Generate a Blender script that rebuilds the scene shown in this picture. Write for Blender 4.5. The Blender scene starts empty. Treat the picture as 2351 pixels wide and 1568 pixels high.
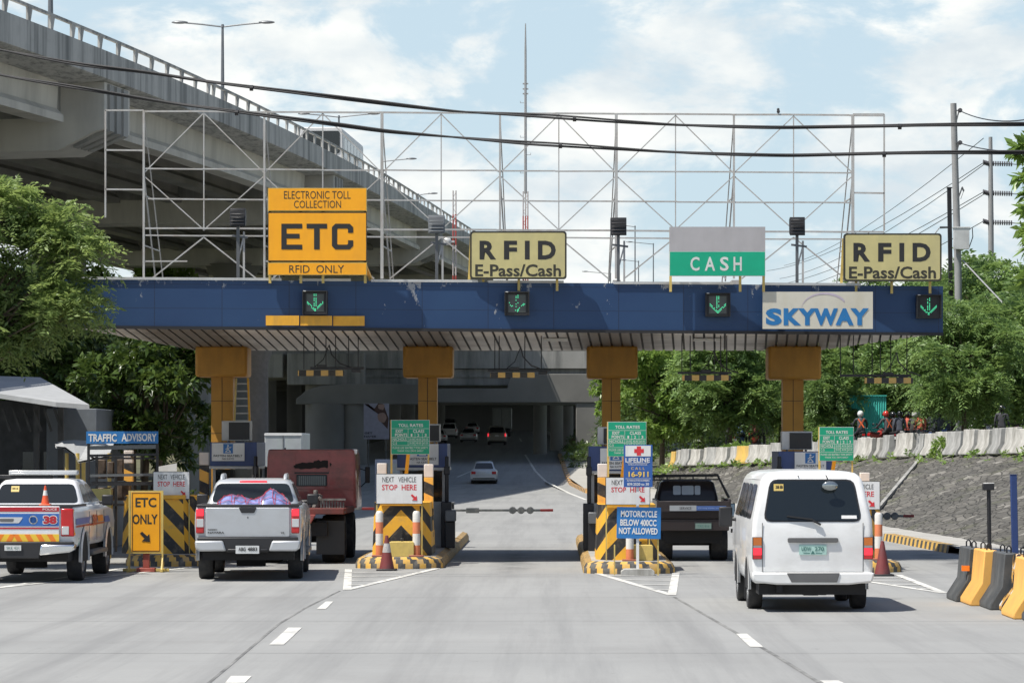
import bpy, bmesh, math, random
import numpy as np
from mathutils import Vector, Matrix
R = math.radians
PI = math.pi
rnd = random.Random(7)
SC = bpy.context.scene
COL = SC.collection

# ------------------------------------------------------------------ camera
F, VX, HY, CH = 7500.0, 1270.0, 1030.0, 2.27      # focal length and vanishing point (in 2351 px wide picture units), eye height
cd = bpy.data.cameras.new('camera')
cam = bpy.data.objects.new('camera', cd); COL.objects.link(cam)
cam.location = (0, 0, CH); cam.rotation_euler = (R(90), 0, 0)
cd.sensor_width = 36; cd.lens = F / 2351 * 36
cd.shift_x = -(VX - 1175.5) / 2351; cd.shift_y = (HY - 784) / 2351
cd.clip_start = 1; cd.clip_end = 6000
SC.camera = cam

# ------------------------------------------------------------------ sun, sky, exposure
SUN = Vector((0.45, 0.25, -1)).normalized()         # direction the light travels
sd = bpy.data.lights.new('sun', 'SUN'); sd.energy = 5.0; sd.angle = R(0.5); sd.color = (1, .955, .88)
so = bpy.data.objects.new('sun', sd); COL.objects.link(so)
so.rotation_euler = SUN.to_track_quat('-Z', 'Y').to_euler()
W = bpy.data.worlds.new('World'); SC.world = W; W.use_nodes = True
wn, wl = W.node_tree.nodes, W.node_tree.links
wn.clear()
def N(t, nodes=wn, **kw):
    n = nodes.new(t)
    for k, v in kw.items(): setattr(n, k, v)
    return n
sky = N('ShaderNodeTexSky', sky_type='NISHITA', sun_disc=False)
sky.sun_elevation = math.asin(-SUN.z); sky.sun_rotation = math.atan2(-SUN.x, -SUN.y)
sky.air_density = 1.0; sky.dust_density = 1.2; sky.ozone_density = 1.0
tc = N('ShaderNodeTexCoord'); mp = N('ShaderNodeMapping')
mp.inputs['Scale'].default_value = (1, 1, 1.9); mp.inputs['Location'].default_value = (3.1, .4, .23)
wl.new(tc.outputs['Generated'], mp.inputs['Vector'])
n1 = N('ShaderNodeTexNoise'); n1.inputs['Scale'].default_value = 15; n1.inputs['Detail'].default_value = 9; n1.inputs['Roughness'].default_value = .6; n1.inputs['Distortion'].default_value = .25
n2 = N('ShaderNodeTexNoise'); n2.inputs['Scale'].default_value = 27; n2.inputs['Detail'].default_value = 6
wl.new(mp.outputs[0], n1.inputs['Vector']); wl.new(mp.outputs[0], n2.inputs['Vector'])
cr = N('ShaderNodeMapRange', interpolation_type='SMOOTHSTEP')
cr.inputs['From Min'].default_value = .42; cr.inputs['From Max'].default_value = .545
wl.new(n1.outputs['Fac'], cr.inputs['Value'])
sep = N('ShaderNodeSeparateXYZ'); wl.new(tc.outputs['Generated'], sep.inputs[0])
el = N('ShaderNodeMapRange', interpolation_type='SMOOTHSTEP')      # clouds stand over the horizon, open blue overhead
el.inputs['From Min'].default_value = .27; el.inputs['From Max'].default_value = .145
wl.new(sep.outputs['Z'], el.inputs['Value'])
mu = N('ShaderNodeMath', operation='MULTIPLY'); wl.new(cr.outputs[0], mu.inputs[0]); wl.new(el.outputs[0], mu.inputs[1])
cc = N('ShaderNodeMix', data_type='RGBA')
cc.inputs['A'].default_value = (5.7, 6.35, 6.75, 1); cc.inputs['B'].default_value = (8.15, 8.25, 8.0, 1)
c2 = N('ShaderNodeMapRange'); c2.inputs['From Min'].default_value = .35; c2.inputs['From Max'].default_value = .62
wl.new(n2.outputs['Fac'], c2.inputs['Value']); wl.new(c2.outputs[0], cc.inputs['Factor'])
veil = N('ShaderNodeMix', data_type='RGBA')                         # thin high veil that lightens the blue low in the sky
veil.inputs['B'].default_value = (5.0, 6.3, 7.15, 1)
vm = N('ShaderNodeMath', operation='MULTIPLY'); vm.inputs[1].default_value = .8
wl.new(el.outputs[0], vm.inputs[0]); wl.new(vm.outputs[0], veil.inputs['Factor'])
wl.new(sky.outputs[0], veil.inputs['A'])
mx = N('ShaderNodeMix', data_type='RGBA')
wl.new(mu.outputs[0], mx.inputs['Factor']); wl.new(veil.outputs['Result'], mx.inputs['A']); wl.new(cc.outputs['Result'], mx.inputs['B'])
bg = N('ShaderNodeBackground'); bg.inputs['Strength'].default_value = .1
wo = N('ShaderNodeOutputWorld')
wl.new(mx.outputs['Result'], bg.inputs['Color']); wl.new(bg.outputs[0], wo.inputs['Surface'])
SC.view_settings.view_transform = 'Standard'; SC.view_settings.look = 'None'
SC.view_settings.exposure = 0.34; SC.view_settings.gamma = 1.0
try:
    SC.cycles.use_denoising = True
    SC.cycles.max_bounces = 8; SC.cycles.transparent_max_bounces = 8
    SC.cycles.sample_clamp_indirect = 6
except Exception: pass

# ------------------------------------------------------------------ picture measures to metres
def WX(px, D): return (px - VX) * D / F
def WZ(py, D): return CH - (py - HY) * D / F
def GD(py): return F * CH / (py - HY)
def lerp(a, b, t): return a + (b - a) * t
PROF = [(-200, 0), (205, 0), (288, 2.55), (395, 4.15), (450, 4.85), (520, 5.1), (4000, 5.1)]
def gz(y):
    for (a, za), (b, zb) in zip(PROF, PROF[1:]):
        if y <= b: return lerp(za, zb, (y - a) / (b - a))
    return PROF[-1][1]
def hit(px, py):
    """the point of the road surface seen at a place of the picture"""
    D = 30.0
    while D < 900:
        if WZ(py, D) <= gz(D): break
        D += .5
    lo, hi = D - .5, D
    for _ in range(20):
        m = (lo + hi) / 2
        if WZ(py, m) <= gz(m): hi = m
        else: lo = m
    return Vector((WX(px, hi), hi, gz(hi)))

# ------------------------------------------------------------------ materials
MATS = {}
def base_mat(name):
    m = bpy.data.materials.new(name); m.use_nodes = True
    nt = m.node_tree; nt.nodes.clear()
    out = nt.nodes.new('ShaderNodeOutputMaterial'); p = nt.nodes.new('ShaderNodeBsdfPrincipled')
    nt.links.new(p.outputs[0], out.inputs[0])
    MATS[name] = m
    return m, nt, p, out
def M(name, col, rough=.55, metal=0, var=.12, scale=4, dirt=None, dirt_amt=.5, dirt_scale=(3, 3, .35), bump=0, bscale=40, coat=0, world=False, emit=0, spec=None):
    """plain surface: colour with soft variation, optional streaks of dirt and fine relief"""
    if name in MATS: return MATS[name]
    m, nt, p, out = base_mat(name)
    n, l = nt.nodes, nt.links
    c = Vector(col)
    t = n.new('ShaderNodeTexCoord')
    src = t.outputs['Object']
    if world:
        g = n.new('ShaderNodeNewGeometry'); src = g.outputs['Position']
    nz = n.new('ShaderNodeTexNoise'); nz.inputs['Scale'].default_value = scale; nz.inputs['Detail'].default_value = 5
    l.new(src, nz.inputs['Vector'])
    mr = n.new('ShaderNodeMapRange'); mr.inputs['From Min'].default_value = .3; mr.inputs['From Max'].default_value = .7
    l.new(nz.outputs['Fac'], mr.inputs['Value'])
    mix = n.new('ShaderNodeMix'); mix.data_type = 'RGBA'
    a, b = c * (1 - var), c * (1 + var * .6)
    mix.inputs['A'].default_value = (*a, 1); mix.inputs['B'].default_value = (*[min(x, .95) for x in b], 1)
    l.new(mr.outputs[0], mix.inputs['Factor'])
    colout = mix.outputs['Result']
    if dirt is not None:
        mp = n.new('ShaderNodeMapping'); mp.inputs['Scale'].default_value = dirt_scale
        l.new(src, mp.inputs['Vector'])
        dn = n.new('ShaderNodeTexNoise'); dn.inputs['Scale'].default_value = 1; dn.inputs['Detail'].default_value = 7; dn.inputs['Roughness'].default_value = .65
        l.new(mp.outputs[0], dn.inputs['Vector'])
        dr = n.new('ShaderNodeMapRange'); dr.inputs['From Min'].default_value = .45; dr.inputs['From Max'].default_value = .7; dr.inputs['To Max'].default_value = dirt_amt
        l.new(dn.outputs['Fac'], dr.inputs['Value'])
        dm = n.new('ShaderNodeMix'); dm.data_type = 'RGBA'; dm.inputs['B'].default_value = (*dirt, 1)
        l.new(dr.outputs[0], dm.inputs['Factor']); l.new(colout, dm.inputs['A']); colout = dm.outputs['Result']
    l.new(colout, p.inputs['Base Color'])
    p.inputs['Roughness'].default_value = rough; p.inputs['Metallic'].default_value = metal
    if spec is not None: p.inputs['Specular IOR Level'].default_value = spec
    if coat: p.inputs['Coat Weight'].default_value = coat; p.inputs['Coat Roughness'].default_value = .06
    if emit:
        p.inputs['Emission Color'].default_value = (*col, 1); p.inputs['Emission Strength'].default_value = emit
    if bump:
        bn = n.new('ShaderNodeTexNoise'); bn.inputs['Scale'].default_value = bscale; bn.inputs['Detail'].default_value = 4
        l.new(src, bn.inputs['Vector'])
        bp = n.new('ShaderNodeBump'); bp.inputs['Strength'].default_value = bump; bp.inputs['Distance'].default_value = .03
        l.new(bn.outputs['Fac'], bp.inputs['Height']); l.new(bp.outputs[0], p.inputs['Normal'])
    return m
def stripes(name, c1, c2, vec, period, absx=False, cx=0.0, duty=.5, rough=.55, wear=(.25, .2, .13), wear_amt=.55, world=False):
    """two painted colours in bands along a direction; absx folds them into chevrons"""
    if name in MATS: return MATS[name]
    m, nt, p, out = base_mat(name)
    n, l = nt.nodes, nt.links
    t = n.new('ShaderNodeTexCoord'); src = t.outputs['Object']
    if world: src = n.new('ShaderNodeNewGeometry').outputs['Position']
    s = n.new('ShaderNodeSeparateXYZ'); l.new(src, s.inputs[0])
    def math_(op, a, b):
        k = n.new('ShaderNodeMath'); k.operation = op
        for i, q in enumerate((a, b)):
            if q is None: continue
            if isinstance(q, (int, float)): k.inputs[i].default_value = q
            else: l.new(q, k.inputs[i])
        return k.outputs[0]
    x = math_('SUBTRACT', s.outputs['X'], cx)
    if absx: x = math_('ABSOLUTE', x, None)
    v = math_('MULTIPLY', x, vec[0])
    v = math_('ADD', v, math_('MULTIPLY', s.outputs['Y'], vec[1]))
    v = math_('ADD', v, math_('MULTIPLY', s.outputs['Z'], vec[2]))
    v = math_('FRACT', math_('ADD', math_('DIVIDE', v, period), 50.0), None)
    v = math_('GREATER_THAN', v, duty)
    mix = n.new('ShaderNodeMix'); mix.data_type = 'RGBA'
    mix.inputs['A'].default_value = (*c1, 1); mix.inputs['B'].default_value = (*c2, 1); l.new(v, mix.inputs['Factor'])
    nz = n.new('ShaderNodeTexNoise'); nz.inputs['Scale'].default_value = 5; nz.inputs['Detail'].default_value = 8; nz.inputs['Roughness'].default_value = .7
    l.new(src, nz.inputs['Vector'])
    mr = n.new('ShaderNodeMapRange'); mr.inputs['From Min'].default_value = .5; mr.inputs['From Max'].default_value = .75; mr.inputs['To Max'].default_value = wear_amt
    l.new(nz.outputs['Fac'], mr.inputs['Value'])
    dm = n.new('ShaderNodeMix'); dm.data_type = 'RGBA'; dm.inputs['B'].default_value = (*wear, 1)
    l.new(mr.outputs[0], dm.inputs['Factor']); l.new(mix.outputs['Result'], dm.inputs['A'])
    l.new(dm.outputs['Result'], p.inputs['Base Color']); p.inputs['Roughness'].default_value = rough
    return m
def leaf_mat(name, c_dark, c_light, rough=.45, trans=.3):
    if name in MATS: return MATS[name]
    m, nt, p, out = base_mat(name)
    n, l = nt.nodes, nt.links
    g = n.new('ShaderNodeNewGeometry')
    oi = n.new('ShaderNodeObjectInfo')
    nz = n.new('ShaderNodeTexNoise'); nz.inputs['Scale'].default_value = .55; nz.inputs['Detail'].default_value = 2
    l.new(g.outputs['Position'], nz.inputs['Vector'])
    ad = n.new('ShaderNodeMath'); ad.operation = 'MULTIPLY_ADD'; ad.inputs[1].default_value = .55
    l.new(g.outputs['Random Per Island'], ad.inputs[0])
    mr = n.new('ShaderNodeMapRange'); mr.inputs['From Min'].default_value = .3; mr.inputs['From Max'].default_value = .7; mr.inputs['To Max'].default_value = .5
    l.new(nz.outputs['Fac'], mr.inputs['Value']); l.new(mr.outputs[0], ad.inputs[2])
    mix = n.new('ShaderNodeMix'); mix.data_type = 'RGBA'
    mix.inputs['A'].default_value = (*c_dark, 1); mix.inputs['B'].default_value = (*c_light, 1)
    l.new(ad.outputs[0], mix.inputs['Factor'])
    l.new(mix.outputs['Result'], p.inputs['Base Color']); p.inputs['Roughness'].default_value = rough
    tr = n.new('ShaderNodeBsdfTranslucent')
    hs = n.new('ShaderNodeHueSaturation'); hs.inputs['Value'].default_value = 1.35; hs.inputs['Hue'].default_value = .485
    l.new(mix.outputs['Result'], hs.inputs['Color']); l.new(hs.outputs[0], tr.inputs['Color'])
    ms = n.new('ShaderNodeMixShader'); ms.inputs[0].default_value = trans
    l.new(p.outputs[0], ms.inputs[1]); l.new(tr.outputs[0], ms.inputs[2]); l.new(ms.outputs[0], out.inputs[0])
    return m

# ------------------------------------------------------------------ mesh builder
class MB:
    def __init__(s): s.v = []; s.f = []; s.m = []; s.mats = []; s.cut = []
    def sep(s):
        """what is added from here on becomes a part of its own"""
        if s.f and (not s.cut or s.cut[-1] != (len(s.v), len(s.f))): s.cut.append((len(s.v), len(s.f)))
        return s
    def mi(s, m):
        if m not in s.mats: s.mats.append(m)
        return s.mats.index(m)
    def add(s, vs, fs, m):
        o = len(s.v); s.v += [tuple(p) for p in vs]; k = s.mi(m)
        for f in fs: s.f.append([i + o for i in f]); s.m.append(k)
        return s
    def poly(s, pts, m): return s.add(pts, [list(range(len(pts)))], m)
    def bx(s, x0, x1, y0, y1, z0, z1, m):
        return s.add([(x0,y0,z0),(x1,y0,z0),(x1,y1,z0),(x0,y1,z0),(x0,y0,z1),(x1,y0,z1),(x1,y1,z1),(x0,y1,z1)],
                     [(0,3,2,1),(4,5,6,7),(0,1,5,4),(1,2,6,5),(2,3,7,6),(3,0,4,7)], m)
    def box(s, c, d, m): return s.bx(c[0]-d[0]/2, c[0]+d[0]/2, c[1]-d[1]/2, c[1]+d[1]/2, c[2]-d[2]/2, c[2]+d[2]/2, m)
    def frame(s, p0, p1):
        p0, p1 = Vector(p0), Vector(p1); d = (p1 - p0).normalized()
        u = Vector((0, 0, 1)) if abs(d.z) < .95 else Vector((0, 1, 0))
        a = d.cross(u).normalized(); b = a.cross(d).normalized()
        return p0, p1, a, b
    def bar(s, p0, p1, w, h, m):
        p0, p1, a, b = s.frame(p0, p1); vs = []
        for p in (p0, p1):
            for i, j in ((-1,-1),(1,-1),(1,1),(-1,1)): vs.append(p + a*w/2*i + b*h/2*j)
        return s.add(vs, [(3,2,1,0),(4,5,6,7),(0,1,5,4),(1,2,6,5),(2,3,7,6),(3,0,4,7)], m)
    def tube(s, p0, p1, r0, m, r1=None, n=8, caps=True):
        r1 = r0 if r1 is None else r1
        p0, p1, a, b = s.frame(p0, p1); vs = []
        for p, r in ((p0, r0), (p1, r1)):
            for k in range(n):
                t = 2*PI*k/n; vs.append(p + a*r*math.cos(t) + b*r*math.sin(t))
        fs = [(k, (k+1) % n, n+(k+1) % n, n+k) for k in range(n)]
        if caps: fs += [list(range(n))[::-1], list(range(n, 2*n))]
        return s.add(vs, fs, m)
    def path(s, pts, r, m, n=6, radii=None):
        pts = [Vector(p) for p in pts]; vs = []
        ref = None
        for i, p in enumerate(pts):
            d = (pts[min(i+1, len(pts)-1)] - pts[max(i-1, 0)]).normalized()
            if ref is None:
                u = Vector((0,0,1)) if abs(d.z) < .9 else Vector((0,1,0)); a = d.cross(u).normalized()
            else: a = (ref - d*ref.dot(d)).normalized()
            ref = a; b = a.cross(d)
            rr = radii[i] if radii else r
            for k in range(n):
                t = 2*PI*k/n; vs.append(p + a*rr*math.cos(t) + b*rr*math.sin(t))
        fs = []
        for i in range(len(pts)-1):
            for k in range(n): fs.append((i*n+k, i*n+(k+1) % n, (i+1)*n+(k+1) % n, (i+1)*n+k))
        fs += [list(range(n))[::-1], list(range((len(pts)-1)*n, len(pts)*n))]
        return s.add(vs, fs, m)
    def prism(s, o, ax, a, b, m):
        """polygon o drawn across axis ax and extruded from a to b"""
        def P(q, t): return {'x': (t, q[0], q[1]), 'y': (q[0], t, q[1]), 'z': (q[0], q[1], t)}[ax]
        n = len(o); vs = [P(q, a) for q in o] + [P(q, b) for q in o]
        return s.add(vs, [list(range(n))[::-1], list(range(n, 2*n))] + [(k, (k+1) % n, n+(k+1) % n, n+k) for k in range(n)], m)
    def lathe(s, prof, m, n=20, ax='z', c=(0,0,0)):
        vs = []; fs = []
        for r, h in prof:
            for k in range(n):
                t = 2*PI*k/n; x, y = r*math.cos(t), r*math.sin(t)
                q = {'z': (x, y, h), 'x': (h, x, y), 'y': (x, h, y)}[ax]
                vs.append((q[0]+c[0], q[1]+c[1], q[2]+c[2]))
        for i in range(len(prof)-1):
            for k in range(n): fs.append((i*n+k, i*n+(k+1) % n, (i+1)*n+(k+1) % n, (i+1)*n+k))
        if prof[0][0] > 1e-4: fs.append(list(range(n))[::-1])
        if prof[-1][0] > 1e-4: fs.append(list(range((len(prof)-1)*n, len(prof)*n)))
        return s.add(vs, fs, m)
    def loft(s, rings, m, closed=True, caps=True):
        n = len(rings[0]); vs = [p for r in rings for p in r]; fs = []
        for i in range(len(rings)-1):
            for k in range(n if closed else n-1): fs.append((i*n+k, i*n+(k+1) % n, (i+1)*n+(k+1) % n, (i+1)*n+k))
        if caps: fs += [list(range(n))[::-1], list(range((len(rings)-1)*n, len(rings)*n))]
        return s.add(vs, fs, m)
    def ball(s, c, r, m, n=12, k=8, sx=1, sy=1, sz=1):
        pr = [(max(r*math.sin(PI*i/k), 1e-5), -r*math.cos(PI*i/k)) for i in range(k+1)]
        o = len(s.v); s.lathe(pr, m, n)
        for i in range(o, len(s.v)):
            x, y, z = s.v[i]; s.v[i] = (x*sx+c[0], y*sy+c[1], z*sz+c[2])
        return s
    def build(s, name, parent=None, bevel=0, smooth=35, seg=2, weld=False):
        if s.cut:
            C_ = [(0, 0)] + [c for c in s.cut if c[1] < len(s.f)] + [(len(s.v), len(s.f))]; o = None
            for (v0, f0), (v1, f1) in zip(C_, C_[1:]):
                q = MB(); q.v = s.v[v0:v1]; q.mats = s.mats; q.f = [[i-v0 for i in f] for f in s.f[f0:f1]]; q.m = s.m[f0:f1]
                used = sorted(set(q.m)); q.mats = [s.mats[k] for k in used]; q.m = [used.index(k) for k in q.m]
                o = q.build(name, parent, bevel, smooth, seg, weld)
            return o
        me = bpy.data.meshes.new(name); me.from_pydata(s.v, [], s.f)
        for m in s.mats: me.materials.append(m)
        me.polygons.foreach_set('material_index', s.m)
        bm = bmesh.new(); bm.from_mesh(me)
        if weld: bmesh.ops.remove_doubles(bm, verts=bm.verts, dist=1e-4)
        bmesh.ops.recalc_face_normals(bm, faces=bm.faces)
        bm.to_mesh(me); bm.free()
        if smooth:
            me.polygons.foreach_set('use_smooth', [True]*len(me.polygons))
            me.set_sharp_from_angle(angle=R(smooth))
        o = bpy.data.objects.new(name, me); COL.objects.link(o)
        if parent is not None: o.parent = parent
        if bevel:
            b = o.modifiers.new('bevel', 'BEVEL'); b.width = bevel; b.segments = seg; b.limit_method = 'ANGLE'; b.angle_limit = R(40)
        return o
def tag(o, label=None, cat=None, group=None, kind=None):
    if label: o['label'] = label
    if cat: o['category'] = cat
    if group: o['group'] = group
    if kind: o['kind'] = kind
    return o
def thing(name, label, cat, loc=(0,0,0), rz=0, group=None):
    o = bpy.data.objects.new(name, None); COL.objects.link(o)
    o.location = loc; o.rotation_euler = (0, 0, rz); o.empty_display_size = .3
    return tag(o, label, cat, group)
def kids(o): return [c for c in COL.objects if c.parent == o]
def dup(o, label=None, loc=None, rz=None, parent=None, scale=None, group=None):
    c = o.copy(); COL.objects.link(c); c.parent = parent
    if parent is None:
        if label: c['label'] = label
        if loc is not None: c.location = loc
        if rz is not None: c.rotation_euler = (0, 0, rz)
        if scale is not None: c.scale = (scale, scale, scale) if isinstance(scale, (int, float)) else scale
        if group: c['group'] = group
    for ch in kids(o): dup(ch, parent=c)
    return c
def text_mb(mb, s, x, y, z, w, h, mat, bold=.015, depth=.004, slant=0, face='-y', spacing=1.0):
    """lettering s centred on (x,z), w wide and h high, facing the camera side"""
    cu = bpy.data.curves.new('t', 'FONT'); cu.body = s; cu.offset = bold; cu.size = 1; cu.space_character = spacing; cu.shear = slant
    cu.resolution_u = 3
    o = bpy.data.objects.new('t', cu); COL.objects.link(o)
    dg = bpy.context.evaluated_depsgraph_get()
    me = bpy.data.meshes.new_from_object(o.evaluated_get(dg))
    v = np.array([q.co[:] for q in me.vertices]); fs = [list(p.vertices) for p in me.polygons]
    bpy.data.objects.remove(o); bpy.data.curves.remove(cu); bpy.data.meshes.remove(me)
    if len(v) == 0: return mb
    a, b = v.min(0), v.max(0)
    X = (v[:,0]-(a[0]+b[0])/2) * w/max(b[0]-a[0], 1e-6); Z = (v[:,1]-(a[1]+b[1])/2) * h/max(b[1]-a[1], 1e-6)
    if face == '-y': pts = [(x+p, y-depth, z+q) for p, q in zip(X, Z)]
    elif face == '+x': pts = [(x+depth, y+p, z+q) for p, q in zip(X, Z)]
    return mb.add(pts, fs, mat)
def rrect(x0, x1, z0, z1, r, n=4):
    o = []
    for cx, cz, a in ((x1-r, z1-r, 0), (x0+r, z1-r, 90), (x0+r, z0+r, 180), (x1-r, z0+r, 270)):
        for k in range(n+1):
            t = R(a + 90*k/n); o.append((cx+r*math.cos(t), cz+r*math.sin(t)))
    return o
def rpoly(pts, r, n=3):
    """polygon with rounded corners"""
    o = []; L = len(pts)
    for i in range(L):
        p, a, b = Vector(pts[i]), Vector(pts[i-1]), Vector(pts[(i+1) % L])
        da, db = (a-p), (b-p); k = min(r, da.length*.45, db.length*.45)
        q0, q1 = p+da.normalized()*k, p+db.normalized()*k
        for j in range(n+1):
            t = j/n; o.append(tuple(q0*(1-t)**2 + p*2*t*(1-t) + q1*t*t))
    return o

# ------------------------------------------------------------------ shared colours
YEL = (.80, .40, .03); BLK = (.022, .022, .024)
m_conc = M('weathered concrete', (.32, .315, .295), .85, dirt=(.075, .08, .078), dirt_amt=.8, dirt_scale=(.9, .9, .10), scale=.6, bump=.15, bscale=8, world=True)
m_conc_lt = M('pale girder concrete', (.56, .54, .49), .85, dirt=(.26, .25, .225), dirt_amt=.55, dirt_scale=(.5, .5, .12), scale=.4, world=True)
m_conc_in = M('shade-painted underside concrete', (.20, .195, .18), .9, var=.25, scale=.3, world=True)  # shade under the decks put into the concrete colour
def streaked():
    m, nt, p, out = base_mat('streaked parapet concrete'); n, l = nt.nodes, nt.links
    pos = n.new('ShaderNodeNewGeometry').outputs['Position']; cur = None
    for sc, lo, hi, amt, dk in (((.25, .25, .2), .35, .7, .5, (.33, .33, .31)), ((3.4, .9, .05), .47, .66, .75, (.13, .135, .13)), ((9, 2.4, .12), .52, .7, .7, (.075, .08, .078)), ((2, 2, 2), .5, .75, .35, (.2, .2, .19))):
        mp = n.new('ShaderNodeMapping'); mp.inputs['Scale'].default_value = sc; l.new(pos, mp.inputs['Vector'])
        z = n.new('ShaderNodeTexNoise'); z.inputs['Scale'].default_value = 1; z.inputs['Detail'].default_value = 6; z.inputs['Roughness'].default_value = .65; l.new(mp.outputs[0], z.inputs['Vector'])
        r = n.new('ShaderNodeMapRange'); r.inputs['From Min'].default_value = lo; r.inputs['From Max'].default_value = hi; r.inputs['To Max'].default_value = amt; l.new(z.outputs['Fac'], r.inputs['Value'])
        k = n.new('ShaderNodeMix'); k.data_type = 'RGBA'; l.new(r.outputs[0], k.inputs['Factor'])
        if cur is None: k.inputs['A'].default_value = (.50, .49, .46, 1)
        else: l.new(cur, k.inputs['A'])
        k.inputs['B'].default_value = (*dk, 1); cur = k.outputs['Result']
    l.new(cur, p.inputs['Base Color']); p.inputs['Roughness'].default_value = .88
    return m
m_conc_fa = streaked()
m_conc_wh = M('whitewashed concrete', (.47, .46, .425), .85, dirt=(.14, .13, .105), dirt_amt=.8, dirt_scale=(3, 3, .8), var=.25)
m_conc_yel = M('yellow painted concrete', (.62, .40, .09), .8, dirt=(.3, .25, .16), dirt_amt=.6, dirt_scale=(3, 3, .8))
m_steel = M('galvanised steel', (.42, .42, .41), .5, .4, dirt=(.22, .19, .16), dirt_amt=.5, dirt_scale=(4, 4, 4))
m_gal_dk = M('dark galvanised steel', (.16, .165, .17), .5, .5)
m_blk = M('black plastic', (.02, .02, .022), .5)
m_blk_mt = M('black steel', (.025, .025, .028), .45, .2)
m_rub = M('tyre rubber', (.028, .028, .03), .85, dirt=(.09, .085, .075), dirt_amt=.5, dirt_scale=(6, 6, 6))
m_alloy = M('alloy wheel', (.45, .46, .47), .35, .8)
m_yel = M('yellow paint', YEL, .5, dirt=(.35, .2, .06), dirt_amt=.45, dirt_scale=(4, 4, 1))
m_yel_fr = M('pale yellow steel', (.62, .46, .13), .5, dirt=(.3, .22, .1), dirt_amt=.5, dirt_scale=(6, 6, 3))
m_whp = M('white sign face', (.72, .715, .70), .5, var=.06, dirt=(.5, .48, .42), dirt_amt=.35, dirt_scale=(4, 4, 1))
m_chrome = M('chrome', (.75, .76, .77), .15, 1.0, var=.03)
m_red = M('red lettering', (.62, .03, .04), .5)
m_dk = M('dark lettering', (.02, .02, .02), .5)
m_glass = M('dark tinted glass', (.012, .016, .018), .08, var=.05, spec=.6)
m_under = M('dark underbody', (.012, .012, .013), .8)
# ================================================================== THE SETTING
YS = [-200, 0, 40, 80, 120, 160, 205, 225, 250, 288, 320, 350, 395, 420, 450, 520, 800, 1500, 4000]
m_earth = M('earth and weeds', (.10, .10, .055), .95, var=.35, scale=.5, world=True)
g = MB()
for y0, y1 in zip(YS, YS[1:]):
    g.poly([(-1500, y0, gz(y0)-.03), (1500, y0, gz(y0)-.03), (1500, y1, gz(y1)-.03), (-1500, y1, gz(y1)-.03)], m_earth)
tag(g.build('ground', smooth=0, weld=True), kind='structure')

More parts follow.
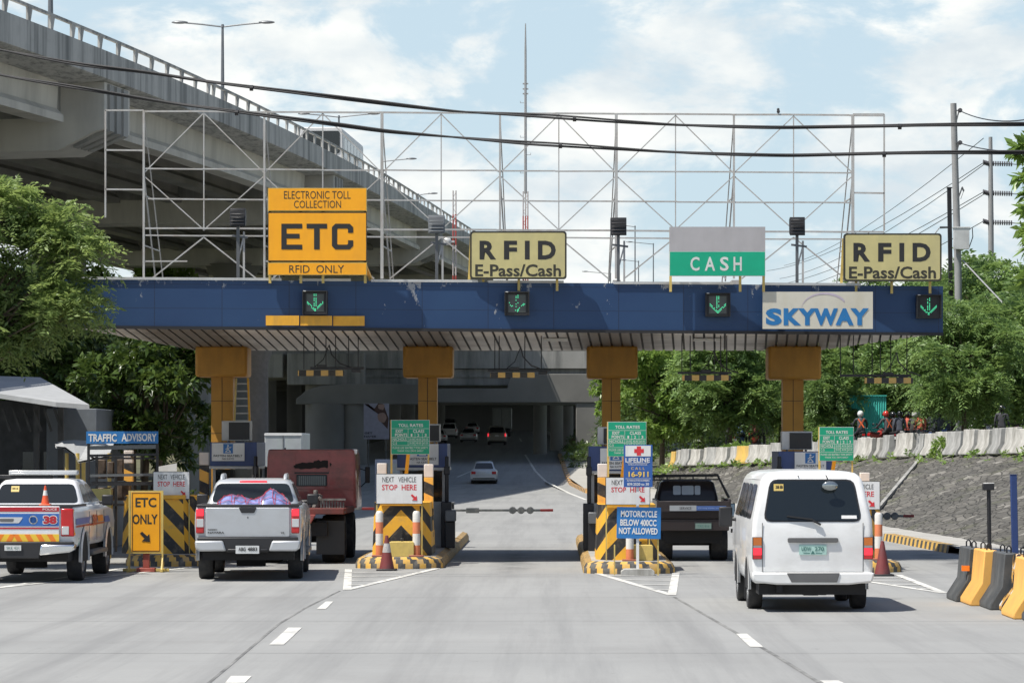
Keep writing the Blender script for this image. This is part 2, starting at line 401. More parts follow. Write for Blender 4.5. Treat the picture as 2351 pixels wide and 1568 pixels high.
def road_material():
    m, nt, p, out = base_mat('worn concrete road')
    n, l = nt.nodes, nt.links
    pos = n.new('ShaderNodeNewGeometry').outputs['Position']
    def noise(scale, vec, det=6, rough=.6):
        mp = n.new('ShaderNodeMapping'); mp.inputs['Scale'].default_value = vec; l.new(pos, mp.inputs['Vector'])
        z = n.new('ShaderNodeTexNoise'); z.inputs['Scale'].default_value = scale; z.inputs['Detail'].default_value = det; z.inputs['Roughness'].default_value = rough
        l.new(mp.outputs[0], z.inputs['Vector']); return z.outputs['Fac']
    def rng(v, a, b, c=0, d=1):
        r = n.new('ShaderNodeMapRange'); r.inputs['From Min'].default_value = a; r.inputs['From Max'].default_value = b
        r.inputs['To Min'].default_value = c; r.inputs['To Max'].default_value = d; l.new(v, r.inputs['Value']); return r.outputs[0]
    def mix(f, a, b, mode='MIX'):
        k = n.new('ShaderNodeMix'); k.data_type = 'RGBA'; k.blend_type = mode
        l.new(f, k.inputs['Factor'])
        for s, q in (('A', a), ('B', b)):
            if isinstance(q, tuple): k.inputs[s].default_value = (*q, 1)
            else: l.new(q, k.inputs[s])
        return k.outputs['Result']
    c = mix(rng(noise(.12, (1, 1, 1)), .3, .7), (.246, .249, .243), (.30, .301, .291))
    c = mix(rng(noise(1.0, (.5, .16, 1), 8), .45, .72, 0, .45), c, (.21, .21, .205))           # long wheel-worn patches
    c = mix(rng(noise(1.0, (.05, 1.1, 1), 5), .52, .75, 0, .4), c, (.21, .206, .198))        # bands across the road
    c = mix(rng(noise(14, (1, 1, 1), 4), .35, .7, 0, .16), c, (.20, .20, .19))
    # grime carried along each lane and scattered patches
    c = mix(rng(noise(1.0, (1.3, .035, 1), 6, .7), .46, .68, 0, .7), c, (.18, .181, .178))
    c = mix(rng(noise(.35, (1, .6, 1), 7, .7), .55, .68, 0, .35), c, (.21, .208, .2))
    c = mix(rng(noise(2.2, (1, .8, 1), 8, .75), .63, .70, 0, .6), c, (.135, .135, .13))
    # oil drip down the middle of each lane near the booths
    s = n.new('ShaderNodeSeparateXYZ'); l.new(pos, s.inputs[0])
    lane = n.new('ShaderNodeMath'); lane.operation = 'PINGPONG'; lane.inputs[1].default_value = 2.2
    ad = n.new('ShaderNodeMath'); ad.operation = 'ADD'; ad.inputs[1].default_value = 0.75 + 44; l.new(s.outputs['X'], ad.inputs[0]); l.new(ad.outputs[0], lane.inputs[0])
    f1 = rng(lane.outputs[0], .55, .05)
    yb = n.new('ShaderNodeMath'); yb.operation = 'SUBTRACT'; yb.inputs[1].default_value = 66; l.new(s.outputs['Y'], yb.inputs[0])
    ya = n.new('ShaderNodeMath'); ya.operation = 'ABSOLUTE'; l.new(yb.outputs[0], ya.inputs[0])
    f2 = rng(ya.outputs[0], 9, 1)
    mm = n.new('ShaderNodeMath'); mm.operation = 'MULTIPLY'; l.new(f1, mm.inputs[0]); l.new(f2, mm.inputs[1])
    m3 = n.new('ShaderNodeMath'); m3.operation = 'MULTIPLY'; l.new(mm.outputs[0], m3.inputs[0]); l.new(rng(noise(1.5, (1, .5, 1)), .35, .65, 0, .8), m3.inputs[1])
    c = mix(m3.outputs[0], c, (.05, .05, .052))
    l.new(c, p.inputs['Base Color']); p.inputs['Roughness'].default_value = .85
    bz = n.new('ShaderNodeTexNoise'); bz.inputs['Scale'].default_value = 30; bz.inputs['Detail'].default_value = 3; l.new(pos, bz.inputs['Vector'])
    bp = n.new('ShaderNodeBump'); bp.inputs['Strength'].default_value = .12; bp.inputs['Distance'].default_value = .02
    l.new(bz.outputs['Fac'], bp.inputs['Height']); l.new(bp.outputs[0], p.inputs['Normal'])
    return m
m_road = road_material()
r = MB()
RY = [-100, 40, 80, 120, 160, 205, 225, 250, 288, 320, 350, 395, 420, 450, 520, 700]
for y0, y1 in zip(RY, RY[1:]):
    r.poly([(-17, y0, gz(y0)), (14, y0, gz(y0)), (14, y1, gz(y1)), (-17, y1, gz(y1))], m_road)
tag(r.build('road', smooth=0, weld=True), kind='structure')

# painted markings and seams
m_paint = M('worn road paint', (.62, .61, .565), .7, dirt=(.30, .30, .29), dirt_amt=.9, dirt_scale=(2.2, 1.2, 1), world=True)
m_seam = M('worn seam', (.155, .155, .15), .9, var=.45, scale=2, world=True, dirt=(.29, .288, .275), dirt_amt=.95, dirt_scale=(1.6, .5, 1))
mk = MB()
def ribbon(mb, pts, w, m, dz=.006):
    pts = [Vector(p) for p in pts]
    L = []
    for i, p in enumerate(pts):
        d = pts[min(i+1, len(pts)-1)] - pts[max(i-1, 0)]; d.z = 0; d.normalize(); s = Vector((d.y, -d.x, 0)) * w/2
        L.append((p + s + Vector((0,0,dz)), p - s + Vector((0,0,dz))))
    for (a, b), (c, d) in zip(L, L[1:]): mb.poly([a, c, d, b], m)
def quad_px(mb, pp, m, dz=.006):
    mb.poly([hit(*p) + Vector((0,0,dz)) for p in pp], m)
quad_px(mk, [(618,1480),(652,1480),(693,1441),(662,1441)], m_paint)
quad_px(mk, [(517,1568),(562,1568),(578,1552),(530,1552)], m_paint)
quad_px(mk, [(727,1398),(748,1398),(765,1381),(748,1381)], m_paint)
quad_px(mk, [(1722,1485),(1752,1485),(1715,1455),(1690,1455)], m_paint)
quad_px(mk, [(1902,1575),(1950,1575),(1925,1562),(1882,1562)], m_paint)
tag(mk.build('lane_dashes', smooth=0), kind='structure')
def hatch(name, tip, bl, br, w=.135, n=5):
    h = MB(); T, A, B = [hit(*q) for q in (tip, bl, br)]
    ribbon(h, [T, A], w, m_paint); ribbon(h, [T + Vector((0, .05, .0)), B], w, m_paint, .008)
    ribbon(h, [A, B], w*.8, m_paint, .010)
    for k in range(1, n):
        t = k/n; ribbon(h, [T.lerp(A, t), T.lerp(B, t)], w*.8, m_paint, .012)
    tag(h.build(name, smooth=0), kind='structure')
hatch('painted_hatching', (797, 1354), (800, 1307), (1003, 1305), n=5)
hatch('painted_hatching', (1543, 1366), (1357, 1312), (1552, 1315), n=5)
hatch('painted_hatching', (2166, 1361), (1880, 1318), (2062, 1320), n=5)
hatch('painted_hatching', (-8, 1350), (285, 1304), (445, 1302), n=5)
sm = MB()
ribbon(sm, [hit(*q) for q in ((470,1575),(560,1500),(640,1432),(700,1396),(780,1356))], .035, m_seam, .004)
ribbon(sm, [hit(*q) for q in ((1548,1370),(1620,1412),(1690,1452),(1790,1510),(1880,1566))], .05, m_seam, .004)
for py, x0, x1 in ((1426, -12, 10), (1500, -12, 12), (1372, -9, 9)):
    D = GD(py); ribbon(sm, [(x0, D, 0), (0, D+.1, 0), (x1, D, 0)], .02, m_seam, .0035)
tag(sm.build('road_seams', smooth=0), kind='structure')
el_ = MB()
ribbon(el_, [hit(*q) for q in ((1345,1147),(1307,1132),(1253,1105),(1229,1081),(1206,1044),(1197,1013),(1185,993),(1175,981))], .16, m_paint)
ribbon(el_, [hit(*q) for q in ((1050,1095),(1085,1080))], .14, m_paint)
ribbon(el_, [hit(*q) for q in ((1105,1068),(1130,1055))], .14, m_paint)
tag(el_.build('edge_line', smooth=0), kind='structure')

# right-hand kerb, verge and stone bank
KERB = [(8.9,62),(8.7,71),(8.3,81),(7.6,95),(5.6,115),(3.4,140),(1.75,168),(.95,215),(.5,262),(.1,330),(-1.5,420)]
m_pave = M('pale pavement', (.36, .35, .32), .85, var=.15, scale=.7, world=True)
m_grass = M('verge grass', (.13, .19, .045), .95, var=.4, scale=3, world=True)
def strip(name, line0, line1, z0, z1, m, kind='structure'):
    s = MB()
    for (a, b), (c, d) in zip(zip(line0, line1), zip(line0[1:], line1[1:])):
        s.poly([(a[0], a[1], gz(a[1])+z0), (b[0], b[1], gz(b[1])+z1), (d[0], d[1], gz(d[1])+z1), (c[0], c[1], gz(c[1])+z0)], m)
    o = s.build(name, smooth=0, weld=True); return tag(o, kind=kind)
OUT = [(x+(1.6 if y < 90 else 5.5 if y < 230 else .8), y+.4) for x, y in KERB]
strip('pavement', KERB, OUT, .13, .14, m_pave)
strip('verge', OUT, [(x+30, y+.4) for x, y in KERB], .14, .14, m_grass)
m_kerb = stripes('yellow black kerb', (.66, .40, .08), (.05, .05, .05), (0, 1, 0), .62, world=True, wear=(.4, .33, .2), wear_amt=.7)
m_kerb_far = stripes('orange black kerb', (.60, .33, .10), (.10, .10, .09), (0, 1, 0), 3.2, world=True)
kb = MB()
def kerb(mb, line, m):
    for (x0, y0), (x1, y1) in zip(line, line[1:]):
        n = max(1, int(math.hypot(x1-x0, y1-y0)/1.5))
        for k in range(n):
            a, b = k/n, (k+1)/n
            p, q = (lerp(x0,x1,a), lerp(y0,y1,a)), (lerp(x0,x1,b), lerp(y0,y1,b))
            mb.add([(p[0]-.12,p[1],gz(p[1])),(p[0]-.09,p[1],gz(p[1])+.17),(p[0]+.16,p[1],gz(p[1])+.17),
                    (q[0]-.12,q[1],gz(q[1])),(q[0]-.09,q[1],gz(q[1])+.17),(q[0]+.16,q[1],gz(q[1])+.17)],
                   [(0,1,4,3),(1,2,5,4)], m)
kerb(kb, KERB[1:3], m_kerb); kerb(kb, KERB[5:9], m_kerb_far)
kerb(kb, KERB[2:6], m_pave)
tag(kb.build('kerb', smooth=0, weld=True), kind='structure')

def stone_material():
    m, nt, p, out = base_mat('rubble stone')
    n, l = nt.nodes, nt.links
    pos = n.new('ShaderNodeNewGeometry').outputs['Position']
    wz = n.new('ShaderNodeTexNoise'); wz.inputs['Scale'].default_value = 1.3; wz.inputs['Detail'].default_value = 3; l.new(pos, wz.inputs['Vector'])
    wa = n.new('ShaderNodeMixRGB'); wa.blend_type = 'ADD'; wa.inputs[0].default_value = .55; l.new(pos, wa.inputs[1]); l.new(wz.outputs['Color'], wa.inputs[2])
    mp = n.new('ShaderNodeMapping'); mp.inputs['Scale'].default_value = (3.0, 1.15, 3.6); mp.inputs['Rotation'].default_value = (0, .5, .25); l.new(wa.outputs[0], mp.inputs['Vector'])
    def vor(f):
        v = n.new('ShaderNodeTexVoronoi'); v.feature = f; v.inputs['Scale'].default_value = 1.25; v.inputs['Randomness'].default_value = 1; l.new(mp.outputs[0], v.inputs['Vector']); return v
    v, v2 = vor('F1'), vor('DISTANCE_TO_EDGE')
    s = n.new('ShaderNodeSeparateColor'); l.new(v.outputs['Color'], s.inputs[0])
    rp = n.new('ShaderNodeValToRGB'); e_ = rp.color_ramp.elements; e_[0].color = (.068, .064, .056, 1); e_[1].color = (.21, .20, .178, 1); e_[1].position = 1
    for q, c in ((.5, (.095, .09, .078)), (.85, (.128, .12, .104))): k = e_.new(q); k.color = (*c, 1)
    l.new(s.outputs[0], rp.inputs[0])
    e = n.new('ShaderNodeMapRange'); e.inputs['From Max'].default_value = .07; l.new(v2.outputs['Distance'], e.inputs['Value'])
    m2 = n.new('ShaderNodeMix'); m2.data_type = 'RGBA'; l.new(e.outputs[0], m2.inputs['Factor'])
    m2.inputs['A'].default_value = (.085, .08, .07, 1); l.new(rp.outputs[0], m2.inputs['B'])
    cur = m2.outputs['Result']
    for sc, lo, hi, amt, col in ((.35, .5, .68, .75, (.05, .048, .04)), (.8, .55, .72, .6, (.10, .11, .05)), (5, .5, .75, .35, (.16, .155, .14))):
        nz = n.new('ShaderNodeTexNoise'); nz.inputs['Scale'].default_value = sc; nz.inputs['Detail'].default_value = 7; l.new(pos, nz.inputs['Vector'])
        r2 = n.new('ShaderNodeMapRange'); r2.inputs['From Min'].default_value = lo; r2.inputs['From Max'].default_value = hi; r2.inputs['To Max'].default_value = amt; l.new(nz.outputs['Fac'], r2.inputs['Value'])
        m3 = n.new('ShaderNodeMix'); m3.data_type = 'RGBA'; l.new(r2.outputs[0], m3.inputs['Factor']); l.new(cur, m3.inputs['A']); m3.inputs['B'].default_value = (*col, 1); cur = m3.outputs['Result']
    l.new(cur, p.inputs['Base Color']); p.inputs['Roughness'].default_value = .9
    bp = n.new('ShaderNodeBump'); bp.inputs['Strength'].default_value = 1.0; bp.inputs['Distance'].default_value = .06
    l.new(e.outputs[0], bp.inputs['Height']); l.new(bp.outputs[0], p.inputs['Normal'])
    return m
m_stone = stone_material()
BASE = [(10.6,35),(10.3,60),(9.7,75),(9.3,85),(8.6,100),(7.6,118),(6.5,140),(5.75,160),(5.4,175),(5.2,190)]
TOP = [(16.5,35,2.3),(15.6,75,2.2),(14.4,100,2.1),(13.2,115,2.0),(12.2,127,1.85),(10.2,140,1.7),(8.0,152,1.5),(6.3,162,1.4),(5.8,176,1.0),(5.4,190,.5)]
def along(line, t):
    L = [0]
    for a, b in zip(line, line[1:]): L.append(L[-1] + (Vector(b)-Vector(a)).length)
    s = t*L[-1]
    for i in range(len(line)-1):
        if s <= L[i+1] + 1e-6:
            k = (s-L[i])/(L[i+1]-L[i]); return Vector(line[i]).lerp(Vector(line[i+1]), k)
    return Vector(line[-1])
st = MB(); NU, NV = 240, 14
for i in range(NU+1):
    t = i/NU; a = along([(x, y, 0.1) for x, y in BASE], t); b = along(TOP, t)
    for j in range(NV+1):
        q = a.lerp(b, j/NV); s = .05 if 0 < j < NV else .01
        st.v.append((q.x+rnd.uniform(-s, s)*1.5, q.y+rnd.uniform(-s, s), q.z+rnd.uniform(-s, s)))
for i in range(NU):
    for j in range(NV):
        k = i*(NV+1)+j; st.f.append([k, k+NV+1, k+NV+2, k+1]); st.m.append(0)
st.mats = [m_stone]
bank = st.build('riprap_wall', smooth=60)
tag(bank, 'grey rubble stone retaining bank sloping up beside the exit lane', 'retaining wall')
pt = MB()
for p, q in zip(TOP, TOP[1:]):
    pt.poly([p, (95, p[1]+10, 2.3), (95, q[1]+10, 2.3), q], m_earth)
pt.poly([TOP[-1], (95, 200, 2.3), (95, 420, 4.6), (3.0, 420, 4.6)], m_earth)
tag(pt.build('embankment', smooth=0), kind='structure')
# step-like drain running down the bank
dt = thing('drain_channel', 'pale concrete drain channel running down the stone bank', 'drain')
dr = MB()
a, b = Vector((13.15, 116, 2.05)), Vector((8.9, 93, .15))
for off in (0, .5):
    dr.sep(); dr.bar(a + Vector((off, off*.5, 0)), b + Vector((off, off*.5, 0)), .10, .10, m_conc)
dr.build('side_wall', dt)
# ================================================================== TOLL CANOPY
def blue_panel():
    m, nt, p, out = base_mat('blue cladding')
    n, l = nt.nodes, nt.links
    pos = n.new('ShaderNodeNewGeometry').outputs['Position']
    s = n.new('ShaderNodeSeparateXYZ'); l.new(pos, s.inputs[0])
    def mth(op, a, b=None, c=None):
        k = n.new('ShaderNodeMath'); k.operation = op
        for i, q in enumerate((a, b, c)):
            if q is None: continue
            if isinstance(q, (int, float)): k.inputs[i].default_value = q
            else: l.new(q, k.inputs[i])
        return k.outputs[0]
    def joint(v, per, off, w):
        f = mth('FRACT', mth('DIVIDE', mth('ADD', v, off), per)); return mth('LESS_THAN', f, w/per)
    j = mth('MAXIMUM', joint(s.outputs['X'], 1.30, 40.3, .018), joint(s.outputs['Z'], .47, .16, .012))
    nz = n.new('ShaderNodeTexNoise'); nz.inputs['Scale'].default_value = 1.2; nz.inputs['Detail'].default_value = 6; l.new(pos, nz.inputs['Vector'])
    mix = n.new('ShaderNodeMix'); mix.data_type = 'RGBA'; l.new(nz.outputs['Fac'], mix.inputs['Factor'])
    mix.inputs['A'].default_value = (.011, .040, .118, 1); mix.inputs['B'].default_value = (.021, .066, .160, 1)
    m2 = n.new('ShaderNodeMix'); m2.data_type = 'RGBA'; l.new(mth('MULTIPLY', j, .6), m2.inputs['Factor']); l.new(mix.outputs['Result'], m2.inputs['A']); m2.inputs['B'].default_value = (.01, .016, .04, 1)
    # flaked paint: small pale patches, denser along the top edge
    mp = n.new('ShaderNodeMapping'); mp.inputs['Scale'].default_value = (3.2, 1, 1.6); l.new(pos, mp.inputs['Vector'])
    fz = n.new('ShaderNodeTexNoise'); fz.inputs['Scale'].default_value = 1.0; fz.inputs['Detail'].default_value = 9; fz.inputs['Roughness'].default_value = .75; l.new(mp.outputs[0], fz.inputs['Vector'])
    hz = n.new('ShaderNodeMapRange'); hz.inputs['From Min'].default_value = 5.35; hz.inputs['From Max'].default_value = 5.62; hz.inputs['To Max'].default_value = .12; l.new(s.outputs['Z'], hz.inputs['Value'])
    fl = mth('GREATER_THAN', mth('ADD', fz.outputs['Fac'], hz.outputs[0]), .655)
    m3 = n.new('ShaderNodeMix'); m3.data_type = 'RGBA'; l.new(mth('MULTIPLY', fl, .8), m3.inputs['Factor']); l.new(m2.outputs['Result'], m3.inputs['A']); m3.inputs['B'].default_value = (.36, .37, .38, 1)
    l.new(m3.outputs['Result'], p.inputs['Base Color']); p.inputs['Roughness'].default_value = .5
    return m
m_blue = blue_panel()
def soffit_material():
    m, nt, p, out = base_mat('stained ribbed soffit')
    n, l = nt.nodes, nt.links
    pos = n.new('ShaderNodeNewGeometry').outputs['Position']
    nz = n.new('ShaderNodeTexNoise'); nz.inputs['Scale'].default_value = .8; nz.inputs['Detail'].default_value = 7; l.new(pos, nz.inputs['Vector'])
    s = n.new('ShaderNodeSeparateXYZ'); l.new(pos, s.inputs[0])
    mix = n.new('ShaderNodeMix'); mix.data_type = 'RGBA'; l.new(nz.outputs['Fac'], mix.inputs['Factor'])
    mix.inputs['A'].default_value = (.48, .46, .43, 1); mix.inputs['B'].default_value = (.80, .78, .74, 1)
    cur = mix.outputs['Result']
    def mth(op, a, b=None):
        k = n.new('ShaderNodeMath'); k.operation = op
        for i, q in enumerate((a, b)):
            if q is None: continue
            if isinstance(q, (int, float)): k.inputs[i].default_value = q
            else: l.new(q, k.inputs[i])
        return k.outputs[0]
    for cx in (-7.45, -2.82, 1.28, 5.28):          # brown water stains over the columns
        d = mth('ABSOLUTE', mth('SUBTRACT', s.outputs['X'], cx))
        r = n.new('ShaderNodeMapRange'); r.interpolation_type = 'SMOOTHSTEP'; r.inputs['From Min'].default_value = 1.9; r.inputs['From Max'].default_value = .9; r.inputs['To Max'].default_value = .85
        l.new(mth('ADD', d, mth('MULTIPLY', nz.outputs['Fac'], .8)), r.inputs['Value'])
        k = n.new('ShaderNodeMix'); k.data_type = 'RGBA'; l.new(r.outputs[0], k.inputs['Factor']); l.new(cur, k.inputs['A']); k.inputs['B'].default_value = (.085, .06, .038, 1)
        cur = k.outputs['Result']
    l.new(cur, p.inputs['Base Color']); p.inputs['Roughness'].default_value = .6
    return m
m_soff = soffit_material()
m_trim = M('pale metal trim', (.62, .62, .60), .5, .2, dirt=(.3, .3, .3), dirt_amt=.6, dirt_scale=(2, 2, 2))
m_roofdk = M('roof sheet', (.12, .12, .12), .8)
m_ochre = M('ochre cladding', (.50, .25, .04), .6, var=.12, dirt=(.14, .07, .02), dirt_amt=.4, dirt_scale=(2, 2, .5), scale=2)
def fr(px, py, D): return Vector((WX(px, D), D, WZ(py, D)))
DL, DR = 63.6, 66.2
def canD(x): return lerp(DL, DR, (x + 9.4)/17.3)
canopy = thing('toll_canopy', 'long blue toll plaza canopy with ribbed soffit spanning the lanes', 'canopy', (0, 68, 0))
inv = Vector((0, 68, 0))
XL, XR = -9.5, 7.9
def zt(x): return lerp(5.58, 5.56, (x-XL)/(XR-XL))
def zb(x): return lerp(4.66, 4.61, (x-XL)/(XR-XL))
fa = MB(); nseg = 24
T = .25
for i in range(nseg):
    a, b = lerp(XL, XR, i/nseg), lerp(XL, XR, (i+1)/nseg)
    fa.poly([Vector((a, canD(a), zb(a)))-inv, Vector((b, canD(b), zb(b)))-inv, Vector((b, canD(b), zt(b)))-inv, Vector((a, canD(a), zt(a)))-inv], m_blue)
    fa.poly([Vector((a, canD(a), zt(a)))-inv, Vector((b, canD(b), zt(b)))-inv, Vector((b, canD(b)+T, zt(b)))-inv, Vector((a, canD(a)+T, zt(a)))-inv], m_blue)
XLb, XRb, Db = -7.85, 5.85, 72.0
for (x, D), (xb) in (((XR, canD(XR)), XRb), ((XL, canD(XL)), XLb)):
    fa.poly([Vector((x, D, zb(x)))-inv, Vector((xb, Db, 4.6))-inv, Vector((xb, Db, 5.5))-inv, Vector((x, D, zt(x)))-inv], m_blue)
fa.poly([Vector((XLb, Db, 4.6))-inv, Vector((XRb, Db, 4.6))-inv, Vector((XRb, Db, 5.5))-inv, Vector((XLb, Db, 5.5))-inv], m_blue)
fa.build('fascia', canopy, smooth=0)
ro = MB(); ro.poly([Vector((XL, canD(XL)+.3, 5.3))-inv, Vector((XR, canD(XR)+.3, 5.3))-inv, Vector((XRb, Db, 5.3))-inv, Vector((XLb, Db, 5.3))-inv], m_roofdk)
ro.build('roof', canopy, smooth=0)
# ribbed soffit: parallel boards running back and down, cut off along the slanted ends
so_ = MB(); nb = 82
m_gap = M('dark soffit gap', (.05, .045, .04), .8)
def spt(xf, u):
    f = Vector((xf, canD(xf), zb(xf))); k = Vector((xf*1.055+.15, Db, 4.43))
    return f.lerp(k, u)
def ulim(xf):
    d = xf*.055+.15
    return max(0.0, min(1.0, (XR-xf)/max(XR-XRb+d, 1e-3), (xf-XL)/max(XLb-XL-d, 1e-3)))
for i in range(nb):
    x0, x1 = lerp(XL, XR, i/nb), lerp(XL, XR, (i+1)/nb); g_ = .022; up = Vector((0, 0, .025))
    for j in range(5):
        a0, a1 = ulim(x0)*j/5, ulim(x0)*(j+1)/5; b0, b1 = ulim(x1)*j/5, ulim(x1)*(j+1)/5
        so_.poly([spt(x0+g_, a0)-inv, spt(x1-g_, b0)-inv, spt(x1-g_, b1)-inv, spt(x0+g_, a1)-inv], m_soff)
        so_.poly([spt(x1-g_, b0)-inv, spt(x1-g_, b0)-inv+up, spt(x1-g_, b1)-inv+up, spt(x1-g_, b1)-inv], m_gap)
        so_.poly([spt(x1-g_, b0)-inv+up, spt(x1+g_, b0)-inv+up, spt(x1+g_, b1)-inv+up, spt(x1-g_, b1)-inv+up], m_gap)
so_.build('soffit', canopy, smooth=0)
ed = MB()
for x0, x1 in ((-9.3, -5.35), (-5.0, -4.0), (-3.6, -1.5), (-1.3, .2), (1.2, 3.6), (4.2, 6.2)):
    ed.sep(); ed.bar(Vector((x0, canD(x0)+.05, zt(x0)+.012+rnd.uniform(-.004, .004)))-inv, Vector((x1, canD(x1)+.05, zt(x1)+.02))-inv, .16, .05, m_trim)
e2 = MB(); e2.bar(Vector((XL, canD(XL)-.012, zb(XL)-.02))-inv, Vector((XR, canD(XR)-.012, zb(XR)-.02))-inv, .05, .06, M('dark edge strip', (.02, .02, .022), .6))
ed.build('top_flashing', canopy); e2.build('bottom_edge_strip', canopy)
ys_ = MB()
for x0, x1 in ((611, 687), (689, 762), (764, 836)):
    a, b = WX(x0, 64.2), WX(x1, 64.2); ys_.sep(); ys_.bx(a, b, canD(a)-.03-68, canD(a)-.004-68, WZ(747.5, 64.2), WZ(725, 64.2), m_yel)
ys_.build('yellow_band', canopy)
lw = MB()
lw.box((.05, 67.6-68, 4.52), (.5, .2, .06), m_trim); lw.sep(); lw.box((3.2, 67.6-68, 4.52), (.6, .3, .05), m_trim)
lw.build('soffit_light', canopy)

# columns with boxed heads
for i, (px0, px1, cx0, cx1) in enumerate(((453, 572, 487, 537), (927, 1041, 961, 1004), (1347, 1463, 1382, 1424), (1761, 1882, 1796, 1843))):
    D = 71.0
    a, b, c, d = [WX(q, D) for q in (px0, px1, cx0, cx1)]
    z1, z0 = 4.5, WZ(866 + i*2, D)
    lab = ['ochre column with boxed head behind the yellow ladder', 'ochre column with boxed head over the leftmost toll rates board',
           'ochre column with boxed head behind the blue lifeline board', 'ochre column with boxed head directly beyond the white van'][i]
    t = thing('canopy_column', lab, 'column', ((c+d)/2, D, 0), 0, 'columns holding up the canopy')
    cx = (c+d)/2
    h = MB(); h.bx(a-cx, b-cx, -.45, .55, z0, z1, m_ochre); h.build('column_head', t, bevel=.06)
    s_ = MB(); s_.bx(c-cx, d-cx, -.2, .3, 0.2, z0+.02, m_ochre)
    s_.bx(-.006, .006, -.204, -.19, .2, z0, m_gap)
    for zz in (1.9, 2.6, 3.3): s_.bx(c-cx-.002, d-cx+.002, -.203, -.19, zz, zz+.01, m_gap)
    s_.build('shaft', t)

# ------------------------------------------------------------------ roof-top sign frame
m_fr = M('weathered white steel', (.48, .475, .455), .55, .1, dirt=(.34, .26, .19), dirt_amt=.5, dirt_scale=(5, 5, 2.5))
frame = thing('billboard_lattice', 'tall white steel lattice frame standing empty on the canopy roof', 'billboard frame', (0, 68, 5.3))
DF = 68.0; io = Vector((0, 68, 5.3))
def P(px, py, D=DF): return fr(px, py, D) - io
thick = [330, 607, 877, 1148, 1415, 1685, 1958]; thin = [468, 741, 1013, 1283, 1551, 1822]
def ty(px): return 256 + (px-330)/(1958-330)*9      # top edge drops a little to the right
pm = MB()
for k, px in enumerate(thick):
    pm.sep(); pm.bar(P(px, ty(px)), P(px, 640), .062 if k in (2, 4, 6) else .042, .05, m_fr)
    a = P(px, 400); b = P(px+14*(1 if k < 4 else -1), 640); b.y += 2.4; a.y += .1
    pm.bar(P(px, ty(px)+4), b, .022, .022, m_fr)
    pm.bar(P(px, 400), b + Vector((0, -1.4, .0)), .028, .028, m_fr)
    for f0 in (.5, .8):
        q = P(px, ty(px)).lerp(P(px, 640), f0); w = (P(px, ty(px)+4)).lerp(b, f0)
        pm.bar(q, w, .024, .024, m_fr)
pm.build('post', frame)
tm = MB()
for px in thin:
    tm.sep(); tm.bar(P(px, ty(px)), P(px, 530), .024, .024, m_fr)
tm.build('upright', frame)
hm = MB()
for y0, w, x0, x1 in ((256, .036, 330, 2030), (388, .03, 330, 1955), (457, .03, 340, 1955), (524, .036, 330, 2030), (541, .03, 330, 1955)):
    dy = 9; hm.sep()
    for a, b in zip(range(x0, x1, 135), list(range(x0+135, x1, 135)) + [x1]):
        hm.bar(P(a, y0 + (a-330)/1628*dy + rnd.uniform(-.6, .6)), P(b, y0 + (b-330)/1628*dy + rnd.uniform(-.6, .6)), w, w, m_fr)
for a, b in zip(thick, thick[1:]):
    hm.sep() if a in (330, 607) else None
    hm.bar(P(a, 600), P(a+100, 600), .03, .03, m_fr) if a in (330, 607) else None
hm.build('rail', frame)
dm = MB()
for k, px in enumerate(thin):
    l_, r_ = thick[k], thick[k+1]
    for q in (l_, r_):
        dm.sep(); dm.bar(P(px, ty(px)+3), P(q, 398), .022, .022, m_fr)
        dm.sep(); dm.bar(P(q, 404), P(px, 528), .022, .022, m_fr)
        s_ = 1 if q > px else -1
        dm.sep(); dm.bar(P(px, 545), P(q - s_*18, 640), .028, .028, m_fr)
dm.build('brace', frame)
wg = MB()
for x0, x1, y0, y1, rungs in ((242, 330, 254, 500, (345, 435)), (1958, 2030, 263, 530, (443,))):
    xo = x0 if x0 < 300 else x1
    wg.sep(); wg.bar(P(xo, y0), P(xo, y1), .034, .034, m_fr); wg.bar(P(x0, y0), P(x1, y0), .034, .034, m_fr)
    for q in rungs: wg.bar(P(x0, q), P(x1, q+1), .034, .034, m_fr)
wg.build('side_wing', frame)
zz = MB()
for px in thick: zz.sep(); zz.box(P(px, 640) + Vector((0, 1.0, -.12)), (.16, 3.2, .12), m_fr)
zz.build('foot_beam', frame)

# floodlights
for i, (px, y0, y1, w, lit) in enumerate(((545, 478, 520, 36, 0), (1002, 494, 536, 38, 1), (1420, 499, 541, 37, 0), (1831, 498, 541, 35, 0))):
    D = 66.6; lab = ['black floodlight raised on a post left of the orange sign', 'greyish floodlight on a post left of the middle RFID sign',
                     'black floodlight on a twin post above the gap beside the RFID sign', 'black square floodlight on a post right of the CASH sign'][i]
    t = thing('floodlight', lab, 'floodlight', (WX(px, D), D, 5.3), 0, 'floodlights over the canopy')
    z0, z1 = WZ(y1, D)-5.3, WZ(y0, D)-5.3; hw = w/2*D/F
    mm = m_blk if not lit else M('sunlit grey lamp casing', (.15, .16, .17), .5)  # paler copy of the black casing, sunlight put into its colour
    b = MB(); b.prism([(-.0, z0), (.22, z0+.05), (.26, z1-.04), (.05, z1)], 'x', -hw, hw, mm)
    for k in range(5): b.bx(-hw+.02, hw-.02, -.02, 0, z0+.03+k*.07, z0+.05+k*.07, mm)
    b.build('lamp_housing', t, bevel=.012)
    b = MB(); b.bx(-.03, .03, .1, .16, 0, z0+.1, m_gal_dk); b.bx(.1, .14, .12, .16, 0, z0-.1, m_fr); b.bar((-.12, .13, z0-.18), (.2, .13, z0-.22), .04, .04, m_gal_dk); b.bar((.12, .13, z0-.2), (-.02, .13, z0-.75), .03, .03, m_fr)
    b.build('post', t)

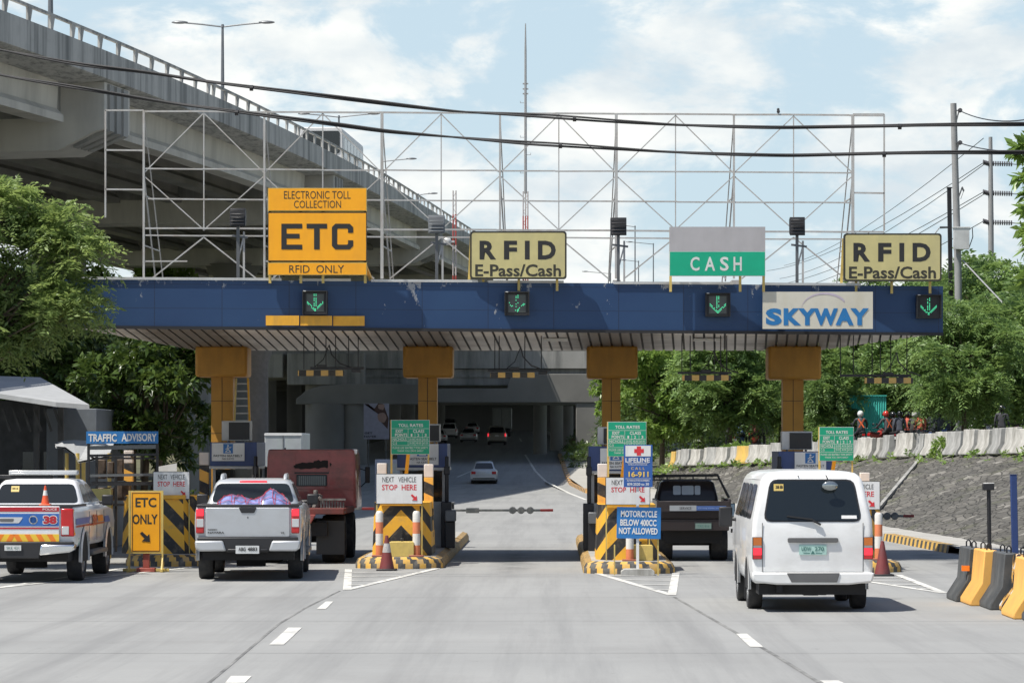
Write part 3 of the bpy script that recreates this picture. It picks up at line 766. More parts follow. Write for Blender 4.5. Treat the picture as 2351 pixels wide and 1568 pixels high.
# ------------------------------------------------------------------ lane signs on the canopy
m_orange = M('orange sign face', (.95, .40, .006), .45, var=.06, dirt=(.55, .25, .03), dirt_amt=.3, dirt_scale=(2, 2, .7))
m_cream = M('faded yellow sign face', (.53, .47, .215), .5, var=.08, dirt=(.42, .38, .2), dirt_amt=.5, dirt_scale=(2, 2, .6))
m_green = M('green sign face', (.0, .36, .20), .45, var=.06)
m_grey = M('blank grey sign face', (.40, .39, .40), .55, var=.05, dirt=(.3, .29, .29), dirt_amt=.4, dirt_scale=(2, 2, .6))
m_dkbr = M('sign lettering', (.035, .033, .022), .5)
m_silver_t = M('pale sign lettering', (.62, .64, .62), .5)
def board(t, name, x0, x1, y0, y1, D, c, m, thick=.05, frame_m=None, fw=.025, edge_m=None, round_=0.0):
    """flat board in picture measures at distance D, local to thing t at location c"""
    a, b, z0, z1 = WX(x0, D)-c[0], WX(x1, D)-c[0], WZ(y1, D)-c[2], WZ(y0, D)-c[2]
    y = D - c[1]
    q = MB()
    if round_: q.prism(rrect(a, b, z0, z1, round_), 'y', y, y+thick, edge_m or m)
    else: q.bx(a, b, y, y+thick, z0, z1, edge_m or m)
    if edge_m: q.poly([(a+fw, y-.003, z0+fw), (b-fw, y-.003, z0+fw), (b-fw, y-.003, z1-fw), (a+fw, y-.003, z1-fw)] if not round_ else [(x_, y-.003, z_) for x_, z_ in rrect(a+fw, b-fw, z0+fw, z1-fw, max(round_-fw*.5, .01))], m)
    o = q.build(name, t)
    return o
def letters(t, items, D, c, name='lettering', parent=None, dy=.0035):
    q = MB()
    for s, x0, x1, y0, y1, m, bold in items:
        text_mb(q, s, WX((x0+x1)/2, D)-c[0], D-c[1]-dy, WZ((y0+y1)/2, D)-c[2], (x1-x0)*D/F, (y1-y0)*D/F, m, bold, .002)
    return q.build(name, parent or t, smooth=0)
def arrow_dr(mb, cx, cz, s, m, y):
    """arrow pointing to the lower right"""
    pts = [(-.95,.6),(-.6,.95),(.2,.22),(.42,.95),(1,-.98),(-.95,-.72),(-.2,-.2)]
    pts = [(-.9,.62),(-.55,.95),(.28,.2),(.62,.55),(.75,-.75),(-.62,-.62),(-.12,-.2)]
    mb.prism([(cx+p[0]*s, cz+p[1]*s) for p in pts], 'y', y-.005, y, m)

D = 64.0; c = (WX(728, D), D, 5.5)
t = thing('lane_sign', 'orange ETC RFID ONLY sign in three panels on the canopy', 'sign', c, 0, 'lane signs on the canopy')
p1 = board(t, 'top_panel', 615, 842, 432, 485, D, c, m_orange, edge_m=m_yel_fr, fw=.012)
letters(t, [('ELECTRONIC TOLL', 652, 805, 439, 457, m_dkbr, .0), ('COLLECTION', 675, 783, 461, 478, m_dkbr, .0)], D, c, parent=p1)
p2 = board(t, 'main_panel', 615, 842, 488, 600, D, c, m_orange, edge_m=m_dkbr, fw=.014)
b = MB()
for poly in (((646,514),(694,514),(694,525),(658,525),(658,537),(688,537),(688,548),(658,548),(658,562),(694,562),(694,573),(646,573)),
             ((704,514),(751,514),(751,525),(734,525),(734,573),(721,573),(721,525),(704,525)),
             ((770,514),(803,514),(811,522),(811,535),(799,535),(799,527),(797,525),(776,525),(774,527),(774,560),(776,562),(797,562),(799,560),(799,552),(811,552),(811,565),(803,573),(770,573),(762,565),(762,522))):
    b.poly([(WX(x, D)-c[0], -.008, WZ(y, D)-c[2]) for x, y in poly], m_dk)
b.build('lettering', p2, smooth=0)
p3 = board(t, 'bottom_panel', 615, 842, 603, 632, D, c, m_orange, edge_m=m_yel_fr, fw=.012)
letters(t, [('RFID  ONLY', 664, 790, 609, 627, m_dkbr, .0)], D, c, parent=p3)
b = MB()
for px in (619, 690, 741, 838): b.sep(); b.bar(Vector((WX(px, D)-c[0], .09, WZ(650, D)-c[2])), Vector((WX(px, D)-c[0], .09, WZ(436, D)-c[2])), .05, .05, m_yel_fr)
for py in (486, 601): b.sep(); b.bar((WX(615, D)-c[0], .09, WZ(py, D)-c[2]), (WX(842, D)-c[0], .09, WZ(py, D)-c[2]), .05, .04, m_yel_fr)
b.sep(); b.bar((WX(838, D)-c[0], .1, WZ(610, D)-c[2]), (WX(848, D)-c[0], .9, WZ(642, D)-c[2]), .06, .06, m_yel)
b.build('mounting_frame', t)
def rfid(x0, x1, y0, y1, D, lab):
    c = (WX((x0+x1)/2, D), D, 5.5)
    t = thing('lane_sign', lab, 'sign', c, 0, 'lane signs on the canopy')
    p = board(t, 'panel', x0, x1, y0, y1, D, c, m_cream, edge_m=m_dkbr, fw=.035, round_=.06, thick=.10)
    k = (x1-x0)/222
    letters(t, [('R', x0+22*k, x0+60*k, y0+22, y0+65, m_dk, .04), ('F', x0+78*k, x0+108*k, y0+22, y0+65, m_dk, .04), ('I', x0+126*k, x0+137*k, y0+22, y0+65, m_dk, .04), ('D', x0+156*k, x0+197*k, y0+22, y0+65, m_dk, .04),
                ('E-Pass/Cash', x0+12*k, x0+209*k, y0+76, y0+104, m_dkbr, .022)], D, c, parent=p)
    b = MB()
    for px in (x0+30, x0+112, x0+200): b.sep(); b.bar((WX(px, D)-c[0], .15, -.1), (WX(px, D)-c[0], .15, WZ(y0+8, D)-c[2]), .05, .05, m_yel_fr)
    b.sep(); b.bar((WX(x0-3, D)-c[0], .25, WZ(y1, D)-c[2]-.03), (WX(x0+2, D)-c[0], .25, WZ(y0+10, D)-c[2]), .05, .05, m_yel_fr)
    b.build('mounting_frame', t)
rfid(1079, 1301, 531, 641, 64.7, 'faded yellow RFID E-Pass/Cash sign beside the orange ETC sign')
rfid(1937, 2162, 536, 646, 65.8, 'faded yellow RFID E-Pass/Cash sign above the SKYWAY board')
D = 65.1; c = (WX(1647, D), D, 5.5)
t = thing('lane_sign', 'green CASH sign with a blank grey upper half', 'sign', c, 0, 'lane signs on the canopy')
p = board(t, 'blank_panel', 1537, 1757, 521, 577, D, c, m_grey)
p = board(t, 'panel', 1537, 1757, 577.5, 634, D, c, m_green, edge_m=m_silver_t, fw=.008)
letters(t, [('C', 1585, 1606, 590, 622, m_silver_t, .02), ('A', 1618, 1642, 590, 622, m_silver_t, .02), ('S', 1653, 1673, 590, 622, m_silver_t, .02), ('H', 1684, 1703, 590, 622, m_silver_t, .02)], D, c, parent=p)
b = MB()
for px in (1540, 1700, 1754): b.sep(); b.bar((WX(px, D)-c[0], .12, -.1), (WX(px, D)-c[0], .12, WZ(524, D)-c[2]), .05, .05, m_yel_fr)
b.build('mounting_frame', t)

# SKYWAY board
D = 65.45; c = (WX(1877, D), D-.22, 4.75)
m_bone = M('bone white board', (.56, .54, .46), .5, var=.05, dirt=(.42, .38, .27), dirt_amt=.4, dirt_scale=(2, 2, .6))
t = thing('sign_board', 'cream SKYWAY board on the blue canopy front', 'sign', c)
D2 = D-.22
p = board(t, 'panel', 1751, 2004, 670, 755, D2, c, m_bone, thick=.04)
m_skyb = M('sky blue lettering', (.012, .15, .38), .5)
q = MB()
for k, (ch, x0, x1) in enumerate((('S', 1758, 1795), ('K', 1799, 1839), ('Y', 1832, 1875), ('W', 1868, 1924), ('A', 1918, 1960), ('Y', 1952, 1995))):
    text_mb(q, ch, WX((x0+x1)/2, D2)-c[0], D2-c[1]-.0045-.0008*k, WZ(727.5, D2)-c[2], (x1-x0)*D2/F, 39*D2/F, m_skyb, .055, .0)
q.build('lettering', p, smooth=0)
q = MB(); m_lil = M('faded lilac swoosh', (.45, .39, .47), .5)
arc = []
for k in range(17):
    a = R(200 - k*10.5); arc.append((WX(1893+54*math.cos(a), D2)-c[0], WZ(712-38*math.sin(a), D2)-c[2]))
for k in range(16):
    w0, w1 = .004+.022*k/16, .004+.022*(k+1)/16
    (x0, z0), (x1, z1) = arc[k], arc[k+1]
    q.poly([(x0, -.004, z0-w0), (x1, -.004, z1-w1), (x1, -.004, z1+w1), (x0, -.004, z0+w0)], m_lil)
q.build('swoosh_emblem', p)

# lane signals
m_led = M('green arrow lamps', (.10, .9, .42), .4, emit=.55, var=.3, scale=40)
m_scr = M('signal screen', (.075, .085, .08), .35)
for i, (px, py, lab) in enumerate(((723.5, 695, 'lane signal with lit green arrow above the yellow band'), (1187, 697, 'lane signal with dim green arrow over the middle lane'),
                                    (1648, 700, 'lane signal with lit green arrow left of the SKYWAY board'), (2132, 704, 'lane signal with green arrow at the right end of the canopy'))):
    D = canD(WX(px, 65)) - .14
    t = thing('lane_signal', lab, 'signal', (WX(px, D), D, WZ(py, D)), 0, 'lane signals on the canopy front')
    s = D/F
    b = MB(); b.bx(-28.5*s, 28.5*s, 0, .13, -27*s, 27*s, m_blk)
    b.bx(-28.5*s, 28.5*s, -.10, 0, 25*s, 27*s, m_blk); b.bx(-28.5*s, -26.5*s, -.10, 0, -27*s, 25*s, m_blk); b.bx(26.5*s, 28.5*s, -.10, 0, -27*s, 25*s, m_blk)
    b.bx(-26*s, -20*s, -.104, -.1, 25.2*s, 27*s, m_trim)
    b.build('housing', t, bevel=.008)
    b = MB(); b.bx(-20*s, 20*s, -.006, -.002, -20*s, 20*s, m_scr if i < 3 else m_blk); b.build('screen', t)
    b = MB()
    def dot(x, z, r=1.15): b.prism([(x*s+r*s*math.cos(R(60*k)), z*s+r*s*math.sin(R(60*k))) for k in range(6)], 'y', -.012, -.0065, m_led)
    drop = .82 if i != 1 else .6
    for k in range(10):
        for x in (-2.2, 2.2):
            if rnd.random() < drop: dot(x, 19-k*2.9)
    for k in range(8):
        for w in (0, 3.4):
            for sg in (-1, 1):
                if rnd.random() < drop: dot(sg*(1+k*2.35), -18+k*2.35+w)
    b.build('arrow_lamps', t, smooth=0)

# clearance bars hanging under the canopy
m_ybar = stripes('yellow black clearance bar', (.62, .40, .12), (.03, .03, .03), (1, 0, 0), .30, wear_amt=.3)
for i, (x0, x1, y0, y1, xb0, xb1, rods, lab) in enumerate((
        (684, 790, 850, 863, 712, 835, (697, 722, 748, 770, 800, 822), 'striped clearance bar hanging below the yellow band'),
        (1126, 1228, 855, 867, 1120, 1264, (1136, 1146, 1205, 1243), 'striped clearance bar hanging over the middle lane'),
        (1566, 1678, 861, 874, 1556, 1680, (1566, 1585, 1640, 1655, 1669), 'striped clearance bar hanging left of the rightmost column'),
        (1985, 2096, 867, 880, 1929, 2092, (1930, 1960, 2003, 2022, 2046, 2083), 'striped clearance bar hanging at the right end of the canopy'))):
    D = 66.8; c = (WX((x0+x1)/2, D), D, WZ(y1, D))
    t = thing('clearance_bar', lab, 'height bar', c, 0, 'clearance bars under the canopy')
    b = MB(); b.bx(WX(x0, D)-c[0], WX(x1, D)-c[0], -.03, .03, 0, (y1-y0)*D/F, m_ybar); b.build('striped_bar', t, bevel=.006)
    b = MB(); zc = (y1-y0)*D/F + .02
    b.bx(WX(xb0, D)-c[0], WX(xb1, D)-c[0], .04, .1, zc, zc+.05, m_blk_mt)
    b.box((WX(xb1-18, D)-c[0], .06, zc-.03), (.18, .12, .07), m_blk_mt); b.box((WX(x0+55, D)-c[0], .06, zc+.06), (.2, .1, .06), m_blk_mt)
    b.build('carrier_bar', t, bevel=.006)
    b = MB()
    for q in rods: b.sep(); b.tube((WX(q, D)-c[0], .07, zc), (WX(q, D)-c[0], .07, 4.6-c[2]), .011, m_blk_mt, n=5)
    xm = WX((x0+x1)/2+18, D)-c[0]
    b.sep(); b.path([(xm, .07, zc+.5), (xm+.05, .07, zc+.3), (xm+.22, .07, zc+.12), (xm+.5, .07, zc+.02)], .014, m_blk_mt, 5)
    b.sep(); b.path([(xm, .07, zc+.5), (xm-.12, .07, zc+.2), (xm-.3, .07, zc+.05)], .010, m_blk_mt, 5)
    b.build('hanger', t)
# two thin wires under the soffit front
# ================================================================== TOLL ISLANDS AND WHAT STANDS ON THEM
m_nose = [M('kerb yellow', (.62, .36, .07), .7, dirt=(.3, .25, .17), dirt_amt=.8, dirt_scale=(5, 5, 5)), M('kerb black', (.05, .05, .048), .7, dirt=(.22, .2, .17), dirt_amt=.6, dirt_scale=(5, 5, 5))]
m_islt = M('island top concrete', (.36, .35, .32), .85, dirt=(.2, .19, .17), dirt_amt=.5, dirt_scale=(2, 2, 2))
m_chev = stripes('chevron paint', (.80, .42, .035), BLK, (1, 0, .95), .56, absx=True, wear_amt=.5)
m_slantL = stripes('slanted paint left', (.80, .42, .035), BLK, (.9, 0, -.55), .30, wear_amt=.5)
m_slantR = stripes('slanted paint right', (.80, .42, .035), BLK, (.9, 0, .55), .30, wear_amt=.5)
m_post = stripes('post paint', (.80, .42, .07), BLK, (.45, 0, 1.0), .46, wear_amt=.5)
m_cap = M('white post cap', (.66, .60, .55), .6)
m_dori = stripes('delineator bands', (.62, .19, .08), (.62, .60, .56), (0, 0, 1), .44, wear_amt=.4, duty=.5)
m_cone = M('faded red cone rubber', (.19, .035, .035), .6, dirt=(.08, .05, .05), dirt_amt=.7, dirt_scale=(5, 5, 5))
m_conew = M('grubby cone collar', (.5, .48, .46), .6, dirt=(.15, .12, .12), dirt_amt=.7, dirt_scale=(9, 9, 9))
m_bluep = M('booth blue', (.045, .075, .20), .5, dirt=(.03, .04, .08), dirt_amt=.5, dirt_scale=(3, 3, 1))
m_booth = M('booth wall', (.34, .34, .33), .6, dirt=(.18, .17, .15), dirt_amt=.5, dirt_scale=(3, 3, .8))
m_boxw = M('display casing', (.50, .50, .49), .5)
m_bsq = M('seat belt blue', (.03, .16, .42), .5)
m_gbox = M('toll board green', (.0, .30, .17), .5, var=.06)

def island(xc, y0, y1, hw, lab):
    t = thing('kerb_island', lab, 'traffic island', (xc, y0, 0), 0, 'toll islands')
    H = .22; b = MB(); n = 14
    def outline(hw_, y0_):
        o = []
        for k in range(2*n+1):
            a = PI - PI*k/(2*n)
            o.append((hw_*math.cos(a), y0_ + hw_*.75 - hw_*.75*math.sin(a)))
        return o
    rows = [outline(hw, 0), outline(hw*1.0, 0), outline(hw*.95, .05), outline(hw*.82, .16)]
    hs = [0, .10, .18, H]
    L = y1-y0
    def full(row): return [(row[0][0], L)] + row + [(row[-1][0], L)]
    rows = [full(r_) for r_ in rows]; m_ = len(rows[0])
    # split long sides so that the painted blocks stay short
    def fine(row):
        o = []
        for i in range(m_-1):
            a, c = Vector(row[i]), Vector(row[i+1]); k = max(1, int((c-a).length/.07)) if i in (0, m_-2) else 2
            for j in range(k): o.append(tuple(a.lerp(c, j/k)))
        o.append(row[-1]); return o
    rows = [fine(r_) for r_ in rows]
    q = min(len(r_) for r_ in rows)
    mid = [len(r_) for r_ in rows]
    rows = [r_[(len(r_)-q)//2:(len(r_)-q)//2+q] for r_ in rows]
    run = 0
    for i in range(q-1):
        run += math.hypot(rows[0][i+1][0]-rows[0][i][0], rows[0][i+1][1]-rows[0][i][1])
        for j in range(3):
            mm = m_nose[int(run/.135 + j*.35) % 2]
            b.poly([(*rows[j][i], hs[j]), (*rows[j][i+1], hs[j]), (*rows[j+1][i+1], hs[j+1]), (*rows[j+1][i], hs[j+1])], mm)
    b.build('kerb', t, weld=True)
    b = MB(); b.prism(rows[3], 'z', .02, H-.004, m_islt); b.build('island_top', t, smooth=0)
    return t
NEAR = [(-7.5, 63.0), (-2.93, 61.7), (1.39, 59.2), (5.6, 59.8)]
island(-7.5, 63.0, 84, .82, 'striped kerb island under the TRAFFIC ADVISORY board')
island(-2.93, 61.7, 81, .84, 'striped kerb island carrying the dark red cone and yellow block')
island(1.39, 59.2, 79, .84, 'striped kerb island behind the blue MOTORCYCLE notice')
island(5.6, 59.8, 79, .84, 'striped kerb island beyond the white van')

def pylon(xc, y, w, h, lab):
    t = thing('crash_cushion', lab, 'crash barrier', (xc, y, .216), 0, 'chevron crash cushions')
    b = MB(); hw, hc = w/2, w*.33
    pl = [(-hc, 0), (hc, 0), (hw, .42), (hw, 2.3), (-hw, 2.3), (-hw, .42)]
    tp = [(x*.93, y_+.03) for x, y_ in pl]
    n = len(pl); ms = [m_chev, m_slantR, m_slantR, m_chev, m_slantL, m_slantL]
    for i in range(n):
        j = (i+1) % n
        b.poly([(*pl[i], 0), (*pl[j], 0), (*tp[j], h), (*tp[i], h)], ms[i])
    b.poly([(*p, h) for p in tp], m_yel)
    b.build('body', t, bevel=.012)
    b = MB(); b.bx(-hc-.02, hc+.02, -.03, .06, h-.06, h+.02, m_yel)
    b.build('top_rail', t, bevel=.01)
pylon(-7.72, 63.9, 1.55, 1.13, 'yellow black crash cushion beside the ETC ONLY board')
pylon(-2.92, 62.7, 1.15, 1.02, 'yellow black chevron crash cushion behind the dark red cone')
pylon(1.37, 60.3, 1.15, 1.02, 'yellow black chevron crash cushion behind the MOTORCYCLE notice')
pylon(5.58, 60.9, 1.15, 1.02, 'yellow black crash cushion mostly hidden by the white van')

def post(x, y, h, lab):
    t = thing('guard_post', lab, 'post', (x, y, .216), 0, 'striped guard posts')
    b = MB(); b.bx(-.09, .09, -.09, .09, 0, h-.26, m_post); b.build('shaft', t, bevel=.008)
    b = MB(); b.bx(-.092, .092, -.092, .092, h-.258, h, m_cap); b.build('cap', t, bevel=.012)
for px, D, h, lab in ((296, 66.4, 2.02, 'striped guard post behind the TRAFFIC ADVISORY frame'), (469, 66.4, 1.98, 'striped guard post just left of the silver pickup'),
                      (877, 64.3, 1.77, 'striped guard post at the left of the first STOP HERE sign'), (984.5, 64.3, 1.75, 'striped guard post at the right of the first STOP HERE sign'),
                      (1383, 61.9, 1.77, 'striped guard post left of the LIFELINE board'), (1985, 62.4, 1.6, 'white capped guard post behind the right edge of the van')):
    post(WX(px, D), D, h, lab)

def stop_sign(x0, x1, y0, y1, D, lab, gap=.0):
    cx, zb_ = (x0+x1)/2, .216
    c = (WX(cx, D), D, zb_)
    t = thing('stop_sign', lab, 'sign', c, 0, 'next vehicle stop here signs')
    p = board(t, 'panel', x0, x1, y0, y1, D, c, m_whp, thick=.02, edge_m=m_dk, fw=.012)
    w, h = x1-x0, y1-y0
    letters(t, [('NEXT', x0+.14*w, x0+.39*w, y0+.11*h, y0+.28*h, m_dk, .0), ('VEHICLE', x0+.48*w, x0+.86*w, y0+.11*h, y0+.28*h, m_dk, .0),
                ('STOP', x0+.13*w, x0+.46*w, y0+.36*h, y0+.54*h, m_red, .015), ('HERE', x0+.55*w, x0+.87*w, y0+.36*h, y0+.54*h, m_red, .015)], D, c, parent=p)
    b = MB(); s = D/F
    arrow_dr(b, (x0+.82*w-cx)*s, WZ(y0+.79*h, D)-zb_, .082*w*s, m_red, -.005); b.build('arrow', p, smooth=0)
    b = MB()
    for q in (x0+2, x1-2): b.sep(); b.bx((q-cx)*s-.012, (q-cx)*s+.012, .02, .045, 0, WZ(y0, D)-zb_, m_yel_fr)
    b.build('leg', t)
stop_sign(351, 436, 1082, 1146, 64.0, 'white NEXT VEHICLE STOP HERE sign behind the ETC ONLY board')
stop_sign(863, 970.5, 1087, 1157, 62.4, 'white NEXT VEHICLE STOP HERE sign above the dark red cone')
stop_sign(1390, 1493, 1095, 1159, 60.0, 'white NEXT VEHICLE STOP HERE sign half covered by the LIFELINE board')
stop_sign(1910, 2021, 1104, 1170, 60.7, 'white NEXT VEHICLE STOP HERE sign half hidden by the van')

def toll_board(x0, x1, y0, y1, D, lab):
    cx = (x0+x1)/2; c = (WX(cx, D), D, .216); s = D/F; w, h = x1-x0, y1-y0
    t = thing('rates_board', lab, 'sign', c, 0, 'green toll rates boards')
    p = board(t, 'panel', x0, x1, y0, y1, D, c, m_gbox, thick=.02, edge_m=m_silver_t, fw=.008)
    def X(f): return x0+f*w
    def Y(f): return y0+f*h
    m = m_silver_t
    it = [('TOLL', X(.19), X(.45), Y(.11), Y(.20), m, .02), ('RATES', X(.49), X(.83), Y(.11), Y(.20), m, .02), ('EXIT', X(.12), X(.31), Y(.28), Y(.37), m, .02), ('POINTS', X(.10), X(.42), Y(.39), Y(.48), m, .02), ('CLASS', X(.57), X(.86), Y(.28), Y(.37), m, .02),
          ('1', X(.51), X(.55), Y(.40), Y(.48), m, .02), ('2', X(.68), X(.73), Y(.40), Y(.48), m, .02), ('3', X(.87), X(.92), Y(.40), Y(.48), m, .02),
          ('NICHOLS', X(.04), X(.40), Y(.52), Y(.60), m, .01), ('C-5', X(.04), X(.15), Y(.64), Y(.71), m, .01),
          ('20.00', X(.47), X(.60), Y(.53), Y(.59), m, .0), ('40.00', X(.65), X(.78), Y(.53), Y(.59), m, .0), ('60.00', X(.83), X(.96), Y(.53), Y(.59), m, .0),
          ('20.00', X(.47), X(.60), Y(.64), Y(.70), m, .0), ('40.00', X(.65), X(.78), Y(.64), Y(.70), m, .0), ('60.00', X(.83), X(.96), Y(.64), Y(.70), m, .0),
          ('PLEASE USE SEATBELT FOR SAFETY', X(.04), X(.96), Y(.78), Y(.84), m, .0), ('THANK YOU, DRIVE SAFELY', X(.16), X(.84), Y(.87), Y(.93), m, .0)]
    o = letters(t, it, D, c, parent=p)
    b = MB()
    for f, a0, a1 in ((.25, 0, 1), (.50, 0, 1), (.615, 0, 1), (.74, 0, 1)): b.bx((X(a0+.01)-cx)*s, (X(a1-.01)-cx)*s, -.005, -.003, WZ(Y(f), D)-.216-.003, WZ(Y(f), D)-.216+.003, m)
    for f, a0, a1 in ((.44, .25, .74), (.62, .38, .74), (.81, .38, .74)): b.bx((X(f)-cx)*s-.003, (X(f)-cx)*s+.003, -.007, -.0055, WZ(Y(a1), D)-.216, WZ(Y(a0), D)-.216, m)
    b.build('ruling', p, smooth=0)
    b = MB(); xl = (x0-cx)*s
    b.bx(xl-.015, xl+.025, .021, .05, 0, WZ(y0, D)-.216, m_yel_fr)
    xr = (X(.42)-cx)*s; b.sep(); b.bar((xr+.02, .06, WZ(y1-5, D)-.216), (xr-.10, .3, .9), .07, .05, m_yel)
    b.sep(); b.bx((x1-cx)*s-.04, (x1-cx)*s-.01, .021, .05, 0, WZ(y0, D)-.216, m_yel_fr)
    b.build('leg', t)
toll_board(898, 986.5, 964, 1043, 65.2, 'green TOLL RATES board above the first striped chevron island')
toll_board(1395.5, 1484, 968, 1048, 62.8, 'green TOLL RATES board partly hidden by the LIFELINE board')
toll_board(1881, 1960, 980, 1058, 63.4, 'green TOLL RATES board above the roof of the white van')

def booth(px0, px1, ytop, D, lab, disp, sx0, sx1, sy0, sy1, side):
    cx = (px0+px1)/2; c = (WX(cx, D), D, .216); s = D/F; hw = (px1-px0)/2*s
    t = thing('toll_booth', lab, 'toll booth', c, 0, 'toll booths')
    z1 = WZ(ytop, D)-.216
    b = MB()
    b.bx(-hw+.05, hw-.05, .02, 1.9, 0, .95, m_booth)
    for x in (-hw+.05, hw-.11):
        for y in (.02, 1.0, 1.84): b.bx(x, x+.06, y, y+.06, .95, z1-.5, m_booth)
    b.bx(-hw+.05, hw-.05, .02, 1.9, z1-.52, z1-.5, m_booth)
    b.build('booth_body', t, bevel=.008)
    b = MB(); b.bx(-hw, hw, -.05, 2.0, z1-.50, z1, m_bluep); b.bx(-hw-.02, hw+.02, -.07, 2.02, z1-.56, z1-.502, m_boxw); b.build('blue_roof_band', t, bevel=.01)
    b = MB(); b.bx(-hw+.11, hw-.11, .04, .05, .95, z1-.57, m_glass); b.sep(); b.bx(hw-.09, hw-.08, .1, 1.8, .95, z1-.57, m_glass); b.sep(); b.bx(-hw+.08, -hw+.09, .1, 1.8, .95, z1-.57, m_glass); b.build('window', t)
    x0, x1, zz0, zz1 = (sx0-cx)*s, (sx1-cx)*s, WZ(sy1, D)-.216, WZ(sy0, D)-.216
    b = MB(); b.bx(x0, x1, -.075, -.055, zz0, zz1, m_whp); o = b.build('seatbelt_sign', t)
    b = MB(); w, h = x1-x0, zz1-zz0; xm = (x0+x1)/2
    q0 = zz0+.42*h
    b.bx(xm-.27*h, xm+.27*h, -.079, -.076, q0, q0+.54*h, m_bsq)
    Y = -.081
    b.prism([(xm+.05*h*math.cos(R(30*k)), q0+.43*h+.05*h*math.sin(R(30*k))) for k in range(12)], 'y', Y-.002, Y, m_whp)
    for p, q, w_ in (((-.04,.36),(.02,.20),.07), ((-.14,.24),(.1,.34),.035), ((.0,.22),(.14,.10),.05), ((-.02,.20),(-.14,.10),.05), ((.1,.3),(.18,.38),.03), ((-.16,.06),(.16,.06),.04)):
        b.bar((xm+p[0]*h, Y-.001, q0+p[1]*h), (xm+q[0]*h, Y-.001, q0+q[1]*h), .004, w_*h, m_whp)
    b.build('belt_pictogram', o, smooth=0)
    b = MB(); text_mb(b, 'FASTEN SEATBELT', xm, -.076, zz0+.29*h, .88*w, .12*h, m_dk, .015); text_mb(b, 'NA KAYO', xm, -.076, zz0+.12*h, .36*w, .10*h, m_dk, .01); b.build('lettering', o, smooth=0)
    # message display on the booth roof
    x0, x1, y0, y1 = disp; a0, a1, h0, h1 = (x0-cx)*s, (x1-cx)*s, z1+.002, WZ(y0, D)-.216
    b = MB(); b.bx(a0, a1, .1, .5, h0+.03, h1, m_boxw); b.bx(a0+.1, a0+.14, .2, .4, h0, h0+.03, m_boxw); b.bx(a1-.14, a1-.1, .2, .4, h0, h0+.03, m_boxw)
    o = b.build('display_box', t, bevel=.01)
    b = MB(); b.bx(a0+.25*(a1-a0), a1-.02, .085, .095, h0+.05, h1-.03, m_blk); b.build('screen', o)
    # payment cabinet, post lamps and kerb machine on the lane side
    b = MB(); q = hw*side
    b.bx(q-.12, q+.10, -.35, -.1, 0, .95, m_blk_mt); b.bx(q-.02, q+.18, -.75, -.4, 0, .55, m_blk_mt); b.bx(q-.02, q+.2, -.85, -.38, .55, .78, m_gal_dk)
    b.tube((q, -.3, .95), (q, -.3, 1.9), .045, m_blk_mt); b.box((q, -.3, 1.6), (.12, .12, .18), m_blk_mt)
    b.build('lane_cabinet', t, bevel=.02)
booth(483, 590, 1015, 68.6, 'toll booth with blue roof band behind the silver pickup', (508, 574, 966, 1012), 487, 562, 1017, 1058, 1)
booth(912, 1027, 1018, 68.4, 'toll booth behind the first green toll rates board', (948, 1010, 973, 1014), 934, 1007, 1019, 1067, 1)
booth(1352, 1470, 1024, 66.4, 'toll booth behind the LIFELINE board with dark lane cabinet', (1372, 1428, 980, 1020), 1378, 1450, 1029, 1077, -1)
booth(1787, 1912, 1036, 66.8, 'toll booth above the roof of the white van', (1796, 1866, 990, 1032), 1824, 1896, 1038, 1082, -1)

def boom(x, y, z, L, lab):
    t = thing('barrier_gate', lab, 'barrier', (x, y, .0), 0, 'boom barriers')
    b = MB(); b.bx(-.17, .17, -.15, .15, .2, 1.0, m_blk_mt); b.bx(-.19, .19, -.17, .17, 1.0, 1.05, m_gal_dk); b.build('cabinet', t, bevel=.02)
    m_arm = M('grey boom arm', (.10, .11, .115), .5, dirt=(.3, .3, .28), dirt_amt=.6, dirt_scale=(7, 7, 7))
    b = MB(); b.bar((.1, -.19, z), (L*.88, -.19, z), .05, .055, m_arm); b.bar((L*.88, -.19, z), (L, -.19, z), .05, .06, M('red boom tip', (.22, .02, .02), .5)); b.bar((.45, -.195, z-.005), (.75, -.195, z-.005), .05, .12, m_arm)
    o = b.build('arm', t, bevel=.008)
    b = MB()
    for f in (.62, .70, .785): b.lathe([(.001, 0), (.075, 0), (.085, .02), (.075, .04), (.001, .04)], m_arm, 12, 'y', (L*f, -.24, z))
    b.build('reflector', o)
boom(-2.45, 75.2, .86, 2.45, 'lowered boom barrier across the middle empty lane')
boom(-6.9, 76, .88, 2.8, 'lowered dark boom barrier ahead of the red truck')
boom(6.0, 72.6, .78, 2.0, 'lowered boom barrier with red tip right of the van')

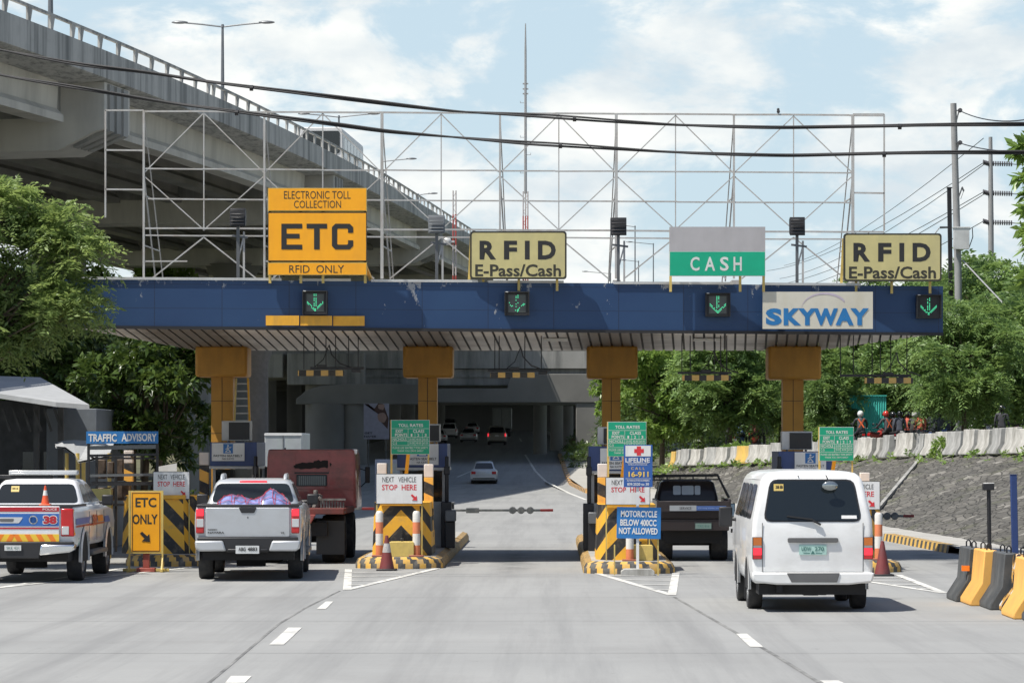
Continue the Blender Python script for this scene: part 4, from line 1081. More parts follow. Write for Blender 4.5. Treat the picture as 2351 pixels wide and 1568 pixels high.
def delineator(px, D, z, h, lab, gnd=.216):
    t = thing('delineator_post', lab, 'delineator', (WX(px, D), D, gnd), 0, 'orange and white delineator posts')
    b = MB(); b.bx(-.14, .14, -.12, .12, 0, .035, M('delineator foot', (.30, .10, .06), .6)); b.build('base', t, bevel=.01)
    b = MB(); b.lathe([(.072, .03), (.072, h-.03), (.06, h), (.045, h+.02), (.001, h+.025)], m_dori, 14); b.build('tube', t)
for px, D, h, lab in ((871, 62.25, .85, 'orange white delineator left of the dark red cone'), (956, 62.2, .85, 'orange white delineator right of the yellow block'),
                      (1446, 59.8, .62, 'short orange white delineator behind the MOTORCYCLE notice'), (2017, 60.3, .86, 'orange white delineator beside the right edge of the van')):
    delineator(px, D, 0, h, lab)
def cone(x, y, h, r, lab, red=m_cone, wht=m_conew, z=0, group='dark red traffic cones', collar=True):
    t = thing('traffic_cone', lab, 'traffic cone', (x, y, z), 0, group)
    b = MB(); b.bx(-r*1.35, r*1.35, -r*1.35, r*1.35, 0, .035, m_blk if red is m_cone else red); b.build('foot', t, bevel=.012)
    f = lambda q: lerp(r, r*.2, q)
    b = MB(); b.lathe([(f(0), .035), (f(.52), .52*h), (f(.78), .78*h), (f(1), h), (.001, h+.008)], red, 16); b.build('body', t)
    if not collar: return
    b = MB(); b.lathe([(f(.52)+.002, .52*h), (f(.78)+.002, .78*h)], wht, 16); b.build('collar', t)
cone(WX(888, 61.0), 61.0, .65, .14, 'dark red cone in front of the yellow concrete block')
cone(WX(2026, 58.4), 58.4, .62, .145, 'dark red cone right of the white van', collar=False)
b = MB(); b.prism(rrect(-.235, .235, 0, .29, .03), 'y', 0, .35, m_yel_fr); b.box((0, .17, .32), (.06, .02, .06), m_blk_mt)
o = b.build('concrete_block', bevel=.01); o.location = (WX(922, 62.1), 62.1, .216); tag(o, 'small yellow concrete block beside the dark red cone', 'concrete block')
o2 = dup(o, 'dingy yellow concrete block behind the MOTORCYCLE notice', (WX(1470, 59.9), 59.9, .216))

# ------------------------------------------------------------------ free-standing boards
D = 60.2; c = (WX(335, D), D, 0); s = D/F
t = thing('board_stand', 'yellow ETC ONLY board with black arrow on a red foot', 'sign', c)
zf = lambda py: WZ(py, D)
p = board(t, 'panel', 298, 373, 1126, 1270, D, c, m_orange, thick=.02, edge_m=m_yel_fr, fw=.03)
b = MB(); a0, a1, h0, h1 = WX(303.5, D)-c[0], WX(367.5, D)-c[0], zf(1265), zf(1131)
for bx_ in ((a0, a1, h0, h0+.012), (a0, a1, h1-.012, h1), (a0, a0+.012, h0+.012, h1-.012), (a1-.012, a1, h0+.012, h1-.012)): b.bx(bx_[0], bx_[1], -.0055, -.0035, bx_[2], bx_[3], m_dk)
b.build('border_line', p, smooth=0)
letters(t, [('ETC', 311, 359, 1142, 1164, m_dkbr, .025), ('ONLY', 304, 362, 1180, 1203, m_dkbr, .025)], D, c, parent=p)
b = MB(); arrow_dr(b, WX(334, D)-c[0], zf(1233), 14*s, m_dk, -.006); b.build('arrow', p, smooth=0)
b = MB()
for px, sg in ((297, -1), (373, 1)):
    x = WX(px, D)-c[0]; b.sep(); b.bar((x, .01, zf(1126)), (x-.0, .01, .05), .03, .03, m_yel_fr)
    b.bar((x-.12, .01, .04), (x+.12, .01, .04), .05, .05, m_yel_fr); b.bar((x, -.2, .03), (x, .2, .03), .05, .05, m_yel_fr); b.bar((x, -.18, .03), (x, .01, .26), .025, .025, m_yel_fr)
b.build('leg', t)
b = MB(); mr_ = M('red steel foot', (.30, .07, .05), .6); b.bx(-.06, .06, .03, .12, .08, zf(1268), mr_); b.bx(-.17, .17, -.08, .2, 0, .08, mr_); b.build('foot', t, bevel=.01)

D = 58.6; c = (WX(1464, D), D, 0); s = D/F
m_sgnb = M('notice blue', (.02, .17, .45), .5, var=.06)
t = thing('notice_board', 'blue MOTORCYCLE BELOW 400CC NOT ALLOWED notice on white post', 'sign', c)
p = board(t, 'panel', 1414, 1515, 1164, 1236, D, c, m_sgnb, thick=.02)
letters(t, [('MOTORCYCLE', 1423, 1506, 1172, 1187, m_whp, .03), ('BELOW 400CC', 1422, 1505, 1192, 1207, m_whp, .03), ('NOT ALLOWED', 1419, 1508, 1211, 1226, m_whp, .03)], D, c, parent=p)
p.rotation_euler = (0, R(1.0), 0)
b = MB(); b.bx(-.025, .025, .02, .07, .12, WZ(1160, D), m_whp); b.build('post', t)
b = MB()
for px, y1 in ((1411, 1250), (1511, 1236)): b.sep(); b.bx(WX(px, D)-c[0]-.012, WX(px, D)-c[0]+.012, .03, .055, 0, WZ(y1, D), m_yel_fr)
b.build('leg', t)
b = MB(); b.prism([(-.30, 0), (.30, 0), (.30, .08), (.24, .12), (-.24, .12), (-.30, .08)], 'y', -.1, .25, m_conc_wh); b.build('foot', t, bevel=.01)
D = 58.9; c = (WX(1466, D), D, 1.0)
m_life = M('deep sign blue', (.025, .10, .34), .5, var=.06)
t = thing('sign_board', 'blue and white LIFELINE ambulance board with red cross', 'sign', c)
p = board(t, 'panel', 1432, 1498, 1021, 1118, D, c, m_life, thick=.02)
b = MB(); X = lambda q: WX(q, D)-c[0]; Z = lambda q: WZ(q, D)-c[2]
b.bx(X(1436), X(1494), -.005, -.003, Z(1047.5), Z(1023), m_whp); wp = b.build('white_panel', p, smooth=0); b = MB()
b.bx(X(1462), X(1471.5), -.008, -.0055, Z(1045.5), Z(1024.5), m_red); b.bx(X(1456), X(1478), -.0085, -.006, Z(1039.5), Z(1030.5), m_red); b.build('red_cross', wp, smooth=0); b = MB()
for py, x0, x1 in ((1062.5, 1440, 1489), (1098.5, 1436, 1494)): b.bx(X(x0), X(x1), -.005, -.003, Z(py+.5), Z(py-.3), m_whp); b.sep()
b.build('rule_line', p, smooth=0)
m_ylw = M('yellow lettering', (.75, .50, .10), .5)
letters(t, [('LIFELINE', 1436, 1492, 1051, 1061, m_whp, .02), ('AMBULANCE RESCUE', 1442, 1486, 1064.5, 1068, m_whp, .0), ('C A L L', 1449, 1480, 1072, 1078, m_ylw, .0), ('16-911', 1443, 1489, 1082, 1095, m_ylw, .03), ('ALTERNATIVE NUMBERS', 1439, 1491, 1101, 1105, m_whp, .01), ('839.2520 to 30', 1440, 1490, 1108, 1114.5, m_whp, .02)], D, c, parent=p)
b = MB(); b.bx(-.025+WX(1464, D)-c[0], .025+WX(1464, D)-c[0], .021, .05, WZ(1240, D)-c[2], Z(1024), m_whp); b.build('post', t)

# traffic advisory frame on the left island
D = 64.6; c = (WX(280, D), D, .216); s = D/F
t = thing('advisory_frame', 'blue TRAFFIC ADVISORY board on an open black steel frame', 'sign', c)
p = board(t, 'panel', 198, 363, 990, 1018, D, c, m_sgnb, thick=.04)
letters(t, [('TRAFFIC', 203, 268, 996, 1014, m_whp, .03), ('ADVISORY', 279, 360, 995, 1013, m_whp, .03)], D, c, parent=p)
b = MB(); X = lambda q: WX(q, D)-c[0]; Z = lambda q: WZ(q, D)-c[2]
for px in (202, 360): b.bar((X(px), .08, 0), (X(px), .08, Z(1018)), .05, .05, m_blk_mt)
for px in (214, 258): b.bar((X(px), .5, 0), (X(px), .5, Z(1045)), .05, .05, m_blk_mt)
for py in (1028, 1046, 1092, 1113, 1160): b.bar((X(200), .08, Z(py)), (X(362), .08, Z(py-3)), .04, .05 if py != 1028 else .08, m_gal_dk if py in (1092, 1028) else m_blk_mt)
for py in (1052, 1108): b.bar((X(202), .5, Z(py)), (X(350), .5, Z(py)), .04, .04, m_blk_mt)
for px in (206, 300, 356): b.bar((X(px), .08, Z(1046)), (X(px), .5, Z(1052)), .03, .03, m_blk_mt)
b.build('open_frame', t)
b = MB(); m_clut = M('brown stacked gear', (.10, .07, .05), .7, var=.5, scale=9)
for px, z0, w, h in ((222, 1100, 20, 45), (244, 1098, 14, 38), (264, 1104, 18, 50), (232, 1150, 40, 30), (275, 1150, 30, 40)):
    b.sep(); b.bx(X(px-w/2), X(px+w/2), .6, .8, Z(z0), Z(z0-h), m_clut)
b.build('stacked_gear', t, bevel=.02)
b = MB(); b.bx(-.2, .19, 0, .22, 0, WZ(1122, 64.0)-.216, M('cream cabinet paint', (.46, .38, .13), .6, dirt=(.3, .25, .1), dirt_amt=.4, dirt_scale=(4,4,1)))
b.bx(-.18, .17, -.012, 0, .1, .8, M('cream door', (.50, .42, .16), .6)); b.bx(-.01, .0, -.014, -.012, .1, .8, m_gal_dk)
o = b.build('switch_cabinet', bevel=.01); o.location = (WX(233, 64.2), 64.2, .216); tag(o, 'cream cabinet beside the police pickup mirror', 'cabinet')
# yellow ladder leaning on the first column
D = 70.2; c = (WX(552, D), D, 2.2)
t = thing('ladder', 'tall yellow ladder leaning against the ochre column', 'ladder', c)
b = MB(); X = lambda q: WX(q, D)-c[0]; Z = lambda q: WZ(q, D)-c[2]
b.bar((X(537), 0, Z(1012)), (X(540), .25, Z(868)), .03, .05, m_yel_fr); b.sep(); b.bar((X(575), 0, Z(1012)), (X(567), .25, Z(868)), .04, .07, m_yel); b.build('rail', t)
b = MB()
for k in range(8):
    f = (k+.5)/8; b.sep(); b.bar((lerp(X(538), X(540), f), .02+.25*f, lerp(Z(1008), Z(872), f)), (lerp(X(574), X(567), f), .02+.25*f, lerp(Z(1008), Z(872), f)), .03, .03, m_steel)
b.build('rung', t)
# ================================================================== FLYOVER, CROSSING BRIDGE, BACKGROUND STRUCTURES
def zr(px):                                          # height of the rail top along the flyover
    T = [(-400, 14.0), (190, 14.5), (509, 15.0), (879, 16.5), (1087, 17.5), (1200, 18)]
    for (a, za), (b, zb_) in zip(T, T[1:]):
        if px <= b: return lerp(za, zb_, (px-a)/(b-a))
    return 18
RT = [(-60, -46), (51, 0), (190, 56), (340, 126), (509, 204), (611, 254), (720, 306), (795, 343), (879, 394), (1015, 480), (1087, 525), (1150, 567)]
edge = []
for px, py in RT:
    z = zr(px); D = F*(z-CH)/(HY-py); edge.append(Vector((WX(px, D), D, z)))
# smooth with a fitted cubic in D so that the deck runs in one fair curve
Dd = np.array([e.y for e in edge]); cx3 = np.polyfit(Dd, [e.x for e in edge], 3); cz3 = np.polyfit(Dd, [e.z for e in edge], 2)
def EP(D): return Vector((float(np.polyval(cx3, D)), D, float(np.polyval(cz3, D))))
D0, D1 = 60.0, min(edge[-1].y + 12, 245)
arcD = [D0]; dist = [0]
while arcD[-1] < D1:
    a = EP(arcD[-1]); b = EP(arcD[-1]+.25); dist.append(dist[-1]+(b-a).length); arcD.append(arcD[-1]+.25)
def at_s(s): return float(np.interp(s, dist, arcD))
LEN = dist[-1]
def sec(D, off, dz):
    """point of the flyover: off metres left of the outer parapet, dz below the rail top"""
    a, b = EP(D-.5), EP(D+.5); d = (b-a); d.z = 0; d.normalize()
    return EP(D) + Vector((-d.y, d.x, 0))*off + Vector((0, 0, -dz))
def sweep(mb, prof, s0, s1, step, m, caps=True):
    n = max(1, int((s1-s0)/step)); rings = []
    for i in range(n+1):
        D = at_s(lerp(s0, s1, i/n)); rings.append([sec(D, o, z) for o, z in prof])
    mb.loft(rings, m, caps=caps)
WIDTH = 26.0
fly = thing('flyover', 'long grey concrete flyover curving over the toll plaza from the left', 'flyover')
b = MB()
sweep(b, [(0, .46), (.0, 1.28), (.06, 1.32), (1.2, 1.40), (WIDTH-1.2, 1.40), (WIDTH, 1.30), (WIDTH, .46), (WIDTH-.3, .46), (WIDTH-.35, 1.05), (.35, 1.05), (.22, .46)], 0, LEN, 4, m_conc_fa)
b.build('deck', fly)
b = MB(); S = 0
sweep(b, [(.02, 0), (.02, .08), (.12, .08), (.12, 0)], 0, LEN, 4, m_conc_fa)
rail = b.build('parapet_rail', fly)
b = MB(); s = 1.0; k = 0
while s < LEN-1:
    for ds, w in ((0, .24),):
        b.sep(); D = at_s(s); D2 = at_s(s+w); D3 = at_s(s+w+.22)
        b.loft([[sec(at_s(s-.05), .03, .47), sec(at_s(s-.05), .2, .47), sec(at_s(s-.02), .2, .08), sec(at_s(s-.02), .03, .08)][:4] if False else [sec(D, .03, .47), sec(D, .10, .47), sec(D, .10, .075), sec(D, .03, .075)],
                [sec(D2, .03, .47), sec(D2, .10, .47), sec(D3, .10, .075), sec(D3, .03, .075)]], m_conc_fa)
    s += 2.45 if k % 9 != 5 else 1.0
    k += 1
b.build('parapet_post', fly)
# piers: where the diaphragms show in the picture
def s_at_px(px):
    best = min(range(len(arcD)), key=lambda i: abs(VX + F*sec(arcD[i], 1.2, 2).x/sec(arcD[i], 1.2, 2).y - px)); return dist[best]
PIER = [s_at_px(q) for q in (185, 722, 970, 1120)]
PIER = [max(PIER[0]-44, .5)] + PIER
girder_offs = [1.35, 4.2, 7.1, 9.9, 12.8, 15.7, 18.6, 21.4, 24.2]
for i in range(len(PIER)-1):
    a, c = PIER[i]+2.0, PIER[i+1]-2.2
    for j, o in enumerate(girder_offs):
        b = MB(); h = 1.40
        sweep(b, [(o, h-.01), (o+.04, h+.82), (o-.16, h+1.0), (o-.16, h+1.22), (o+.56, h+1.22), (o+.56, h+1.0), (o+.36, h+.82), (o+.40, h-.01)], a, c, 4, m_conc_lt if j == 0 else m_conc_in)  # inner girders take the concrete darkened to imitate shade
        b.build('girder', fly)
for i, s in enumerate(PIER[1:]):
    D = at_s(s); b = MB()
    dA, dB, dC, dD = at_s(s-1.75), at_s(s-.75), at_s(s+.75), at_s(s+1.75)
    sweep(b, [(1.5, 1.35), (1.5, 2.45), (24.6, 2.45), (24.6, 1.35)], s-1.75, s-.75, 2, m_conc)
    sweep(b, [(1.5, 1.35), (1.5, 2.45), (24.6, 2.45), (24.6, 1.35)], s+.75, s+1.75, 2, m_conc)
    sweep(b, [(.16, 1.35), (.16, 2.75), (.5, 2.85), (1.6, 3.4), (6.5, 3.5), (19.5, 3.5), (23.0, 3.0), (25.4, 2.4), (25.4, 1.35)], s-1.3, s+2.2, 2, m_conc_lt)
    for q in range(3): sweep(b, [(.08, 1.4), (.08, 2.8+q*.02), (1.2, 3.3), (1.2, 1.4)], s-.9+q*.95, s-.3+q*.95, 2, m_conc)
    b.build('pier_cap', fly)
    b = MB(); base = sec(D, 13, 3.4)
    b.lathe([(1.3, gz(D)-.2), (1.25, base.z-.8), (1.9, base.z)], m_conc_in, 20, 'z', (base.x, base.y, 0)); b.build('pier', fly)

# lamps along the flyover
m_lamp = M('lamp post grey', (.16, .17, .18), .45, .4)
def lamp(px, ytop, D, zbase, span, lab, y2=None):
    z = WZ(ytop, D); c = (WX(px, D), D, zbase)
    t = thing('street_lamp', lab, 'street lamp', c, 0, 'street lamps')
    b = MB(); h = z-zbase; b.tube((0, 0, 0), (0, 0, h), .10, m_lamp, .05, 10); b.tube((0, 0, h-.06), (0, 0, h+.06), .08, m_lamp, .05, 8); b.build('pole', t)
    for sg, w in ((-1, span[0]), (1, span[1])):
        if w <= 0: continue
        b = MB(); b.path([(sg*.05, 0, h-.04), (sg*w*.55, 0, h+.12*w*.3), (sg*w, 0, h+.22*w*.35)], .035, m_lamp, 6); a = b.build('arm', t)
        b = MB(); b.ball((sg*(w+.22), 0, h+.22*w*.35+.02), .3, m_lamp, 12, 8, 1.15, .45, .22); b.build('lamp_head', a)
D = 135.0
lamp(511, 60, D, EP(D).z-1.0, (1.55, 1.6), 'double-armed street lamp rising from the flyover against the cloud')
D = 184.0
lamp(778, 268, D, EP(D).z-1.05, (1.75, 1.75), 'double-armed street lamp behind the bus on the flyover')
lamp(116, -140, 96, EP(96).z-1.0, (1.6, 1.6), 'street lamp cut off by the top edge of the photo')
lamp(878, 370, 205, EP(205).z-1.05, (0.0, 1.6), 'small single-armed lamp beside a thick frame post')
lamp(960, 447, 225, EP(225).z-1.05, (0.0, 0.8), 'tiny street lamp at the far end of the flyover')
for px, y0, D, sp, lab in ((1458, 520, 300, (1.6, 0), 'far street lamp just right of the twin floodlight post'), (1500, 560, 330, (2.2, 0), 'far street lamp left of the CASH sign'), (1466, 600, 340, (1.4, 0), 'shorter far street lamp behind the canopy beside a taller one'), (1402, 628, 360, (2.6, 0), 'low far street lamp barely above the canopy roof')):
    lamp(px, y0, D, gz(D), sp, lab)

# bus on the flyover
m_busw = M('bus white', (.58, .58, .57), .4, dirt=(.35, .35, .34), dirt_amt=.3, dirt_scale=(2,2,2))
D = 166.0; a, b_ = EP(D-1), EP(D+1); ang = math.atan2(-(b_-a).x, (b_-a).y)
pos = sec(D, 3.0, 1.05)
t = thing('bus', 'white bus with dark rear window driving on the flyover', 'bus', pos, ang)
b = MB(); b.prism(rrect(-1.1, 1.1, .45, 3.25, .22), 'y', 0, 9.5, m_busw); b.bx(-1.02, 1.02, .1, 9.3, .25, .45, m_under); b.build('body', t, bevel=.05)
b = MB(); b.prism(rrect(-.95, .95, 1.9, 3.05, .12), 'y', -.03, -.004, m_glass); b.build('rear_window', t)
b = MB()
for k in range(6): b.bx(1.1, 1.112, .6+k*1.45, 1.85+k*1.45, 1.75, 2.75, M('pale bus window', (.35, .36, .36), .2))
b.build('side_window', t)
b = MB(); b.bx(-.95, -.75, -.02, -.002, .9, 1.3, m_red); b.sep(); b.bx(.75, .95, -.02, -.002, .9, 1.3, m_red); b.bx(.84, .92, -.02, -.002, 2.9, 3.0, m_blk); b.build('tail_light', t)
for y in (1.8, 7.6):
    for x in (-.95, .95):
        w = MB(); w.lathe([(.2, -.12), (.45, -.12), (.48, -.08), (.48, .08), (.45, .12), (.2, .12)], m_rub, 16, 'x', (x, y, .48)); w.build('wheel', t)

# ------------------------------------------------------------------ lower bridge crossing behind the booths
Db = 245.0
def BX(px): return WX(px, Db)
def BZ(py): return WZ(py, Db)
t = thing('road_bridge', 'low grey concrete bridge crossing behind the toll booths', 'bridge')
b = MB()
b.bx(BX(300), BX(1378), Db, Db+20, BZ(846), BZ(842), m_conc); b.bx(BX(380), BX(1378), Db-.4, Db-.15, BZ(846), BZ(806), m_conc)
b.bx(BX(1005), BX(1378), Db-.14, Db+.3, BZ(846), BZ(808), m_conc)
b.build('deck', t, smooth=0)
b = MB()
for k in range(5): b.sep(); b.bx(BX(735), BX(1378), Db+k*2.0, Db+k*2.0+.5, BZ(884), BZ(847), m_conc)
b.bx(BX(735), BX(1378), Db-.12, Db, BZ(866), BZ(861), m_conc)
b.sep(); b.bx(BX(570), BX(661), Db, Db+8.6, BZ(868), BZ(847), m_conc)
b.build('girder', t, smooth=0)
b = MB(); b.bx(BX(662), BX(840), Db-1.2, Db-.5, BZ(884), BZ(812), m_conc); b.sep(); b.bx(BX(575), BX(652), Db-1.1, Db-.5, BZ(868), BZ(812), m_conc); b.build('end_block', t, bevel=.05)
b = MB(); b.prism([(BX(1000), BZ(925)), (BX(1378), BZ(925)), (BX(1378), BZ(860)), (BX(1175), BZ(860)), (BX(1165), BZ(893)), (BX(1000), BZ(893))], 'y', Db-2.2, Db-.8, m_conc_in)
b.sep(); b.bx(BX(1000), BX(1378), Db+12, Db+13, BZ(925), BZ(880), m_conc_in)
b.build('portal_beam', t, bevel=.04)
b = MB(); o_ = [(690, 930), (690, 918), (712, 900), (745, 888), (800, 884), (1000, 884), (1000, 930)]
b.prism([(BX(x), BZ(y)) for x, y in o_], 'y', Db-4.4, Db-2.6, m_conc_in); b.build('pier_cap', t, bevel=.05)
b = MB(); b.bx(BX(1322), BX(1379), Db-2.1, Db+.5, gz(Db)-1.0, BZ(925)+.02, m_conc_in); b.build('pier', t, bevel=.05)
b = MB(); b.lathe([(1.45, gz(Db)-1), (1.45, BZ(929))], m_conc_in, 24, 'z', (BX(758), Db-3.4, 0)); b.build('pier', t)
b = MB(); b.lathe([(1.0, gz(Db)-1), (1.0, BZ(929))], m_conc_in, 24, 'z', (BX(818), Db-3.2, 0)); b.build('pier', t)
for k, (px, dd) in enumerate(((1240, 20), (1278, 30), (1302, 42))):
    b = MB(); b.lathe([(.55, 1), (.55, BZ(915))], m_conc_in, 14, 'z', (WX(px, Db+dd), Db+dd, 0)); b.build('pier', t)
# big plain columns at the left, under the flyover
m_colp = M('pinkish column concrete', (.30, .26, .24), .85, dirt=(.16, .15, .14), dirt_amt=.5, dirt_scale=(.5, .5, .15), world=True)
for px, D, r, m, lab in ((461, 150, .62, m_conc, 'wide grey concrete pier left of the first ochre column'), (592, 190, .60, m_colp, 'brownish concrete pier seen past the yellow ladder')):
    b = MB(); b.lathe([(r*1.05, gz(D)-.3), (r, 7.2), (r*1.6, 8.3), (r*1.6, 9.2)], m, 20); o = b.build('bridge_pier'); o.location = (WX(px, D), D, 0); tag(o, lab, 'pier', 'single bridge piers')
# dark wall added behind the underpass so the road runs into shade, not into open field
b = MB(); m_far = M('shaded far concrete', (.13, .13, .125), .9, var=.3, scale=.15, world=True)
b.bx(-60, 14, 425, 429, 3, 16, m_far); tag(b.build('far_wall', smooth=0), 'long dark wall added for shade far beyond the underpass', 'wall')
b = MB(); b.bx(-60, 13, 262, 470, 10.2, 11.0, m_conc_in)  # deck extended over the far wall to keep it in shade
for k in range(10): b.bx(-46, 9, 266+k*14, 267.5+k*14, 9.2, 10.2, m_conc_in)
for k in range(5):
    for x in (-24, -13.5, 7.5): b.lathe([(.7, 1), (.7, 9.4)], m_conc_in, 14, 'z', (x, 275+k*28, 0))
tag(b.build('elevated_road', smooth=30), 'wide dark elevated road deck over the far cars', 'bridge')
# advertising panel under the bridge
D = 225; c = (WX(872, D), D, 3)
t = thing('billboard', 'pale advertising panel with brown and pink shapes under the bridge', 'billboard', c)
b = MB(); X = lambda q: WX(q, D)-c[0]; Z = lambda q: WZ(q, D)-c[2]
b.bx(X(835), X(893), 0, .1, Z(1008), Z(926), M('poster paper', (.40, .39, .47), .6)); p = b.build('panel', t)
b = MB(); m_pb, m_pp = M('poster brown', (.10, .05, .04), .6), M('poster pink', (.42, .27, .22), .6)
b.poly([(X(q[0]), -.004, Z(q[1])) for q in ((836, 927), (846, 927), (868, 950), (872, 966), (890, 985), (892, 960), (880, 927), (868, 926), (860, 938), (848, 930))], m_pb)
b.poly([(X(q[0]), -.008, Z(q[1])) for q in rpoly(((866, 950), (882, 946), (889, 958), (882, 972), (868, 966)), 6)], m_pp)
b.poly([(X(q[0]), -.008, Z(q[1])) for q in rpoly(((868, 928), (884, 928), (880, 942), (868, 938)), 4)], m_pp)
text_mb(b, 'GET', X(846), -.006, Z(994), X(856)-X(838), .14, m_dk, .02); text_mb(b, 'FASTER', X(850), -.006, Z(1002), X(866)-X(838), .14, m_dk, .02)
b.build('picture', p, smooth=0)
b = MB(); b.bx(X(845), X(847), .1, .2, -3.2, Z(1008), m_gal_dk); b.sep(); b.bx(X(885), X(887), .1, .2, -3.2, Z(1008), m_gal_dk); b.build('post', t)
# pale roadside cabinet behind the first booth
D = 130; b = MB(); s = D/F
b.bx(-.5, .5, 0, .8, 0, 1.85, M('pale cabinet', (.36, .38, .47), .6, dirt=(.2, .2, .2), dirt_amt=.4)); b.bx(-.44, .44, -.012, 0, .12, 1.7, M('pale cabinet door', (.40, .42, .41), .6))
b.bx(-.02, 0, -.016, -.012, .12, 1.7, m_gal_dk); b.bx(-.34, -.12, -.02, -.012, 1.1, 1.3, m_gal_dk)
o = b.build('utility_cabinet', bevel=.015); o.location = (WX(890, D), D, 0); tag(o, 'pale utility cabinet in the shade left of the toll rates board', 'cabinet')
# white box body of a truck standing behind the booth
D = 92; c = (WX(650, D), D, 0); s = D/F
t = thing('box_truck', 'white box truck standing in shade behind the red truck', 'truck', c, .0)
b = MB(); b.bx(-.52, .52, 0, 3.2, .7, WZ(994, D), M('box body white', (.38, .40, .41), .5, dirt=(.36, .47, .38), dirt_amt=.4)); b.build('cargo_box', t, bevel=.02)
b = MB(); b.bx(-.53, .53, -.02, 0, WZ(998, D)-.02, WZ(994, D)-.01, m_whp); b.bx(-.01, .01, -.02, -.002, .75, WZ(999, D), m_gal_dk); b.build('rear_door', t)
b = MB(); b.bx(-.45, .45, .1, 4.2, .45, .7, m_under); b.bx(-.5, .5, 3.4, 4.6, .6, 2.0, m_whp); b.build('chassis', t)
for x in (-.42, .42):
    for y in (.8, 3.8):
        w = MB(); w.lathe([(.1, -.1), (.34, -.1), (.47, -.05), (.47, .05), (.34, .1), (.1, .1)], m_rub, 16, 'x', (x, y, .47)); w.build('wheel', t)
# ================================================================== VEHICLES
def paint(name, col, var=.03, metal=0.0, rough=.32, dirt=(.3, .28, .24), amt=.25):
    return M(name, col, rough, metal, var=var, scale=1.5, coat=.5, dirt=dirt, dirt_amt=amt, dirt_scale=(2, 2, 3))
m_vanw = paint('white van paint', (.76, .765, .755), amt=.22)
m_silv = paint('silver paint', (.50, .515, .53), metal=.35, rough=.36, amt=.2)
m_polw = paint('white pickup paint', (.74, .745, .75), amt=.2)
m_tail = M('tail lamp red', (.50, .012, .015), .15, coat=.5)
m_tail_lit = M('lit brake lamp', (.95, .03, .05), .2, emit=.7)
m_amber = M('amber lamp', (.55, .15, .02), .2, coat=.4)
m_clear = M('clear lamp lens', (.55, .56, .56), .15, coat=.5)
m_lens = M('grey lamp lens', (.30, .29, .29), .2, coat=.4)
m_plate = M('number plate white', (.62, .63, .62), .45)
m_plateg = M('number plate pale green', (.38, .58, .52), .45)
m_dkred = paint('dull red truck paint', (.36, .075, .066), rough=.65, dirt=(.12, .045, .036), amt=.75)
m_maroon = paint('dark maroon truck paint', (.015, .008, .008), rough=.65, dirt=(.018, .013, .012), amt=.5)
m_pblue = M('livery blue', (.03, .13, .42), .35); m_pred = M('livery red', (.42, .02, .03), .35); m_pora = M('livery orange', (.85, .22, .02), .4); m_pyel = M('livery yellow', (.85, .55, .05), .4)
m_grey = M('grey trim', (.12, .12, .12), .5)

class Lv:
    """body given as rounded rectangles stacked in height: (z, rear y, front y, half width)"""
    def __init__(s, L, r=.08): s.L = L; s.r = r
    def at(s, z):
        L = s.L
        if z <= L[0][0]: return L[0][1:4]
        for a, b in zip(L, L[1:]):
            if z <= b[0]:
                t = (z-a[0])/(b[0]-a[0]); return tuple(lerp(a[i], b[i], t) for i in (1, 2, 3))
        return L[-1][1:4]
    def shell(s, mb, m, n=4):
        rings = []
        for lv in s.L:
            z, y0, y1, w = lv[:4]; r = lv[4] if len(lv) > 4 else s.r
            rings.append([(x, y, z) for x, y in rrect(-w, w, y0, y1, min(r, w*.45, (y1-y0)*.45), n)])
        mb.loft(rings, m)
    def rear(s, mb, pts, m, d=.006, dense=True):
        if dense:   # split at body bends so the panel follows the surface
            mb.poly([(x, s.at(z)[0]-d, z) for x, z in pts], m)
    def front(s, mb, pts, m, d=.006): mb.poly([(x, s.at(z)[1]+d, z) for x, z in pts], m)
    def side(s, mb, pts, m, sg, d=.005): mb.poly([(sg*(s.at(z)[2]+d), y, z) for y, z in pts], m)
def wheel(t, x, y, r, w=.22, rim=True, rm=None):
    sg = 1 if x > 0 else -1; b = MB(); k = w/2
    b.lathe([(r*.62, -k*.7), (r*.7, -k), (r*.95, -k), (r, -k*.72), (r, k*.72), (r*.95, k), (r*.7, k), (r*.62, k*.7)], m_rub, 26, 'x', (x, y, r))
    b.lathe([(.001, 0), (r*.62, 0)], m_under, 20, 'x', (x, y, r))
    o = b.build('wheel', t)
    if rim:
        b = MB(); rm = rm or m_alloy
        e = x+sg*k*.72
        b.lathe([(r*.64, e+sg*.015), (r*.60, e+sg*.02), (r*.56, e-sg*.02)], rm, 22, 'x', (0, y, r))
        for q in range(6):
            a = 2*PI*q/6; c, s_ = math.cos(a), math.sin(a)
            b.bar((e, y+c*r*.1, r+s_*r*.1), (e, y+c*r*.6, r+s_*r*.6), .05, .03, rm)
        b.lathe([(.001, e+sg*.02), (r*.16, e+sg*.015), (r*.18, e-sg*.02)], rm, 12, 'x', (0, y, r))
        b.build('rim', o)
    return o
